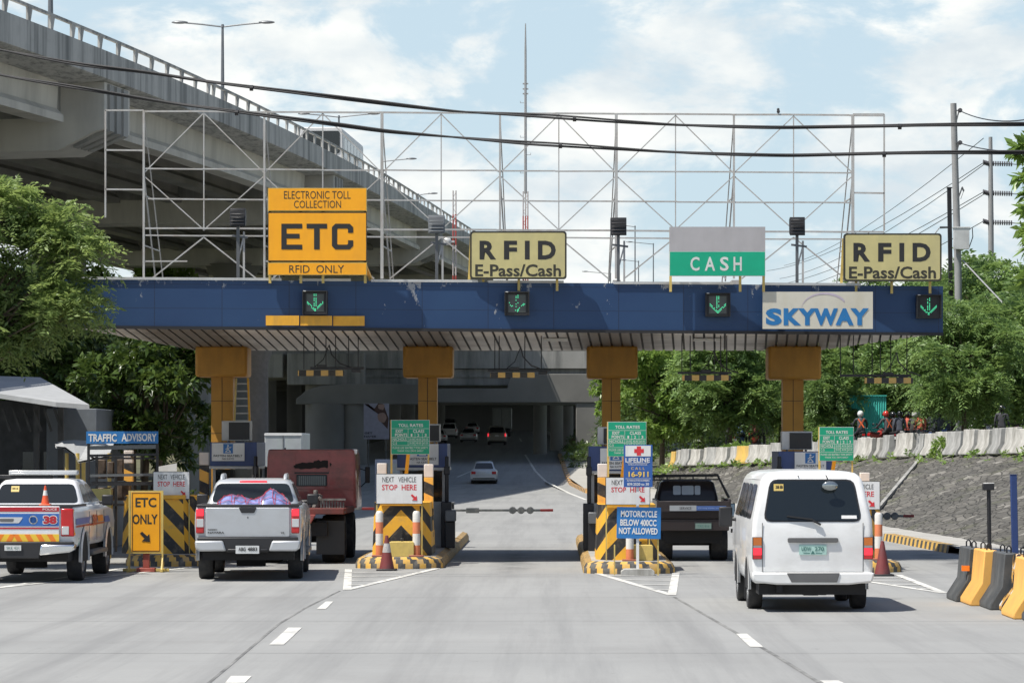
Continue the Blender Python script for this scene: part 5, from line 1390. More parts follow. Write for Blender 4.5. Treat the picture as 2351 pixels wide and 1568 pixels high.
def arch(mb, x, y, r, m, sg, a0=-8, a1=188, wid=.05, out=.02, inn=.03):
    """raised lip round a wheel opening and the dark disc filling it"""
    n = 14; P0 = []; P1 = []
    for k in range(n+1):
        a = R(lerp(a0, a1, k/n)); c, s_ = math.cos(a), math.sin(a)
        P0.append((y+c*r, r*.86+s_*r)); P1.append((y+c*(r+wid), r*.86+s_*(r+wid)))
    for k in range(n):
        mb.add([(x-sg*inn, *P0[k]), (x-sg*inn, *P0[k+1]), (x+sg*out, *P0[k+1]), (x+sg*out, *P0[k]), (x+sg*out*.6, *P1[k]), (x+sg*out*.6, *P1[k+1])], [(0,1,2,3), (3,2,5,4)], m)
    mb.poly([(x+sg*.004, *q) for q in P0], m_under)  # flat disc painted dark for the shade inside the wheel opening

# ------------------------------------------------------------------ white van
D = 45.4; sv = F/D
t = thing('van', 'white passenger van waiting in the right lane with tinted rear glass', 'van', (WX(1866, D), D, 0), R(.35))
V = Lv([(.40, .06, 4.40, .79), (.47, .015, 4.46, .825), (.62, 0, 4.5, .84), (1.0, 0, 4.5, .845), (1.27, .012, 4.36, .832), (1.82, .135, 3.9, .71), (1.885, .17, 3.78, .672), (1.93, .23, 3.66, .615), (1.955, .34, 3.5, .50), (1.97, .6, 3.2, .3)], .075)
b = MB(); V.shell(b, m_vanw, 5)
for sg in (-1, 1):
    for y in (1.15, 3.55): arch(b, sg*.838, y, .40, m_vanw, sg, out=.012)
b.build('body', t, smooth=50)
b = MB(); b.bx(-.74, .74, .1, 4.3, .24, .42, m_under); b.bx(-.5, -.42, -.02, .4, .27, .4, m_under); b.bx(-.1, .1, .3, .6, .22, .3, m_under)
b.prism([(-.7, .39), (.7, .39), (.66, .30), (.3, .28), (.2, .23), (.08, .23), (-.05, .27), (-.5, .27), (-.55, .31)], 'y', .2, .35, m_under); b.build('chassis', t)
b = MB(); V.rear(b, rpoly([(-.665, 1.275), (.665, 1.275), (.565, 1.825), (-.565, 1.825)], .10), m_glass, .010); b.build('rear_window', t)
gk = MB(); V.rear(gk, rpoly([(-.69, 1.255), (.69, 1.255), (.585, 1.847), (-.585, 1.847)], .11), m_blk, .005); gk.build('window_seal', t)
b = MB()                                                            # shut lines of the tailgate
for x in (-.70, .70): b.bx(x-.005, x+.005, -.004, .0, .56, 1.24, m_grey)
b.bx(-.70, .70, -.004, 0, .552, .560, m_grey); b.build('tailgate_gap', t)
b = MB(); b.prism(rpoly([(-.35, 1.035), (.35, 1.035), (.35, .97), (-.35, .97)], .02), 'y', -.035, -.001, m_grey); b.build('tailgate_handle', t, bevel=.006)
b = MB()
for sg in (-1, 1):
    x0, x1 = sorted((sg*.705, sg*.838))
    b.sep(); b.bx(x0, x1, -.022, .06, .735, 1.045, m_blk)
o1 = b.build('tail_lamp_frame', t, bevel=.008)
for sg in (-1, 1):
    x0, x1 = sorted((sg*.712, sg*.828)); b = MB()
    b.bx(x0, x1, -.028, -.023, .93, 1.04, m_amber); b.bx(x0, x1, -.028, -.023, .897, .928, m_lens); b.bx(x0, x1, -.028, -.023, .795, .893, m_tail_lit); b.bx(x0, x1, -.028, -.023, .742, .793, m_tail)
    b.build('tail_lamp', t)
b = MB(); b.prism([(-.845, .555), (-.845, .50), (-.82, .42), (-.5, .385), (.5, .385), (.82, .42), (.845, .50), (.845, .555)], 'y', -.07, .25, m_vanw); o = b.build('bumper', t, bevel=.025)
b = MB(); b.prism([(-.37, .55), (.37, .55), (.33, .42), (-.30, .42)], 'y', -.085, -.071, m_grey); b.build('bumper_grip', o, bevel=.008)
b = MB(); b.bx(-.19, .19, -.02, -.004, .80, .94, m_plateg); o = b.build('number_plate', t)
b = MB(); m_pdk = M('plate lettering', (.05, .16, .14), .5)
text_mb(b, 'UDW', -.09, -.021, .88, .135, .06, m_pdk, .02); text_mb(b, '270', .09, -.021, .88, .13, .06, m_pdk, .02); b.poly([(-.03, -.022, .81), (.03, -.022, .81), (0, -.022, .86)], m_pdk); b.bx(-.13, -.04, -.022, -.0205, .815, .825, m_pdk); b.bx(.04, .13, -.022, -.0205, .815, .825, m_pdk); b.build('lettering', o, smooth=0)
b = MB()
yz = lambda z: V.at(z)[0]
b.bar((-.0, yz(1.28)-.03, 1.29), (-.36, yz(1.32)-.025, 1.335), .02, .02, m_blk); b.bar((.0, yz(1.26)-.03, 1.275), (.11, yz(1.2)-.03, 1.215), .03, .03, m_blk); b.build('wiper', t)
b = MB(); b.ball((.24, yz(1.75)-.12, 1.755), .1, M('mirror glass', (.35, .38, .38), .08, .8), 14, 8, 1.1, .25, .66); b.path([(.2, yz(1.9), 1.9), (.215, yz(1.8)-.1, 1.84), (.24, yz(1.8)-.13, 1.80)], .009, m_blk, 6); b.build('rear_view_mirror', t)
b = MB(); V.rear(b, [(-.535, 1.685), (-.40, 1.685), (-.40, 1.78), (-.535, 1.78)], m_yel_fr, .013); text_mb(b, '8', -.43, yz(1.735)-.014, 1.735, .04, .05, m_dk, .04); text_mb(b, '38', -.485, yz(1.735)-.014, 1.735, .05, .05, m_dk, .04); V.rear(b, [(.40, 1.30), (.615, 1.30), (.61, 1.345), (.40, 1.345)], m_whp, .013); b.build('sticker', t)
b = MB(); V.rear(b, [(-.2+.0, 1.88), (-.18, 1.88), (-.18, 1.895), (-.2, 1.895)], m_dk, .02); b.build('washer_jet', t)
for sg in (-1, 1):
    for y0, y1 in ((.5, 1.35), (1.42, 2.2), (2.27, 3.0)):
        b = MB(); V.side(b, rpoly([(y0, 1.29), (y1, 1.29), (y1, 1.77), (y0+.05, 1.77)], .06), m_glass, sg, .008); b.build('side_window', t)
    b = MB(); V.side(b, rpoly([(3.07, 1.29), (3.95, 1.29), (3.62, 1.77), (3.07, 1.77)], .06), m_glass, sg, .008); b.build('side_window', t)
    b = MB(); b.box((sg*.99, 3.75, 1.25), (.20, .07, .30), m_blk); b.bar((sg*.8, 3.72, 1.2), (sg*.92, 3.75, 1.22), .04, .05, m_blk); b.build('door_mirror', t, bevel=.03)
b = MB(); V.front(b, rpoly([(-.74, 1.29), (.74, 1.29), (.62, 1.80), (-.62, 1.80)], .1), m_glass, .008); b.build('windscreen', t)
b = MB()
for sg in (-1, 1): b.sep(); b.path([(sg*.69, .35, 1.835), (sg*.70, 1.2, 1.84), (sg*.695, 3.3, 1.83)], .014, m_vanw, 6)
b.build('rain_gutter', t)
for x in (-.735, .735):
    wheel(t, x, 1.15, .325, .20); wheel(t, x, 3.55, .325, .19)
b = MB()
for x in (-.735, .735): b.sep(); b.bx(x-.12, x+.12, 1.5, 1.52, .12, .42, m_blk)
b.build('mud_flap', t)

# ------------------------------------------------------------------ pickups
def pickup(lab, loc, rz, mp, name='pickup_truck', brand=None):
    t = thing(name, lab, 'pickup truck', loc, rz)
    B = Lv([(.60, .05, 5.15, .86), (.68, .01, 5.22, .90), (.95, 0, 5.24, .912), (1.16, .01, 5.02, .905), (1.265, .02, 3.95, .885), (1.29, .05, 3.9, .86)], .07)
    b = MB(); B.shell(b, mp, 4)
    for sg in (-1, 1):
        for y in (1.22, 4.33): arch(b, sg*.905, y, .46, mp, sg, wid=.09, out=.035)
    b.build('body', t, smooth=50)
    b = MB(); b.bx(-.80, .80, .25, 1.75, 1.292, 1.302, m_blk); b.bx(-.875, -.80, .1, 1.75, 1.285, 1.315, m_blk); b.sep(); b.bx(.80, .875, .1, 1.75, 1.285, 1.315, m_blk); b.bx(-.875, .875, .0, .10, 1.27, 1.316, m_blk); b.build('bed_rail', t, bevel=.01)
    G = Lv([(1.25, 1.72, 4.15, .82), (1.32, 1.74, 4.05, .80), (1.66, 1.94, 3.35, .665), (1.72, 2.04, 3.2, .61), (1.745, 2.26, 3.0, .45)], .10)
    b = MB(); G.shell(b, mp, 4); b.build('cab', t, smooth=50)
    b = MB(); G.rear(b, rpoly([(-.73, 1.33), (.73, 1.33), (.63, 1.655), (-.63, 1.655)], .08), m_glass, .008); b.build('rear_window', t)
    b = MB(); G.front(b, rpoly([(-.72, 1.33), (.72, 1.33), (.6, 1.66), (-.6, 1.66)], .08), m_glass, .008); b.build('windscreen', t)
    for sg in (-1, 1):
        b = MB(); G.side(b, rpoly([(1.98, 1.335), (2.72, 1.335), (2.72, 1.645), (2.18, 1.645)], .06), m_glass, sg, .008); b.build('side_window', t)
        b = MB(); G.side(b, rpoly([(2.79, 1.335), (3.85, 1.335), (3.3, 1.645), (2.79, 1.645)], .06), m_glass, sg, .008); b.build('side_window', t)
        b = MB(); b.box((sg*1.0, 3.55, 1.35), (.20, .10, .19), m_blk); b.bar((sg*.84, 3.55, 1.30), (sg*.95, 3.55, 1.32), .05, .05, m_blk); b.build('door_mirror', t, bevel=.035)
        b = MB(); b.bx(sg*.9-.08, sg*.9+.08, 1.85, 3.75, .42, .50, m_grey); b.build('side_step', t, bevel=.02)
        b = MB()
        for y in (1.83, 2.78, 3.72): b.sep(); b.bx(sg*.912-.003, sg*.912+.003, y-.006, y+.006, .66, 1.18, m_grey)
        b.build('door_gap', t, smooth=0)
    b = MB(); b.bx(-.78, .78, .15, 4.9, .36, .62, m_under); b.bx(-.25, .25, 1.1, 1.35, .22, .36, m_under); b.bx(-.7, .7, 1.18, 1.28, .32, .42, m_under); b.build('chassis', t)
    for x in (-.775, .775):
        wheel(t, x, 1.22, .385, .25); wheel(t, x, 4.33, .385, .25)
    return t, B, G
# silver pickup
D = 56.0
t, B, G = pickup('silver pickup with brake lights on and a netted load in its bed', (WX(569, D), D, 0), R(2.5), m_silv)
b = MB()
for sg in (-1, 1):
    x0, x1 = sorted((sg*.745, sg*.885)); b.sep(); b.bx(x0, x1, -.02, .12, .82, 1.245, m_tail)
b.build('tail_lamp_body', t, bevel=.02)
for sg in (-1, 1):
    x0, x1 = sorted((sg*.755, sg*.875)); b = MB(); b.bx(x0, x1, -.027, -.021, 1.12, 1.235, m_tail_lit); b.bx(x0, x1-.0, -.027, -.021, .93, 1.07, m_clear); b.build('tail_lamp', t, bevel=.004)
b = MB(); b.prism(rpoly([(-.72, .755), (.72, .755), (.72, 1.265), (-.72, 1.265)], .03), 'y', -.025, .01, m_silv); o = b.build('tailgate', t, bevel=.015)
b = MB(); b.prism(rpoly([(-.155, 1.265), (.155, 1.265), (.11, 1.17), (-.11, 1.17)], .02), 'y', -.034, -.026, m_blk); b.build('handle', o, bevel=.004)
b = MB(); text_mb(b, 'NAVARA', -.54, -.028, .835, .28, .035, m_dk, .03); text_mb(b, 'NISMO', -.60, -.028, .885, .16, .028, m_dk, .03); text_mb(b, 'VL', .60, -.028, .83, .075, .035, m_dk, .02); b.bx(-.01, .01, -.029, -.026, 1.08, 1.11, m_grey); b.build('lettering', o, smooth=0)
b = MB()
for sg in (-1, 1):
    P_ = [(sg*.90, .70), (sg*.42, .70), (sg*.36, .52), (sg*.82, .52), (sg*.89, .56)]
    b.sep(); b.prism(P_ if sg > 0 else P_[::-1], 'y', -.13, .2, m_silv)
b.build('bumper_end', t, bevel=.03)
b = MB(); b.prism([(-.86, .755), (.86, .755), (.86, .70), (.42, .70), (.36, .50), (-.36, .50), (-.42, .70), (-.86, .70)], 'y', -.10, .1, m_blk); b.bx(-.34, .34, -.14, .1, .52, .56, m_blk); b.build('bumper_step', t, bevel=.015)
b = MB(); b.bx(-.20, .20, -.155, -.142, .48, .615, m_plate); o = b.build('number_plate', t)
b = MB(); text_mb(b, 'ABG', -.09, -.156, .555, .125, .065, m_dk, .025); text_mb(b, '4883', .085, -.156, .555, .165, .065, m_dk, .025); b.build('lettering', o, smooth=0)
b = MB()
for sg in (-1, 1): b.sep(); b.path([(sg*.56, 2.1, 1.71), (sg*.56, 2.17, 1.78), (sg*.56, 2.3, 1.80), (sg*.56, 3.0, 1.80), (sg*.56, 3.1, 1.74)], .032, m_silv, 8)
b.build('roof_rail', t)
b = MB(); b.bx(-.24, .24, 1.955, 1.99, 1.668, 1.705, m_tail_lit); b.build('high_brake_lamp', t, bevel=.008)
b = MB(); b.tube((.02, 2.3, 1.74), (.02, 2.2, 1.96), .006, m_blk, n=5); b.build('aerial', t)
m_tarp = M('blue and white plastic wrap', (.20, .23, .47), .3, var=.75, scale=7, coat=.4)
m_net = M('red net cord', (.50, .03, .05), .6)
def heap(t_, cx, y0, zb_, hw, h):
    nx, ny = 28, 12; H = {}
    b = MB(); r2 = random.Random(3)
    def hz(u, v):
        e = (max(0, 1-abs(2*u-1)**2.2))**.6 * (max(0, 1-abs(2*v-1)**2.6))**.6
        pk = .62 + .25*math.sin(u*7+1) + .42*math.exp(-((u-.72)/.12)**2)
        return h*e*min(1.1, pk) + (0 if e == 0 else r2.uniform(-.018, .018))
    g = [[(cx+hw*(2*i/nx-1), y0+1.1*j/ny, zb_+hz(i/nx, j/ny)) for i in range(nx+1)] for j in range(ny+1)]
    for j in range(ny):
        for i in range(nx): b.poly([g[j][i], g[j][i+1], g[j+1][i+1], g[j+1][i]], m_tarp)
    o = b.build('load_wrap', t_, smooth=25, weld=True)
    b = MB()
    for i in range(2, nx, 5):
        for dv in (-1, 1):
            pts = [(g[j][min(max(i+dv*j//3, 0), nx)][0], g[j][0][1], g[j][min(max(i+dv*j//3, 0), nx)][2]+.015) for j in range(ny+1)]; b.path(pts, .004, m_net, 5)
    for j in (1, 4): b.path([(q[0], q[1]-.01, q[2]+.015) for q in g[j]], .004, m_net, 5)
    b.build('net', t_)
c = (WX(586, 57), 56.25, 1.30)
tl = thing('cargo_load', 'blue white wrapped load under a red net in the silver pickup bed', 'cargo', c, R(2.5))
heap(tl, .03, 0, -.06, .66, .37)

# white police pickup
D = 55.2
t, B, G = pickup('white patrol pickup with red blue livery, number 38 and roof light bar', (WX(47, D), D, 0), R(.2), m_polw)
b = MB()
for sg in (-1, 1):
    x0, x1 = sorted((sg*.685, sg*.89)); b.sep(); b.prism([(x0, 1.26), (x1, 1.26), (x1+(.02 if sg > 0 else 0), .79), (x0-(.0 if sg > 0 else .02), .79)], 'y', -.02, .16, m_tail)
b.build('tail_lamp_body', t, bevel=.02)
for sg in (-1, 1):
    x0, x1 = sorted((sg*.70, sg*.82)); b = MB(); b.bx(x0, x1, -.028, -.021, .82, .96, m_clear); b.build('tail_lamp', t, bevel=.004)
b = MB(); b.bx(-.665, .665, -.025, .01, .70, 1.30, m_polw); o = b.build('tailgate', t, bevel=.015)
b = MB(); y = -.027
b.bx(-.655, .655, y-.003, y, 1.21, 1.285, m_pred); b.bx(-.655, .655, y-.003, y, .965, 1.175, m_pblue); b.bx(-.655, .655, y-.003, y, .915, .942, m_pred)
b.bx(-.655, .655, y-.003, y, .705, .83, m_pyel)
for k in range(7):
    x = -.62+k*.19; sgn = 1 if k < 3 else -1
    b.poly([(x, y-.005, .708), (x+.09, y-.005, .708), (x+.09+sgn*.07, y-.005, .827), (x+sgn*.07, y-.005, .827)], m_pora)
b.lathe([(.001, 0), (.075, 0)], m_whp, 18, 'y', (.22, y-.006, 1.07)); b.lathe([(.04, 0), (.055, 0)], m_pblue, 18, 'y', (.22, y-.008, 1.07))
b.prism(rpoly([(-.45, 1.115), (.05, 1.115), (-.02, 1.015), (-.42, 1.015)], .02), 'y', y-.008, y-.003, m_clear)
b.prism(rpoly([(-.36, 1.09), (-.10, 1.09), (-.12, 1.04), (-.34, 1.04)], .02), 'y', y-.011, y-.008, m_grey)
b.build('livery', o, smooth=0)
b = MB(); text_mb(b, '38', .505, -.032, 1.07, .25, .16, m_whp, .09); text_mb(b, '38', .505, -.035, 1.07, .225, .135, m_pred, .06); text_mb(b, 'POLICE', .50, -.032, 1.25, .24, .035, m_whp, .01); b.build('lettering', o, smooth=0)
b = MB()
for sg in (-1, 1):
    P_ = [(sg*.93, .66), (sg*.36, .66), (sg*.33, .47), (sg*.85, .52), (sg*.92, .56)]
    b.sep(); b.prism(P_ if sg > 0 else P_[::-1], 'y', -.16, .15, m_chrome)
b.build('bumper_end', t, bevel=.03)
b = MB(); b.prism([(-.9, .70), (.9, .70), (.9, .66), (.38, .66), (.33, .42), (-.33, .42), (-.38, .66), (-.9, .66)], 'y', -.13, .1, m_blk); b.build('bumper_step', t, bevel=.015)
b = MB(); b.bx(-.245, .035, -.152, -.14, .555, .645, m_plate); o = b.build('number_plate', t); b = MB(); text_mb(b, 'SKE 421', -.105, -.153, .60, .21, .045, m_pdk, .0); b.build('lettering', o, smooth=0)
b = MB(); b.bx(-.26, .94, 2.35, 2.62, 1.83, 1.91, m_clear); b.bx(-.24, .92, 2.34, 2.63, 1.845, 1.87, M('light bar lens', (.42, .44, .46), .12, coat=.5)); b.bx(-.5, .5, 2.44, 2.52, 1.76, 1.83, m_blk)
lb = b.build('light_bar', t, bevel=.02); lb.location = (-.32, 0, -.02)
b = MB(); G.rear(b, [(-.46, 1.52), (-.32, 1.52), (-.32, 1.62), (-.46, 1.62)], m_yel_fr, .012); text_mb(b, '8818', -.39, G.at(1.57)[0]-.013, 1.57, .10, .045, m_dk, .03); st_ = b.build('sticker', t)
b = MB()
for sg in (1, -1):
    B.side(b, [(.15, .98), (1.75, .98), (1.95, 1.085), (.15, 1.085)], m_pblue, sg, .010); B.side(b, [(.15, .935), (3.7, .935), (3.7, .965), (.15, .965)], m_pred, sg, .012)
    B.side(b, [(2.9, .98), (3.6, .98), (3.5, 1.09), (2.8, 1.09)], m_pora, sg, .012); B.side(b, [(3.75, .95), (4.5, .95), (4.3, 1.06), (3.75, 1.06)], m_pblue, sg, .012)
text_mb(b, '38', .932, 2.35, 1.02, .55, .20, m_pred, .05, face='+x'); text_mb(b, 'To Serve and Protect', .932, 2.6, .70, 1.3, .05, m_pblue, .0, face='+x'); text_mb(b, 'C', .932, .35, .70, .11, .13, m_green, .04, face='+x')
b.build('side_livery', t, smooth=0)
m_cor, m_cow = M('bright orange cone', (.72, .10, .03), .5), M('white cone collar', (.66, .65, .62), .5)
cone(WX(104, 55.5), 55.5, .34, .07, 'small bright orange cone standing behind the patrol pickup tailgate', m_cor, m_cow, 1.30, 'orange cones')

# ------------------------------------------------------------------ red truck under the canopy
D = 64.2; c = (WX(684, D), D, 0)
t = thing('truck', 'old dull red boom truck with open flatbed in the second lane', 'truck', c, R(-.5))
C_ = Lv([(1.05, 3.12, 4.9, .92), (1.2, 3.1, 4.95, .925), (2.1, 3.12, 4.6, .905), (2.24, 3.13, 4.5, .885), (2.26, 3.18, 4.45, .86)], .05)
b = MB(); C_.shell(b, m_dkred, 4); b.build('cab', t, smooth=50)
b = MB(); C_.rear(b, rpoly([(-.30, 1.50), (.33, 1.50), (.33, 1.74), (-.30, 1.74)], .02), m_blk, .02); wn_ = b.build('rear_window', t)
b = MB(); mgl = M('hazy window pane', (.24, .27, .26), .2); C_.rear(b, [(-.27, 1.52), (.30, 1.52), (.30, 1.71), (-.27, 1.71)], mgl, .024)
for k in range(15): b.bx(-.26+k*.04, -.25+k*.04, 3.06, 3.075, 1.52, 1.71, m_blk)
b.build('guard_bars', wn_)
b = MB(); mst = M('soot stain', (.025, .018, .016), .9)
r3 = random.Random(5)
def blot(cx, cz, rx, rz_, d):
    C_.rear(b, [(cx+rx*math.cos(2*PI*k/26)*(1+r3.uniform(-.12, .12)), cz+rz_*math.sin(2*PI*k/26)*(1+r3.uniform(-.3, .2))) for k in range(26)], mst, d)
blot(.02, 1.93, .36, .065, .008); blot(.22, 1.95, .20, .085, .010); blot(-.2, 1.90, .16, .045, .012)
b.build('soot_patch', t, smooth=0)
b = MB(); yq = lambda z: C_.at(z)[0]
for x in (-.34, .37): b.bar((x, yq(1.15)-.006, 1.1), (x, yq(2.2)-.006, 2.2), .03, .02, m_dkred)
b.bar((-.88, yq(1.44)-.006, 1.44), (.88, yq(1.44)-.006, 1.44), .02, .025, m_dkred); b.bx(-.34, .37, 3.085, 3.1, 1.76, 1.79, m_blk_mt)
b.build('panel_rib', t)
b = MB(); b.bx(-.55, .55, 3.4, 4.2, 2.2, 2.23, m_blk_mt); b.tube((-.56, 3.4, 2.2), (-.56, 3.4, 2.29), .02, m_blk_mt); b.build('roof_rack', t)
b = MB()
for sg in (-1, 1): b.sep(); b.box((sg*1.06, 4.7, 1.72), (.10, .06, .34), m_blk); b.bar((sg*.9, 4.7, 1.85), (sg*1.06, 4.7, 1.8), .02, .02, m_blk_mt); b.bar((sg*.9, 4.7, 1.45), (sg*1.06, 4.7, 1.6), .02, .02, m_blk_mt)
b.build('door_mirror', t, bevel=.02)
m_scrap = M('scuffed grey steel', (.17, .16, .15), .6, .3, var=.5, scale=8, dirt=(.08, .05, .035), dirt_amt=.7, dirt_scale=(7, 7, 4))
b = MB(); b.bx(-.9, .9, .1, 3.05, .98, 1.10, M('rusty red frame', (.16, .035, .028), .7, dirt=(.05, .03, .025), dirt_amt=.6)); b.prism([(-.85, .98), (.35, .98), (.25, .80), (-.85, .80)], 'y', .02, .12, m_dkred); b.build('flatbed', t, bevel=.015)
b = MB(); b.bx(-.9, .15, 2.0, 2.9, 1.1, 1.24, m_scrap); b.bx(-.1, .12, 1.2, 1.7, 1.1, 1.22, m_scrap); b.bx(-.25, .22, .3, .4, 1.1, 1.26, m_scrap)
for k in range(5): b.bx(-.22, .18, .27, .29, 1.11+k*.03, 1.125+k*.03, m_steel)
b.build('deck_gear', t, bevel=.02)
b = MB()
for k in range(9):
    x = .42+k*.055; b.bx(x, x+.03, .25, .3, 1.0, 1.28-.008*k, m_scrap)
b.bx(.40, .92, .22, .26, 1.25, 1.29, m_scrap); b.bx(.40, .92, .22, .26, 1.0, 1.04, m_scrap)
b.build('stake_side', t)
b = MB(); b.bar((.28, .6, 1.08), (.38, .7, 1.36), .10, .10, m_scrap); b.tube((.30, .6, 1.3), (.30, .6, 1.45), .05, m_scrap); b.bar((.36, .6, 1.32), (.48, .6, 1.16), .06, .06, m_scrap); b.build('winch', t, bevel=.015)
for x in (-.62, .62):
    wheel(t, x, 1.2, .48, .44, rim=False); wheel(t, x*1.12, 4.1, .48, .26, rim=False)
b = MB(); b.bx(-.55, .55, .3, 4.3, .55, .82, m_under); b.bx(-.7, .7, 1.1, 1.3, .4, .55, m_under)
for x in (-.60, .60): b.bx(x-.28, x+.28, .5, .53, .18, .85, m_blk)
b.build('chassis', t)
b = MB()
for x in (-.62, -.15): b.sep(); b.lathe([(.001, -.02), (.035, -.02), (.035, 0)], m_tail_lit, 12, 'y', (x, .015, .89))
b.build('tail_lamp', t)
b = MB(); text_mb(b, '0000', -.30, .09, 1.04, .16, .03, m_whp, .02); b.build('lettering', t, smooth=0)

# ------------------------------------------------------------------ dark flatbed truck in the fourth lane
D = 65.8; c = (WX(1592, D), D, 0)
t = thing('truck', 'dark maroon small truck with headache rack seen from behind', 'truck', c, R(.4))
b = MB(); b.bx(-.72, .74, .0, 2.4, .86, 1.02, m_maroon); b.bx(-.72, .74, .0, .05, .86, 1.22, m_maroon); b.bx(-.74, -.69, .0, 2.4, 1.0, 1.24, m_maroon); b.bx(.70, .76, .0, 2.4, 1.0, 1.26, m_maroon)
b.bx(-.7, .72, .02, .08, .62, .86, m_maroon); b.build('cargo_bed', t, bevel=.015)
b = MB(); b.bx(-.48, .06, -.008, -.002, 1.02, 1.13, m_grey if False else M('faded sticker grey', (.30, .32, .34), .5)); b.bx(.062, .66, -.008, -.002, 1.03, 1.12, M('faded sticker blue', (.06, .12, .32), .5)); o = b.build('banner', t)
b = MB(); text_mb(b, 'SERVICE', -.16, -.009, 1.075, .24, .05, m_dk, .0); text_mb(b, 'Driving made simple', .35, -.009, 1.075, .5, .035, M('pale blue print', (.25, .34, .6), .5), .0); b.build('lettering', o, smooth=0)
C2 = Lv([(1.0, 2.45, 3.9, .66), (1.25, 2.47, 3.85, .64), (1.56, 2.55, 3.5, .56), (1.61, 2.65, 3.4, .50)], .08)
b = MB(); C2.shell(b, m_maroon, 4); b.build('cab', t, smooth=50)
mgl2 = M('light-painted pane', (.62, .64, .63), .3)  # opaque pale panes, light from beyond the cab put into their colour
b = MB()
for x0, x1 in ((-.30, -.14), (-.12, .13), (.15, .27)): b.sep(); C2.rear(b, rpoly([(x0, 1.31), (x1, 1.31), (x1, 1.50), (x0, 1.50)], .03), mgl2, .008)
b.build('rear_window', t)
b = MB(); b.path([(-.86, 2.35, 1.2), (-.75, 2.35, 1.70), (.62, 2.35, 1.72), (.86, 2.35, 1.25)], .03, m_blk_mt, 6); b.bar((-.78, 2.35, 1.62), (.68, 2.35, 1.63), .03, .03, m_blk_mt)
for k in range(6): b.bar((-.70+k*.27, 2.35, 1.63), (-.70+k*.27, 2.35, 1.71), .025, .025, m_blk_mt)
b.build('headache_rack', t)
b = MB(); b.bx(-.6, .6, .3, 3.6, .42, .66, m_under); b.bx(-.65, .65, .85, 1.0, .3, .45, m_under); b.bx(-.55, .55, .3, .34, .36, .44, m_under)
b.prism([(-.3, .42), (.3, .42), (.25, .36), (.1, .34), (-.05, .36), (-.25, .33)], 'y', .4, .45, m_under); b.build('chassis', t)
for x in (-.56, .56): wheel(t, x, .95, .36, .34, rim=False); wheel(t, x*1.1, 3.3, .36, .22, rim=False)
b = MB(); b.bx(.04, .36, .0, .015, .66, .77, M('dark green plate', (.16, .24, .21), .6)); b.bx(.02, .38, .012, .02, .63, .80, m_blk); o = b.build('number_plate', t); b = MB(); text_mb(b, 'TXC 816', .2, -.001, .715, .24, .05, m_pdk, .0); b.build('lettering', o, smooth=0)  # plate in a darker green than the van's
b = MB(); b.bx(.92, 1.06, 3.5, 3.54, .82, 1.12, m_blk); b.bx(.93, 1.05, 3.49, 3.499, .84, 1.10, M('mirror sky blue', (.25, .36, .48), .1, .6)); b.bar((.74, 3.5, 1.1), (.95, 3.5, 1.05), .03, .03, m_blk_mt); b.build('door_mirror', t, bevel=.01)
b = MB(); b.bx(.76, .86, .1, .14, .58, .66, m_blk); b.bx(.86, .90, .1, .13, .70, .80, m_amber); b.build('side_marker', t)

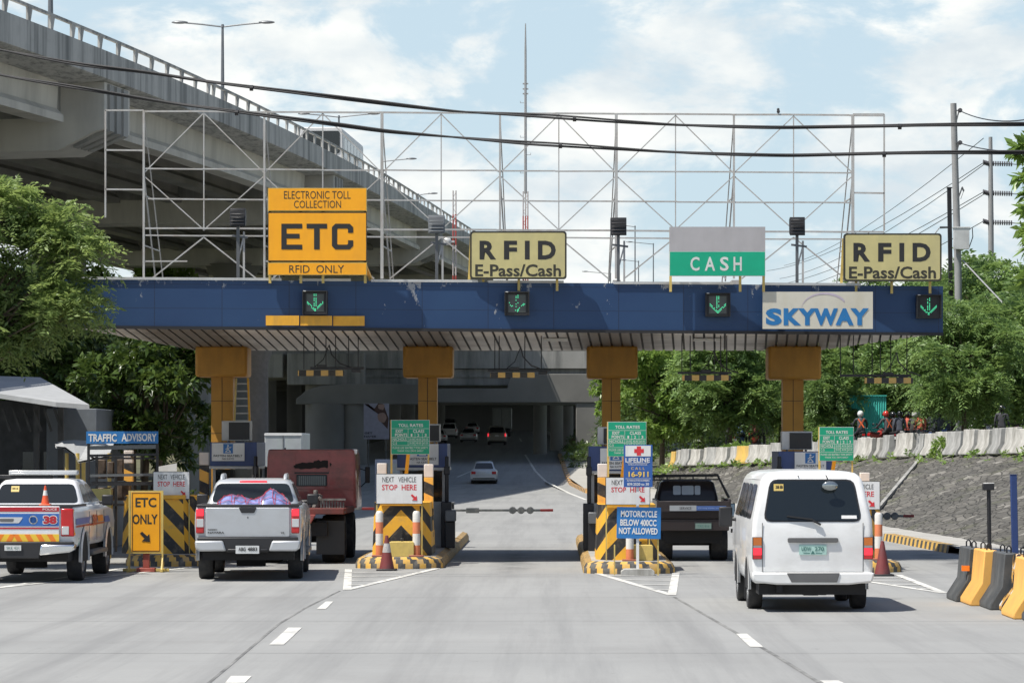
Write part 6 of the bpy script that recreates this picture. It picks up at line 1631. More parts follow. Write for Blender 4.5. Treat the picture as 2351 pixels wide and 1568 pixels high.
# ------------------------------------------------------------------ cars beyond the plaza
def car(name, lab, cat, px, py, wpx, mp, kind='sedan', lit=False, group='cars on the road beyond the plaza', rz=0, plate=None):
    g = hit(px, py); wm = 1.70; k = (wpx*g.y/F)/wm
    t = thing(name, lab, cat, g, rz, group); t.scale = (k, k, k)
    if kind == 'sedan':
        L = Lv([(.24, .10, 4.4, .78), (.32, .0, 4.5, .83), (.62, -.02, 4.5, .85), (.80, .0, 4.4, .83), (.90, .10, 3.9, .79), (.95, .22, 3.1, .74)], .12)
        Gr = Lv([(.90, .62, 3.5, .73), (.97, .70, 3.3, .71), (1.36, 1.2, 2.6, .56), (1.43, 1.4, 2.4, .48), (1.45, 1.6, 2.2, .35)], .12)
    else:
        L = Lv([(.30, .08, 4.5, .80), (.38, .0, 4.6, .84), (.75, -.02, 4.6, .85), (1.0, .02, 4.4, .83), (1.05, .06, 3.6, .80)], .1)
        Gr = Lv([(1.0, .05, 3.9, .79), (1.08, .09, 3.7, .78), (1.58, .32, 3.0, .66), (1.66, .45, 2.9, .60), (1.69, .7, 2.6, .45)], .12)
    b = MB(); L.shell(b, mp, 3); b.bx(-.75, .75, .1, 4.3, .16, .3, m_under)
    b.build('body', t, smooth=55)
    b = MB(); Gr.shell(b, mp, 3); o = b.build('cabin', t, smooth=55)
    z0, z1 = Gr.L[1][0], Gr.L[2][0]-.015
    b = MB(); w0, w1 = Gr.at(z0)[2]-.10, Gr.at(z1)[2]-.08; Gr.rear(b, rpoly([(-w0, z0), (w0, z0), (w1, z1), (-w1, z1)], .08), m_glass, .012); b.build('rear_window', o)
    b = MB()
    for sg in (-1, 1): b.sep(); Gr.side(b, rpoly([(Gr.at(z0)[0]+.25, z0+.01), (Gr.at(z0)[1]-.2, z0+.01), (Gr.at(z1)[1]-.1, z1), (Gr.at(z1)[0]+.12, z1)], .06), m_glass, sg, .01)
    b.build('side_window', o)
    zl = .72 if kind == 'sedan' else .82
    for sg in (-1, 1):
        b = MB(); x0, x1 = sorted((sg*.52, sg*.80)) if kind == 'sedan' else sorted((sg*.70, sg*.82))
        b.bx(x0, x1, -.035, .06, zl-.09, zl+(.09 if kind == 'sedan' else .2), m_tail_lit if lit else m_tail); b.build('tail_lamp', t, bevel=.02)
    b = MB(); b.bx(-.17, .17, -.04, -.018, zl-.07, zl+.04, m_plate); b.build('number_plate', t)
    b = MB(); b.bx(-.82, .82, -.06, .1, .34, .52, mp); b.bx(-.7, .7, -.066, -.06, .34, .40, m_blk); b.build('bumper', t, bevel=.03)
    for x in (-.72, .72):
        wheel(t, x, .85, .31, .2, rim=False); wheel(t, x, 3.5, .31, .2, rim=False)
    return t
m_gold = paint('beige suv paint', (.30, .285, .25), metal=.3); m_cs = paint('car silver', (.55, .56, .57), metal=.2); m_cg = paint('car grey', (.12, .125, .13)); m_cw = paint('car white', (.66, .66, .66)); m_cd = paint('car dark', (.03, .03, .035))
car('car', 'silver sedan alone on the road just past the booths', 'car', 1110.5, 1111, 61, m_cs)
car('car', 'beige wagon with red brake lights far down the road', 'car', 1140.5, 1021, 44, m_gold, 'suv', True)
car('car', 'silver sedan directly left of the beige wagon', 'car', 1075, 1015, 39, m_cs)
car('car', 'small pale sedan ahead of the far silver sedan', 'car', 1084, 996, 32, m_cs)
car('car', 'dark wagon ahead of the far pale sedans', 'car', 1032, 993, 32, m_cg, 'suv')
car('car', 'silver hatchback behind the dark far wagon', 'car', 1031, 1006, 36, m_cw, 'suv')
car('car', 'white sedan half hidden by the booth display', 'car', 1006, 1017, 38, m_cw)
car('car', 'black car in shade beside the far box truck', 'car', 1112, 984, 30, m_cd, 'suv')
g_ = hit(1152, 1002)
t = thing('box_truck', 'grey box truck far ahead of the beige wagon', 'truck', g_, 0)
k = 44*g_.y/F
b = MB(); b.bx(-k/2, k/2, 0, 6, .9, 66*g_.y/F, M('far box grey', (.22, .23, .22), .6, dirt=(.14, .14, .14), dirt_amt=.5)); b.build('cargo_box', t, bevel=.03)
b = MB(); b.bx(-k/2+.1, k/2-.1, -.03, 0, 1.0, 62*g_.y/F, M('far door grey', (.25, .26, .25), .6)); b.bx(-.02, .02, -.04, -.03, 1.0, 62*g_.y/F, m_blk); b.build('rear_door', t)
b = MB(); b.bx(-k/2+.1, k/2-.1, .1, 7, .5, .9, m_under); b.build('chassis', t)
for x in (-k/2+.25, k/2-.25):
    w = MB(); w.lathe([(.2, -.15), (.45, -.15), (.48, 0), (.45, .15), (.2, .15)], m_rub, 14, 'x', (x, 1, .48)); w.build('wheel', t)
# ================================================================== TREES AND PLANTS
m_bark = M('bark', (.10, .075, .05), .9, var=.35, scale=5)
m_lf_feather = leaf_mat('feathery leaf green', (.085, .145, .04), (.30, .40, .125), .5, .42)
m_lf_broad = leaf_mat('glossy broad leaf', (.028, .06, .014), (.11, .17, .035), .32, .25)
m_lf_wood = leaf_mat('wood leaf green', (.065, .13, .038), (.24, .36, .105), .5, .4)
m_lf_mango = leaf_mat('bright broad leaf', (.07, .145, .03), (.27, .40, .09), .38, .4)
def sprays_mesh(name, parent, clumps, nspray, K, L, lsize, lwid, droop, mat, seed, broad=False, fill=.45):
    rs = np.random.RandomState(seed)
    C = np.array([c for c, r in clumps]); Rr = np.array([r for c, r in clumps])
    wgt = (Rr[:,0]*Rr[:,1]*Rr[:,2])**.66; wgt /= wgt.sum()
    idx = rs.choice(len(clumps), nspray, p=wgt)
    d = rs.normal(size=(nspray, 3)); d /= np.linalg.norm(d, axis=1)[:,None]
    d[:,2] = np.where(d[:,2] < -.35, -d[:,2], d[:,2])
    rad = fill + (1-fill)*rs.rand(nspray)**.6
    P = C[idx] + d*Rr[idx]*rad[:,None]
    A = d + rs.normal(size=(nspray,3))*.45; A[:,2] += .05 - droop*.3; A /= np.linalg.norm(A, axis=1)[:,None]
    up = np.tile([0,0,1.], (nspray,1)) + rs.normal(size=(nspray,3))*.35
    Sd = np.cross(A, up); Sd /= np.linalg.norm(Sd, axis=1)[:,None]; U = np.cross(Sd, A)
    Ls = L*(.6+.7*rs.rand(nspray))
    V = []; 
    for k in range(K):
        t = (k+.5)/K; sg = 1 if k % 2 else -1
        base = P + A*(Ls*t)[:,None]; base[:,2] -= droop*(Ls*t*t)
        if broad:
            ang = 2*PI*k/K + rs.rand(nspray)*.8
            dr = A*.55 + Sd*np.cos(ang)[:,None]*.8 + U*np.sin(ang)[:,None]*.55
            base = P + A*(Ls*(.3+.5*rs.rand(nspray)))[:,None]
        else: dr = Sd*sg*.85 + A*.5 + U*.1
        dr = dr + rs.normal(size=(nspray,3))*.18; dr[:,2] -= droop*.35
        dr /= np.linalg.norm(dr, axis=1)[:,None]
        nn = U + rs.normal(size=(nspray,3))*.35; w = np.cross(nn, dr); w /= np.linalg.norm(w, axis=1)[:,None]
        l = (lsize*(.7+.6*rs.rand(nspray)))[:,None]; lw = lwid*l/lsize
        tip = base + dr*l; tip[:,2] -= (droop*.25*l)[:,0]
        mid = base + dr*l*.45
        V.append(np.stack([base, mid+w*lw, tip, mid-w*lw], 1))
    V = np.concatenate(V, 0).reshape(-1, 3); nq = len(V)//4
    me = bpy.data.meshes.new(name); me.vertices.add(len(V)); me.vertices.foreach_set('co', V.astype(np.float32).ravel())
    me.loops.add(nq*4); me.loops.foreach_set('vertex_index', np.arange(nq*4, dtype=np.int32))
    me.polygons.add(nq); me.polygons.foreach_set('loop_start', np.arange(0, nq*4, 4, dtype=np.int32))
    me.update(calc_edges=True); me.materials.append(mat)
    o = bpy.data.objects.new(name, me); COL.objects.link(o); o.parent = parent
    return o
def tree(lab, loc, h, cr, zc, seed, mat, kind='feather', nclump=16, nspray=900, leaf=.2, trunk_r=.12, lean=(0, 0), L=.7, flat=.75, group=None, name='tree', K=None, stems=1, csize=(.28, .5), cry=None, low=None):
    t = thing(name, lab, 'tree', loc, 0, group); r = random.Random(seed)
    clumps = []
    for k in range(nclump):
        a = r.uniform(0, 2*PI); q = math.sqrt(r.random()); zz = r.uniform(-1, 1)
        w = math.sqrt(max(0, 1-zz*zz*.85))
        c = Vector((lean[0]+cr*q*w*math.cos(a), lean[1]+(cry or cr)*q*w*math.sin(a), zc+(h-zc)*.86*zz if zz > 0 else zc+zz*(low if low else zc*.5)))
        s = cr*r.uniform(*csize); clumps.append((tuple(c), (s, s, s*flat)))
    b = MB()
    for st in range(stems):
        ox = (st-(stems-1)/2)*.25
        top = Vector((lean[0]*.7+ox*1.5, lean[1]*.7, zc*.85)); pts = [Vector((ox, 0, -.2)), Vector((ox+lean[0]*.15+r.uniform(-.1,.1), 0, zc*.3)), Vector((lean[0]*.4+ox*1.3, lean[1]*.4, zc*.6)), top]
        b.path(pts, 0, m_bark, 8, [trunk_r*1.25, trunk_r, trunk_r*.8, trunk_r*.6])
        for c, rr in clumps[st::stems]:
            c = Vector(c); p0 = pts[2].lerp(top, r.random()); m_ = p0.lerp(c, .55) + Vector((r.uniform(-.2,.2), r.uniform(-.2,.2), r.uniform(0, .25)))
            b.path([p0, m_, c], 0, m_bark, 5, [trunk_r*.42, trunk_r*.25, trunk_r*.08])
    b.build('trunk', t)
    if kind == 'feather': sprays_mesh('crown', t, clumps, nspray, K or 14, L, leaf, leaf*.17, .45, mat, seed)
    else: sprays_mesh('crown', t, clumps, nspray, K or 9, L*.6, leaf, leaf*.21, .5, mat, seed, True)
    return t
# near left trees
tree('feathery bright green tree overhanging the left end of the blue canopy', (-11.65, 61.9, 0), 7.15, 2.2, 5.45, 11, m_lf_feather, 'feather', 52, 3600, .125, .10, (.65, 0), .5, .62, name='acacia_tree', K=18, stems=2, csize=(.13, .30), cry=.9, low=1.35)
tree('dark glossy leaved tree below the left end of the canopy', (-9.55, 76.0, 0), 5.1, 1.35, 3.55, 23, m_lf_broad, 'broad', 34, 1500, .20, .09, (.25, 0), .45, .8, name='mango_tree', stems=3, csize=(.18, .42))
tree('dark tree in the shade behind the left hut roof', (-15.4, 94, 0), 6.6, 2.6, 4.6, 29, m_lf_broad, 'broad', 22, 1500, .24, .14, (0, 0), .6, .9)
tree('shaded bushy tree between the acacia and the mango tree', (-13.4, 92, 0), 5.6, 1.9, 4.0, 31, m_lf_broad, 'broad', 18, 1200, .22, .12, (0, 0), .6, .9)
# wood behind the stone bank: three models, then copies
G_ = 'trees behind the stone bank'
fa_ = tree('tall feathery tree rising right of the rightmost column', (WX(2010, 150), 150, 2.1), 8.2, 2.7, 4.6, 41, m_lf_wood, 'feather', 54, 2600, .26, .12, (.2, 0), .85, .62, G_, csize=(.13, .31), low=2.2)
fb_ = tree('feathery tree under the canopy end left of the rightmost column', (WX(1680, 165), 165, 2.0), 5.9, 2.2, 3.2, 43, m_lf_wood, 'feather', 42, 1900, .26, .10, (-.2, 0), .8, .62, G_, csize=(.15, .34), low=1.7)
bc_ = tree('bright broad leaved tree just right of the second ochre column from the right', (WX(1520, 172), 172, 1.6), 6.0, 2.2, 3.5, 47, m_lf_mango, 'broad', 46, 2300, .30, .12, (.1, 0), .6, .75, G_, csize=(.16, .36), low=2.2)
for src, px, D, z, rz, s, lab in (
        (fa_, 2215, 138, 2.1, 1.2, (1.0, 1, .92), 'tall feathery tree behind the stone bank near the right edge'),
        (fa_, 2218, 117, 2.1, 3.3, (.72, .72, .66), 'feathery tree hiding the foot of the concrete utility pole'),
        (fb_, 2300, 124, 2.1, 1.7, (.95, .95, 1.0), 'feathery tree right of the utility pole foot'),
        (fa_, 2330, 128, 2.1, 2.4, (1.05, 1, .90), 'feathery tree cut by the right edge of the photo'),
        (fa_, 1905, 176, 2.2, 4.0, (.85, .85, .75), 'feathery tree directly behind the rightmost ochre column'),
        (fb_, 1790, 170, 2.1, 2.1, (1.0, 1, 1.05), 'feathery tree between the hanging bar and the rightmost column'),
        (fb_, 1610, 190, 2.1, 3.3, (1.1, 1.1, 1.15), 'feathery tree behind the striped bar left of the van'),
        (fb_, 1895, 142, 2.1, 5.0, (.62, .62, .80), 'small dark feathery tree beside the teal shed'),
        (fb_, 2105, 146, 2.1, .7, (1.0, 1.0, 1.0), 'low feathery tree over the parked motorcycles'),
        (bc_, 1445, 190, 2.0, 1.9, (.9, .9, 1.05), 'broad leaved tree at the end of the low bridge'),
        (bc_, 1755, 205, 2.2, 2.7, (1.3, 1.3, 1.1), 'dark broad leaved tree deep in the wood under the canopy end'),
        (bc_, 1880, 215, 2.2, .4, (1.4, 1.4, 1.2), 'broad leaved tree deep in the wood right of the column'),
        (bc_, 2060, 185, 2.2, 4.4, (1.35, 1.35, 1.35), 'broad leaved tree standing tall behind the feathery trees'),
        (bc_, 2180, 175, 2.2, 5.4, (1.3, 1.3, 1.48), 'tallest broad leaved tree behind the utility pole'),
        (fa_, 2260, 165, 2.2, 3.7, (1.15, 1.15, 1.18), 'tall loose tree behind the far pylon pole'),
        (bc_, 2335, 160, 2.2, 3.0, (1.2, 1.2, 1.30), 'broad leaved tree behind the right edge foliage'),
        (bc_, 1600, 225, 2.4, 5.9, (1.5, 1.5, 1.2), 'broad leaved tree at the back of the wood left of the van'),
        (fa_, 1985, 205, 2.2, 1.0, (1.2, 1.2, 1.0), 'feathery tree at the back of the wood behind the teal shed'),
        (bc_, 2120, 215, 2.3, 1.5, (1.5, 1.5, 1.5), 'broad leaved tree at the very back of the right wood')):
    dup(src, lab, (WX(px, D), D, z), rz, None, s)
tree('drooping long leaved tree leaning in at the upper right edge', (WX(2446, 92), 92, 2.1), 9.5, 1.3, 7.2, 61, m_lf_mango, 'broad', 22, 520, .36, .12, (-.1, 0), .7, 1.0, csize=(.16, .34))
for k, (px, D, rz, s, lab) in enumerate(((190, 205, .4, (2.0, 1.6, 2.3), 'large dark tree under the flyover behind the acacia'), (330, 215, 2.2, (2.0, 1.6, 2.35), 'large dark tree far under the flyover seen through the frame'), (60, 190, 3.9, (2.0, 1.6, 2.2), 'large dark tree under the flyover at the photo edge'))):
    dup(bc_, lab, (WX(px, D), D, 0), rz, None, s)
# undergrowth along the foot of the wood, too tangled to count
cl = []
r6 = random.Random(9)
for k in range(170):
    D = r6.uniform(172, 225); px = r6.uniform(1400, 2380); cl.append(((WX(px, D), D, r6.uniform(2.2, 4.6)), (1.1, .9, .9)))
for k in range(60):
    D = r6.uniform(222, 330); cl.append(((lerp(1.8, 7, r6.random()), D, gz(D)+r6.uniform(.2, 1.0)), (.9, .9, .6)))
tag(sprays_mesh('undergrowth', None, cl, 7000, 12, .7, .26, .05, .4, m_lf_broad, 5), kind='stuff')
def bush(lab, loc, r0, h, seed, mat, n=300, leaf=.12, name='shrub'):
    t = thing(name, lab, 'shrub', loc); r = random.Random(seed)
    cl = [((r.uniform(-r0, r0)*.6, r.uniform(-r0, r0)*.6, h*r.uniform(.3, .75)), (r0*.5, r0*.5, h*.35)) for _ in range(8)]
    b = MB()
    for c, _ in cl: b.path([(0, 0, -.1), c], 0, m_bark, 5, [.03, .01])
    b.build('stem', t); sprays_mesh('foliage', t, cl, n, 9, .3, leaf, leaf*.22, .3, mat, seed, True)
bush('olive shrub in a low planter left of the LIFELINE board', (WX(1337, 245), 245, gz(245)+.55), .95, 1.2, 71, leaf_mat('olive shrub leaf', (.06, .07, .03), (.16, .16, .08)), 340, .16)
b = MB(); b.bx(-1.0, 1.2, -.5, .5, 0, .5, M('planter stone', (.15, .13, .11), .9)); o = b.build('planter', bevel=.03); o.location = (WX(1340, 245), 245, gz(245)+.05); tag(o, 'low dark stone planter under the olive shrub', 'planter')
bush('light green weed growing on top of the stone bank left of the van', (WX(1690, 158), 158, 1.6), .9, .75, 73, m_lf_mango, 200, .2)
bush('yellowish shrub behind the toll board over the van roof', (WX(1888, 140), 140, 1.9), .7, 1.2, 75, m_lf_mango, 200, .2)
bush('small green bush left of the silver pickup', (WX(452, 70), 70, 0), .25, 1.2, 77, m_lf_broad, 160, .10)
bush('sparse shrub among the right hand barriers', (WX(2180, 112), 112, 1.9), .5, .6, 78, m_lf_mango, 140, .16)
# weeds at the foot of the barriers on the bank
cl = [((p.x-.5+rnd.uniform(-.3, .3), p.y-.2, p.z-.15), (.5, .5, .18)) for p in (along(TOP, t/40) for t in range(6, 37))]
tag(sprays_mesh('bank_weeds', None, cl, 420, 8, .25, .16, .03, .2, m_lf_mango, 6), kind='stuff')
# ================================================================== BARRIERS, MOTORCYCLES, POLES, WIRES, HUT
def jersey(mb, L, m, wb=.30, wt=.10, H=.8, m2=None):
    pr = [(-wb, 0), (wb, 0), (wb, .08), (wt+.04, .33), (wt, H), (-wt, H), (-wt-.04, .33), (-wb, .08)]
    mb.prism(pr, 'y', 0, L, m)
m_by = M('barrier orange yellow', (.78, .42, .10), .65, var=.06, dirt=(.45, .27, .10), dirt_amt=.4, dirt_scale=(4, 4, 2)); m_bb = M('barrier dark grey', (.06, .065, .068), .65, dirt=(.16, .165, .165), dirt_amt=.5, dirt_scale=(4, 4, 2))
def peeled():
    m, nt, p, out = base_mat('peeling barrier paint'); n, l = nt.nodes, nt.links
    tcx = n.new('ShaderNodeTexCoord'); z = n.new('ShaderNodeTexNoise'); z.inputs['Scale'].default_value = 2.6; z.inputs['Detail'].default_value = 5; l.new(tcx.outputs['Object'], z.inputs['Vector'])
    r = n.new('ShaderNodeValToRGB'); r.color_ramp.interpolation = 'CONSTANT'
    e = r.color_ramp.elements; e[0].position = 0; e[0].color = (.012, .012, .013, 1); e[1].position = .53; e[1].color = (.50, .27, .06, 1); k = e.new(.60); k.color = (.62, .62, .60, 1); k2 = e.new(.66); k2.color = (.02, .02, .02, 1)
    l.new(z.outputs['Fac'], r.inputs[0]); l.new(r.outputs[0], p.inputs['Base Color']); p.inputs['Roughness'].default_value = .7
    return m
m_peel = peeled()
for D, X, m, lab, dl in ((48.42, 5.97, m_bb, 'dark grey concrete barrier with orange reflector at the row end', 1.18), (47.2, 6.03, m_by, 'orange yellow concrete barrier second in the roadside row', 1.18), (45.98, 6.15, m_bb, 'dark grey concrete barrier in the middle of the roadside row', 1.18),
                    (44.78, 6.27, m_peel, 'concrete barrier with peeling black white paint', 1.16), (43.5, 6.13, m_by, 'orange yellow concrete barrier nearest the right photo edge', 1.2), (42.2, 6.22, m_bb, 'dark barrier cut off by the right edge of the photo', 1.2)):
    t = thing('concrete_barrier', lab, 'concrete barrier', (X+.30, D, 0), 0, 'striped roadside barriers')
    b = MB(); jersey(b, dl, m, H=.80); b.build('barrier_body', t, bevel=.02)
    b = MB()
    for y in (.25, .9): b.sep(); b.path([(-.03, y, .79), (-.03, y, .87), (0, y, .90), (.03, y, .87), (.03, y, .79)], .012, m_blk_mt, 6)
    b.build('lifting_loop', t)
    if D > 48:
        b = MB(); b.bx(-.20, -.10, -.012, .0, .46, .54, m_pora); b.bx(-.21, -.19, .0, .08, .46, .54, m_pora); b.build('reflector', t)
# barriers standing on top of the bank
proto = None; n_b = 44
specs = []
for k in range(n_b):
    a = along(TOP, .26+.60*k/n_b); c_ = along(TOP, .26+.60*(k+.9)/n_b); specs.append((a, c_))
r8 = random.Random(12)
m_conc_cr = M('cream weathered concrete', (.52, .46, .33), .85, dirt=(.28, .25, .19), dirt_amt=.65, dirt_scale=(3, 3, .8), var=.2)
m_conc_gr = M('grey weathered concrete', (.36, .36, .345), .85, dirt=(.13, .13, .12), dirt_amt=.75, dirt_scale=(3, 3, .8), var=.25)
lx = lambda p: VX + F*p.x/p.y
YEL_K = [min(range(n_b), key=lambda k: abs(lx(specs[k][0])-q)) for q in (1712, 1548)]
for k, (a, c_) in enumerate(specs):
    L = (c_-a).length*r8.uniform(.86, .98); ang = math.atan2(-(c_-a).x, (c_-a).y)
    px = lx(a); yel = k in YEL_K; crm = k in (2, 5, 6, 9)
    where = ('left of the van roof' if px < 1740 else 'behind the toll booth display' if px < 1880 else 'behind the green board over the van' if px < 1965 else 'below the motorcycle rider' if px < 2060 else 'below the parked motorcycles' if px < 2190 else 'near the right edge')
    ordn = ['first', 'second', 'third', 'fourth', 'fifth', 'sixth', 'seventh', 'eighth', 'ninth', 'tenth', 'eleventh', 'twelfth', 'thirteenth', 'fourteenth', 'fifteenth', 'sixteenth', 'seventeenth', 'eighteenth', 'nineteenth', 'twentieth']
    cnt = globals().setdefault('CNT', {}); cnt[where] = cnt.get(where, 0)+1
    lab = ('%s barrier from the right %s, %s' % (ordn[min(cnt[where]-1, 19)], where, 'yellow' if yel else 'cream' if crm else 'grey' if k % 3 == 1 else 'greyish white'))
    b = MB(); jersey(b, L, m_conc_yel if yel else m_conc_cr if crm else m_conc_gr if k % 3 == 1 else m_conc_wh, .28, .09, .80+r8.uniform(-.05, .06)); o = b.build('concrete_barrier', bevel=.015); o.location = a + Vector((.1+r8.uniform(-.06, .06), 0, .02)); o.rotation_euler = (0, 0, ang + r8.uniform(-.13, .13)); tag(o, lab, 'concrete barrier', 'barriers along the top of the bank')

# teal shed behind the motorcycles
D = 142.0; m_teal = M('teal sheet', (.06, .46, .40), .55, dirt=(.04, .26, .23), dirt_amt=.5, dirt_scale=(2, 2, .3))
t = thing('shed', 'teal corrugated shed seen between the trees', 'shed', (WX(1992, D), D, 2.0))
b = MB(); pts = []
for k in range(33): pts.append((-.8+k*.05, .03 if k % 2 else 0))
b.prism(pts + [(.8, 1.0), (-.8, 1.0)], 'z', 0, 2.55, m_teal); b.build('wall', t, smooth=0)
b = MB(); b.bx(-.83, .83, -.05, 1.05, 2.55, 2.6, m_teal); b.build('roof', t)
b = MB(); b.bx(-.7, -.45, -.04, -.005, 1.2, 2.0, m_glass); b.build('window', t)
# railing fence behind the bank
t = thing('fence', 'dark steel railing at the foot of the wood left of the column', 'fence', (WX(1650, 175), 175, 2.0))
b = MB()
for k in range(30): b.sep(); b.bx(-2.9+k*.2, -2.87+k*.2, 0, .03, 0, 1.5, m_gal_dk)
b.build('bar', t)
b = MB(); b.bx(-2.95, 3.0, -.01, .04, 1.45, 1.5, m_gal_dk); b.sep(); b.bx(-2.95, 3.0, -.01, .04, .15, .2, m_gal_dk); b.build('rail', t)

# motorcycles and riders
def two_tone(name, top, low, zsplit):
    m, nt, p, out = base_mat(name); n, l = nt.nodes, nt.links
    s = n.new('ShaderNodeSeparateXYZ'); l.new(n.new('ShaderNodeTexCoord').outputs['Object'], s.inputs[0])
    g = n.new('ShaderNodeMath'); g.operation = 'GREATER_THAN'; g.inputs[1].default_value = zsplit; l.new(s.outputs['Z'], g.inputs[0])
    mix = n.new('ShaderNodeMix'); mix.data_type = 'RGBA'; mix.inputs['A'].default_value = (*low, 1); mix.inputs['B'].default_value = (*top, 1); l.new(g.outputs[0], mix.inputs['Factor'])
    l.new(mix.outputs['Result'], p.inputs['Base Color']); p.inputs['Roughness'].default_value = .75; return m
def moto(lab, loc, rz, m):
    t = thing('motorcycle', lab, 'motorcycle', loc, rz, 'motorcycles waiting behind the barriers')
    for y in (-.62, .62):
        w = MB(); w.lathe([(.22, -.04), (.29, -.05), (.31, 0), (.29, .05), (.22, .04)], m_rub, 20, 'x', (0, y, .31)); w.lathe([(.001, 0), (.05, 0)], m_alloy, 10, 'x', (0, y, .31))
        for q in range(5): a = 2*PI*q/5; w.bar((0, y, .31), (0, y+.22*math.cos(a), .31+.22*math.sin(a)), .02, .02, m_alloy)
        w.build('wheel', t)
    b = MB(); b.loft([[(x*w, y, z+q) for x, q in ((-1,-.5),(-.6,-1),(.6,-1),(1,-.5),(1,.4),(.5,1),(-.5,1),(-1,.4))] if False else [(x*w, y, z+q*h) for x, q in ((-1,-.5),(-.6,-1),(.6,-1),(1,-.5),(1,.4),(.5,1),(-.5,1),(-1,.4))] for y, z, w, h in ((-.8, .78, .06, .05), (-.5, .70, .13, .12), (-.1, .62, .15, .18), (.25, .72, .14, .16), (.5, .85, .12, .12), (.62, .95, .06, .05))], m); b.build('body', t)
    b = MB(); b.loft([[(x*w, y, z+q) for x, q in ((-1,0),(1,0),(.8,.07),(-.8,.07))] for y, z, w in ((-.75, .83, .09), (-.3, .79, .14), (.15, .80, .11))], m_blk); b.build('seat', t, bevel=.02)
    b = MB(); b.path([(-.36, .36, 1.02), (-.2, .45, 1.05), (0, .48, 1.0), (.2, .45, 1.05), (.36, .36, 1.02)], .018, m_blk_mt, 6); b.bar((0, .48, 1.0), (0, .62, .35), .05, .06, m_gal_dk)
    for sg in (-1, 1): b.ball((sg*.32, .42, 1.2), .06, m_blk, 8, 6, 1, .3, .7); b.bar((sg*.26, .42, 1.05), (sg*.32, .42, 1.18), .012, .012, m_blk_mt)
    b.build('handlebar', t)
    b = MB(); b.bar((0, -.62, .31), (0, 0, .38), .10, .06, m_gal_dk); b.tube((.14, -.75, .42), (.14, -.1, .35), .05, m_steel); b.bx(-.08, .08, -.1, .25, .28, .55, m_gal_dk); b.build('engine', t)
    b = MB(); b.bx(-.06, .06, -.86, -.80, .70, .78, m_tail); b.bx(-.09, .09, -.86, -.84, .55, .66, m_plate); b.build('tail_lamp', t)
    return t
def person(lab, loc, rz, jacket, trousers, helm, pose='ride', vest=None):
    t = thing('person', lab, 'person', loc, rz, 'people behind the barriers')
    if pose == 'ride':
        J = {'pel': (0,-.12,.92,.15), 'wai': (0,-.08,1.08,.14), 'che': (0,.0,1.30,.16), 'nec': (0,.04,1.48,.06), 'hea': (0,.07,1.60,.095), 'top': (0,.07,1.70,.07)}
        for s, q in ((-1,'l'),(1,'r')):
            J.update({'sh'+q: (s*.19,.02,1.42,.075), 'el'+q: (s*.30,.14,1.18,.052), 'wr'+q: (s*.30,.36,1.06,.038), 'ha'+q: (s*.29,.43,1.05,.04), 'hi'+q: (s*.10,-.08,.88,.10), 'kn'+q: (s*.22,.28,.74,.075), 'an'+q: (s*.19,.10,.34,.05), 'to'+q: (s*.20,.30,.28,.045)})
    else:
        J = {'pel': (0,0,.95,.14), 'wai': (0,0,1.10,.13), 'che': (0,.0,1.32,.16), 'nec': (0,0,1.50,.06), 'hea': (0,.01,1.61,.095), 'top': (0,.01,1.72,.07)}
        for s, q in ((-1,'l'),(1,'r')):
            J.update({'sh'+q: (s*.19,0,1.44,.075), 'el'+q: (s*.25,-.02,1.16,.052), 'wr'+q: (s*.26,.08,.94,.038), 'ha'+q: (s*.26,.11,.86,.04), 'hi'+q: (s*.10,0,.90,.10), 'kn'+q: (s*.11,.02,.50,.07), 'an'+q: (s*.11,0,.10,.05), 'to'+q: (s*.12,.16,.05,.045)})
    E = [('pel','wai'),('wai','che'),('che','nec'),('nec','hea'),('hea','top')]
    for q in 'lr': E += [('che','sh'+q),('sh'+q,'el'+q),('el'+q,'wr'+q),('wr'+q,'ha'+q),('pel','hi'+q),('hi'+q,'kn'+q),('kn'+q,'an'+q),('an'+q,'to'+q)]
    K = list(J); me = bpy.data.meshes.new('body'); me.from_pydata([J[k][:3] for k in K], [(K.index(a), K.index(b)) for a, b in E], [])
    o = bpy.data.objects.new('body', me); COL.objects.link(o); o.parent = t
    sk = o.modifiers.new('skin', 'SKIN'); 
    if not me.skin_vertices: me.attributes.new('skin', 'FLOAT', 'POINT') if False else None
    for i, k in enumerate(K):
        v = me.skin_vertices[0].data[i]; v.radius = (J[k][3], J[k][3]*.85); v.use_root = (k == 'pel')
    su = o.modifiers.new('sub', 'SUBSURF'); su.levels = 1; su.render_levels = 2
    me.materials.append(two_tone('outfit '+lab[:30], jacket, trousers, .96))
    hx, hy, hz = J['hea'][:3]
    b = MB(); b.ball((hx, hy, hz+.03), .145, helm, 16, 10, .92, 1.05, 1.0); b.prism([(hx-.10, hz-.04), (hx+.10, hz-.04), (hx+.10, hz+.05), (hx-.10, hz+.05)], 'y', hy+.11, hy+.15, m_glass); b.build('helmet', t)
    if vest:
        b = MB(); y0, y1 = J['che'][1]-.165, J['wai'][1]-.15
        b.bar((-.13, y0, 1.42), (.11, y1, 1.05), .012, .05, vest); b.bar((.13, y0-.004, 1.42), (-.11, y1-.004, 1.05), .012, .05, vest); b.build('reflective_straps', t)
    return t
m_hw = M('white helmet', (.72, .72, .70), .2, coat=.5); m_hb = M('black helmet', (.02, .02, .022), .2, coat=.5); m_hr = M('red helmet', (.5, .04, .03), .2, coat=.5)
m_strap = M('orange reflective strap', (.85, .16, .05), .5)
MC = [((.03, .03, .035), 'black'), ((.45, .05, .04), 'red'), ((.08, .16, .40), 'blue'), ((.55, .55, .55), 'silver')]
mm_ = [M('motorcycle %s paint' % n_, c_, .3, coat=.5) for c_, n_ in MC]
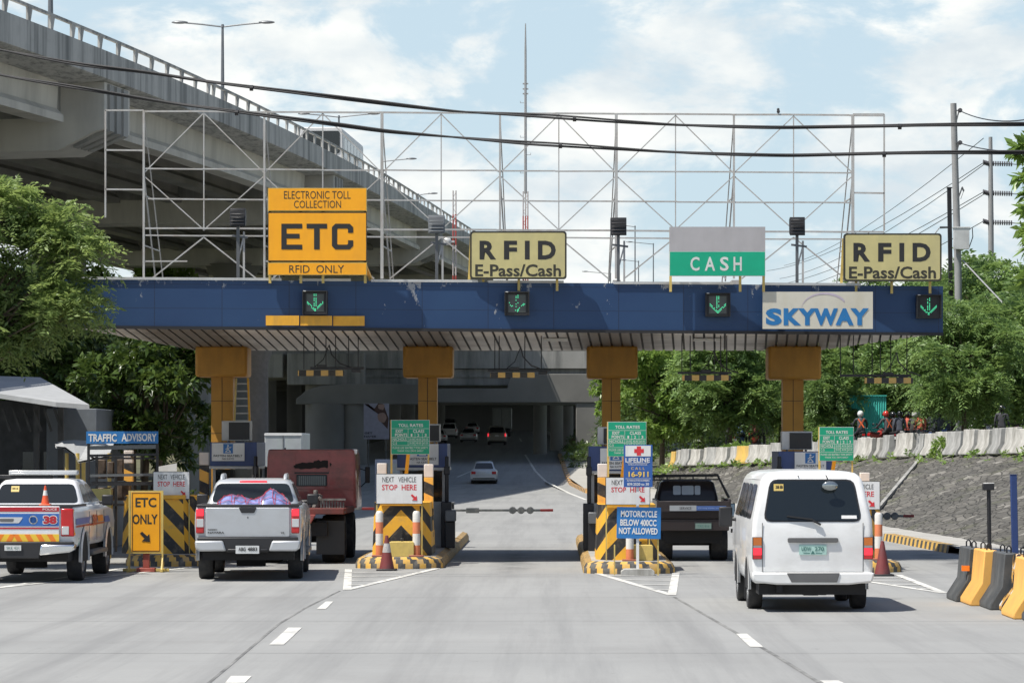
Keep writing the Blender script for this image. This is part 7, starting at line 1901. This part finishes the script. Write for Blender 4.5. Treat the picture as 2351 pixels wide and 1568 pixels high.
for px, D, rz, k, lab in ((1976, 139, .05, 0, 'black motorcycle ridden by the person in the white helmet'), (2012, 139.4, -.5, 1, 'red motorcycle parked right beside the white helmet rider'), (2040, 139.8, .5, 0, 'black motorcycle parked under the first tree trunk'), (2066, 140, -.3, 3, 'silver motorcycle between two tree trunks'),
                          (2092, 143, .7, 1, 'red motorcycle parked below the low feathery tree'), (2125, 138, .4, 0, 'black motorcycle behind the two standing people'), (2155, 137, -.6, 2, 'blue motorcycle parked in the shade at the right'), (1732, 168, .3, 1, 'red motorcycle near the booth display, left of the column'), (1700, 170, -.4, 2, 'blue motorcycle in shade left of the rightmost column'),
                          (2052, 142.1, .6, 0, 'black motorcycle under the rider in black by the first trunk'), (2084, 142.1, .2, 0, 'black motorcycle under the rider in the red orange jacket'), (2099, 141.1, -.4, 1, 'red motorcycle under the white helmeted rider in black'), (2158, 138.1, .3, 0, 'black motorcycle under the dark rider beside the pale jacket'), (2137, 139.6, .4, 2, 'blue motorcycle under the rider in the pale grey jacket'),
        (2290, 120, .5, 0, 'black motorcycle behind the barriers near the right edge'), (2325, 118, -.4, 1, 'red motorcycle half hidden at the right photo edge')):
    moto(lab, (WX(px, D), D, 2.12), rz, mm_[k])
for px, D, rz, jk, tr_, hm, pose, vs, lab in ((1976, 138.9, .05, (.05, .055, .06), (.03, .03, .04), m_hw, 'ride', m_strap, 'rider in white helmet and dark jacket with crossed orange straps'),
        (2113, 139, 2.6, (.60, .14, .08), (.04, .04, .05), m_hb, 'stand', None, 'person standing in an orange red top beside parked motorcycles'), (2137, 139.5, .4, (.62, .62, .64), (.05, .05, .06), m_hb, 'ride', None, 'rider in a pale grey jacket under the trees'),
        (2036, 139.7, .5, (.06, .06, .07), (.03, .03, .03), m_hr, 'ride', m_strap, 'rider in red helmet and dark clothes behind the white helmet rider'), (1733, 168, .3, (.35, .10, .10), (.03, .03, .04), m_hb, 'ride', None, 'rider in a dull red jacket left of the rightmost column'), (1750, 166, .2, (.1, .1, .11), (.03, .03, .03), m_hw, 'stand', None, 'person in white helmet standing beside the booth display'),
        (2052, 142, .6, (.05, .05, .06), (.03, .03, .03), m_hb, 'ride', None, 'rider in black beside the first trunk behind the barriers'),
        (2066, 140.4, -.2, (.08, .09, .12), (.03, .03, .04), m_hb, 'stand', None, 'person in dark blue standing between two tree trunks'),
        (2084, 142, .2, (.50, .10, .06), (.04, .04, .05), m_hb, 'ride', None, 'rider in a red orange jacket below the low feathery tree'),
        (2099, 141, -.4, (.05, .05, .05), (.03, .03, .03), m_hw, 'ride', None, 'rider in black with white helmet left of the orange top person'),
        (2158, 138, .3, (.06, .07, .08), (.03, .03, .04), m_hb, 'ride', None, 'rider in dark clothes right of the pale grey jacket rider'),
        (2176, 140, -.2, (.10, .12, .20), (.03, .03, .04), m_hb, 'stand', None, 'person in navy clothes standing at the end of the row'),
        (1702, 170, -.3, (.10, .16, .36), (.03, .03, .04), m_hb, 'ride', None, 'rider in a blue jacket in the shade left of the column'),
        (1672, 171, .3, (.06, .06, .07), (.03, .03, .04), m_hb, 'stand', None, 'person in dark clothes beside the dark railing'),
        (2300, 121, -.3, (.05, .05, .06), (.03, .03, .03), m_hb, 'stand', None, 'person in dark clothes in shade near the right edge')):
    person(lab, (WX(px, D), D, 2.12), rz, jk, tr_, hm, pose, vs)

# ------------------------------------------------------------------ poles and wires
m_cpole = M('pale concrete pole', (.30, .30, .295), .8, dirt=(.22, .22, .21), dirt_amt=.5, dirt_scale=(3, 3, .4)); m_wire = M('black cable', (.015, .015, .016), .5); m_insul = M('brown grey insulator', (.08, .075, .08), .3)
D = 128; c = (WX(2201, D), D, 2.0); s = D/F
t = thing('utility_pole', 'pale concrete utility pole with grey box right of the RFID sign', 'utility pole', c)
X = lambda q: WX(q, D)-c[0]; Z = lambda q: WZ(q, D)-c[2]
b = MB(); b.path([(X(2204), 0, -.3), (X(2200), 0, Z(640)), (X(2189), 0, Z(238))], 0, m_cpole, 14, [.16, .145, .12]); b.build('pole', t)
b = MB(); b.bx(X(2187), X(2222), -.5, -.18, Z(574), Z(526), m_trim); b.bx(X(2185), X(2224), -.52, -.16, Z(526), Z(523), m_trim); b.path([(X(2222), -.3, Z(530)), (X(2230), -.3, Z(524)), (X(2232), -.2, Z(545)), (X(2224), -.1, Z(570))], .02, m_wire, 6); b.build('transformer_box', t, bevel=.02)
for y in (255, 329):
    b = MB(); b.lathe([(.001, -.05), (.09, -.05), (.06, 0), (.09, .05), (.001, .05)], m_insul, 12, 'y', (X(2203), -.15, Z(y))); b.bar((X(2193), -.1, Z(y)), (X(2203), -.1, Z(y)), .04, .04, m_gal_dk); b.bar((X(2200), -.12, Z(y+4)), (X(2195), -.12, Z(y+24)), .05, .03, m_gal_dk); b.build('insulator', t)
b = MB(); b.bar((X(2198), -.1, Z(460)), (X(2208), -.1, Z(432)), .05, .05, m_gal_dk); b.bar((X(2208), -.1, Z(430)), (X(2212), -.1, Z(440)), .12, .05, m_gal_dk); b.bar((X(2213), -.1, Z(436)), (X(2205), -.1, Z(458)), .02, .02, m_gal_dk); b.build('fuse_switch', t)
t2 = thing('steel_post', 'black steel post standing against the pale utility pole', 'post', (WX(2182, 129), 129, 2.0))
b = MB(); b.bar((.12, 0, -.2), (-.05, 0, WZ(432, 129)-2.0), .16, .16, m_blk_mt); b.bx(-.14, .04, -.1, .1, WZ(432, 129)-2.02, WZ(432, 129)-1.97, m_blk_mt); b.build('shaft', t2)
b = MB(); zq = WZ(523, 129)-2.0; b.path([(-.05, 0, zq), (-.45, 0, zq-.02), (-.8, 0, zq-.5), (-1.1, 0, zq-1.0)], .025, m_gal_dk, 6); b.bx(-.42, -.1, -.03, .03, zq, zq+.05, m_gal_dk); b.build('arm', t2)
D3 = 190; c3 = (WX(2275, D3), D3, 2.0)
t3 = thing('power_pole', 'distant grey power pole carrying three rows of insulators', 'utility pole', c3)
X3 = lambda q: WX(q, D3)-c3[0]; Z3 = lambda q: WZ(q, D3)-c3[2]
b = MB(); b.path([(X3(2277), 0, -.3), (X3(2275), 0, Z3(500)), (X3(2274), 0, Z3(315))], 0, m_cpole, 12, [.19, .16, .11]); b.build('pole', t3)
for y in (376, 444, 511):
    b = MB()
    for x0, x1, dy, n_ in ((2281, 2322, 1, 9), (2268, 2258, -3, 4)):
        b.bar((X3(2275), 0, Z3(y)), (X3(x1), 0, Z3(y+dy)), .04, .04, m_insul)
        for k in range(n_):
            q = lerp(x0, x1, k/(n_-1)); b.lathe([(.02, -.04), (.15, -.03), (.15, .03), (.02, .04)], m_insul, 10, 'x', (X3(q), 0, Z3(lerp(y, y+dy, k/(n_-1)))))
    b.build('insulator_string', t3)
def wire(name, lab, pts, r, n=5, cat='cable', grp=None, m=m_wire):
    b = MB(); b.path(pts, r, m, n); o = b.build(name); return tag(o, lab, cat, grp)
def sag(a, b, d, n=14):
    a, b = Vector(a), Vector(b); return [a.lerp(b, k/n) - Vector((0, 0, d*4*(k/n)*(1-k/n))) for k in range(n+1)]
def P3(px, py, D): return (WX(px, D), D, WZ(py, D))
def bundle(lab, pts, D):
    """two or three strands loosely twisted"""
    P_ = [Vector(P3(px, py, D)) for px, py in pts]; dense = []
    for a, b_ in zip(P_, P_[1:]):
        n_ = max(2, int((b_-a).length/.12)); dense += [a.lerp(b_, k/n_) for k in range(n_)]
    for _ in range(6): dense = [dense[0]] + [(dense[i-1]+dense[i]*2+dense[i+1])/4 for i in range(1, len(dense)-1)] + [dense[-1]]
    t = thing('overhead_cable', lab, 'cable', P_[0], 0, 'twisted overhead cables')
    for ph in (0, 2.1, 4.2):
        b = MB(); q = []
        for i, p in enumerate(dense):
            a = ph + i*.09 + 1.3*math.sin(i*.021+ph); k = .020 + .014*math.sin(i*.05+ph*2)
            q.append(p - P_[0] + Vector((0, k*math.cos(a), k*math.sin(a))))
        b.path(q, .018, m_wire, 5); b.build('strand', t)
    b = MB()
    for i in range(20, len(dense)-2, 45): b.tube(dense[i]-P_[0]-Vector((.03, 0, 0)), dense[i]-P_[0]+Vector((.03, 0, 0)), .05, m_wire, n=8)
    b.build('clamp', t)
bundle('upper twisted black cable sagging across the sign frame', ((-500, 40), (-40, 106), (0, 114), (177, 146), (340, 166), (476, 190), (611, 207), (795, 228), (1053, 257), (1206, 265), (1416, 280), (1573, 287), (1786, 292), (2030, 292), (2190, 289), (2351, 286), (2400, 284), (3000, 235)), 56)
bundle('lower twisted black cable sagging across the sign frame', ((-500, 90), (-40, 163), (0, 171.6), (204, 204), (408, 241), (611, 268), (795, 290), (876, 301), (1073, 318), (1206, 330), (1416, 342), (1573, 350), (1823, 357), (2030, 355), (2190, 352), (2351, 350), (2400, 349), (3000, 310)), 57)
wire('overhead_wire', 'grey wire leaving the top of the concrete utility pole to the right', sag(P3(2204, 255, 127.8), P3(2440, 254, 90), .35), .022, cat='wire')
wire('overhead_wire', 'grey wire leaving the concrete utility pole below its top', sag(P3(2204, 329, 127.8), P3(2440, 340, 90), .2), .022, cat='wire')
for k, (y0, y1, x1, lab) in enumerate(((374, 622, 1760, 'thin power line from the upper insulators of the distant pole'), (379, 640, 1790, 'thin power line just under the topmost distant line'), (318, 610, 1800, 'thin power line from the very top of the distant pole'), (441, 660, 1740, 'thin power line from the middle insulators of the distant pole'), (447, 676, 1760, 'thin power line just under the middle distant line'), (508, 690, 1800, 'thin power line from the lowest insulators of the distant pole'))):
    wire('power_line', lab, sag(P3(2258, y0, 190), P3(x1, y1, 420), 1.2), .028, 4, 'wire', 'thin power lines at the right', m_gal_dk)
for k, (y0, lab) in enumerate(((377, 'power line leaving the upper insulators to the right edge'), (445, 'power line leaving the middle insulators to the right edge'), (512, 'power line leaving the lowest insulators to the right edge'))):
    wire('power_line', lab, sag(P3(2322, y0, 190), P3(2440, y0-4, 185), .1), .028, 4, 'wire', 'thin power lines at the right', m_gal_dk)
wire('guy_wire', 'pale stay wire slanting down from the concrete utility pole', [P3(2210, 598, 128), P3(2330, 725, 122)], .03, 5, 'wire', None, m_steel)
# masts behind the canopy
m_rw = stripes('red white mast paint', (.42, .07, .06), (.50, .46, .44), (0, 0, 1), 1.3, wear_amt=.3)
D = 70; c = (WX(1206.5, D), D, 5.3); t = thing('radio_mast', 'slim tall radio mast with antenna elements behind the frame', 'mast', c)
Z = lambda q: WZ(q, D)-5.3
b = MB(); b.path([(0, 0, Z(445)), (0, 0, Z(120)), (0, 0, Z(55))], 0, m_steel, 8, [.032, .024, .011]); b.build('upper_pipe', t)
b = MB()
for sx, sy in ((-.05, -.03), (.05, -.03), (0, .06)): b.tube((sx, sy, 0), (sx, sy, Z(440)), .014, m_rw, n=6)
for k in range(20): a, e = k*.12, (k+1)*.12; b.bar((-.05 if k % 2 else .05, -.03, a), (.05 if k % 2 else -.05, -.03, e), .009, .009, m_rw)
b.build('lattice_base', t)
b = MB()
for y in (193, 205, 216): b.sep(); b.bx(-.06, .06, -.012, .012, Z(y)-.015, Z(y)+.015, m_steel)
for y, sg in ((237, -1), (270, 1), (316, -1), (356, 1), (398, -1)): b.sep(); b.bar((0, 0, Z(y)), (sg*.11, 0, Z(y)), .010, .010, m_steel); b.bar((sg*.11, 0, Z(y)), (sg*.11, 0, Z(y)+.04), .010, .010, m_steel)
b.build('antenna', t)
D = 69.5; c = (WX(1043.5, D), D, 5.3); t = thing('radio_mast', 'short red and white mast in front of the flyover end', 'mast', c); b = MB()
for sx in (-.03, .03): b.tube((sx, 0, 0), (sx, 0, WZ(438, D)-5.3), .014, m_rw, n=6)
for k in range(22): b.bar((-.03 if k % 2 else .03, 0, k*.11), (.03 if k % 2 else -.03, 0, .11+k*.11), .009, .009, m_rw)
b.build('lattice', t)
b = MB(); b.ball((-.15, -.1, WZ(555, D)-5.3), .09, m_trim, 12, 8, 1, .5, 1); b.box((-.08, 0, WZ(555, D)-5.3), (.16, .04, .04), m_trim); b.build('dish', t)
# small posts at the right roadside
D = 64; t = thing('lamp_post', 'short black post with a flat lamp head behind the barriers', 'post', (WX(2270, D), D, 0)); b = MB(); b.tube((.02, 0, 0), (0, 0, WZ(1125, D)), .04, m_blk_mt); b.build('shaft', t)
b = MB(); b.bx(-.12, .10, -.08, .08, WZ(1125, D), WZ(1110, D), m_blk_mt); b.bx(-.10, .10, -.07, .07, WZ(1110, D), WZ(1108, D), m_trim); b.build('lamp_head', t, bevel=.015)
D = 60; t = thing('marker_post', 'thick navy blue post near the right edge', 'post', (WX(2329, D), D, 0)); b = MB(); m_navy = M('navy post paint', (.02, .045, .15), .45)
b.bar((.02, 0, 0), (-.02, 0, WZ(1090, D)), .115, .115, m_navy); b.build('shaft', t, bevel=.01); b = MB(); b.box((-.02, 0, WZ(1090, D)+.006), (.125, .125, .012), m_navy); b.build('cap', t)
# bird on the frame
t = thing('bird', 'tiny dark bird perched on the top rail of the frame', 'bird', fr(1787, 264.5, 68)); b = MB(); b.ball((0, 0, .07), .05, m_blk, 10, 8, .7, 1.3, .8); b.ball((0, .05, .12), .03, m_blk, 8, 6); b.bar((0, -.04, .06), (0, -.13, .03), .03, .012, m_blk); b.bar((0, .07, .12), (0, .1, .115), .008, .008, m_yel); b.bar((.01, 0, .04), (.01, 0, .01), .005, .005, m_blk); b.bar((-.01, 0, .04), (-.01, 0, .01), .005, .005, m_blk); b.build('body', t)

# ------------------------------------------------------------------ left-hand hut
m_hutw = M('dull blue grey wall', (.16, .18, .20), .7, dirt=(.09, .10, .11), dirt_amt=.5, dirt_scale=(1, 1, .5)); m_hutd = M('dark hut wall', (.07, .07, .07), .8, var=.3)
m_sheet = M('weathered white roofing', (.40, .41, .415), .5, dirt=(.33, .34, .34), dirt_amt=.6, dirt_scale=(1.5, .5, 2))
D = 71; t = thing('hut', 'low roadside hut with weathered white sheet roof at the left', 'hut', (WX(60, D), D, 0)); o_ = Vector(t.location)
b = MB(); A = [Vector(P3(*q)) - o_ for q in ((-120, 860, 77), (92, 866, 77), (205, 929, 69.5), (128, 923, 69.5), (-120, 886, 70.5))]
b.add([*A, *[q - Vector((0, 0, .10)) for q in A]], [(0,1,2,3,4), (9,8,7,6,5), (0,5,6,1), (1,6,7,2), (2,7,8,3), (3,8,9,4), (4,9,5,0)], m_sheet); b.build('roof', t, smooth=0)
b = MB(); b.bx(WX(82, D)-o_.x, WX(200, D)-o_.x, 1.5, 8, 0, WZ(936, D), m_hutw); b.bx(WX(-150, D)-o_.x, WX(80, D)-o_.x, 2.5, 8, 0, WZ(915, D), m_hutd); b.build('wall', t, bevel=.02)
b = MB()
for q in (10, 60): b.sep(); b.bx(WX(q, D)-o_.x, WX(q+38, D)-o_.x, 2.45, 2.497, .9, 2.2, m_glass)
b.build('window', t)
b = MB()
for q in (-60, 70, 126): b.sep(); b.bx(WX(q, D)-o_.x, WX(q, D)-o_.x+.12, .4, .52, 0, WZ(905 if q < 100 else 928, D), m_hutd)
for q in range(-50, 120, 24): b.bar((WX(q, D)-o_.x, .4, WZ(938, D)), (WX(q+18, D)-o_.x, .4, WZ(990, D)), .05, .05, m_hutd)
b.build('post', t)
D = 67.5; t = thing('awning', 'white curved sheet awning behind the TRAFFIC ADVISORY board', 'awning', (WX(190, D), D, 0)); o_ = Vector(t.location)
b = MB(); top = [(126, 1018), (140, 1012), (170, 1010), (205, 1012), (262, 1016)]; bot = [(128, 1024), (150, 1026), (172, 1042), (180, 1059), (250, 1046)]
tp_, bt_ = [Vector(P3(x, y, D+3))-o_ for x, y in top], [Vector(P3(x, y, D))-o_ for x, y in bot]
for k in range(4): b.poly([tp_[k], tp_[k+1], bt_[k+1], bt_[k]], m_sheet); b.poly([q-Vector((0, 0, .04)) for q in (tp_[k], bt_[k], bt_[k+1], tp_[k+1])], m_sheet)
b.build('sheet', t)
b = MB()
for q in (150, 175, 248): b.sep(); b.tube((WX(q, D)-o_.x, .2, 0), (WX(q, D)-o_.x, .2, WZ(1040, D)), .04, m_yel_fr)
for q in (155, 168): b.bx(WX(q, D)-o_.x, WX(q+8, D)-o_.x, 1.2, 1.3, .4, WZ(1042, D), m_yel_fr)
b.build('post', t)
# second white notice behind the left sign, and a rail over the island
D = 70; b = MB(); b.add([Vector(P3(*q)) for q in ((358, 1072, D), (406, 1063, D), (406, 1085, D), (358, 1085, D))] + [Vector(P3(*q)) for q in ((358, 1072, D+.03), (406, 1063, D+.03), (406, 1085, D+.03), (358, 1085, D+.03))], [(0,1,2,3), (7,6,5,4), (0,4,5,1), (1,5,6,2), (2,6,7,3), (3,7,4,0)], m_whp)
b.bx(WX(380, D)-.02, WX(380, D)+.02, D+.031, D+.06, 0, WZ(1070, D), m_blk_mt); tag(b.build('notice_board'), 'plain white notice poking up behind the left STOP HERE sign', 'sign')
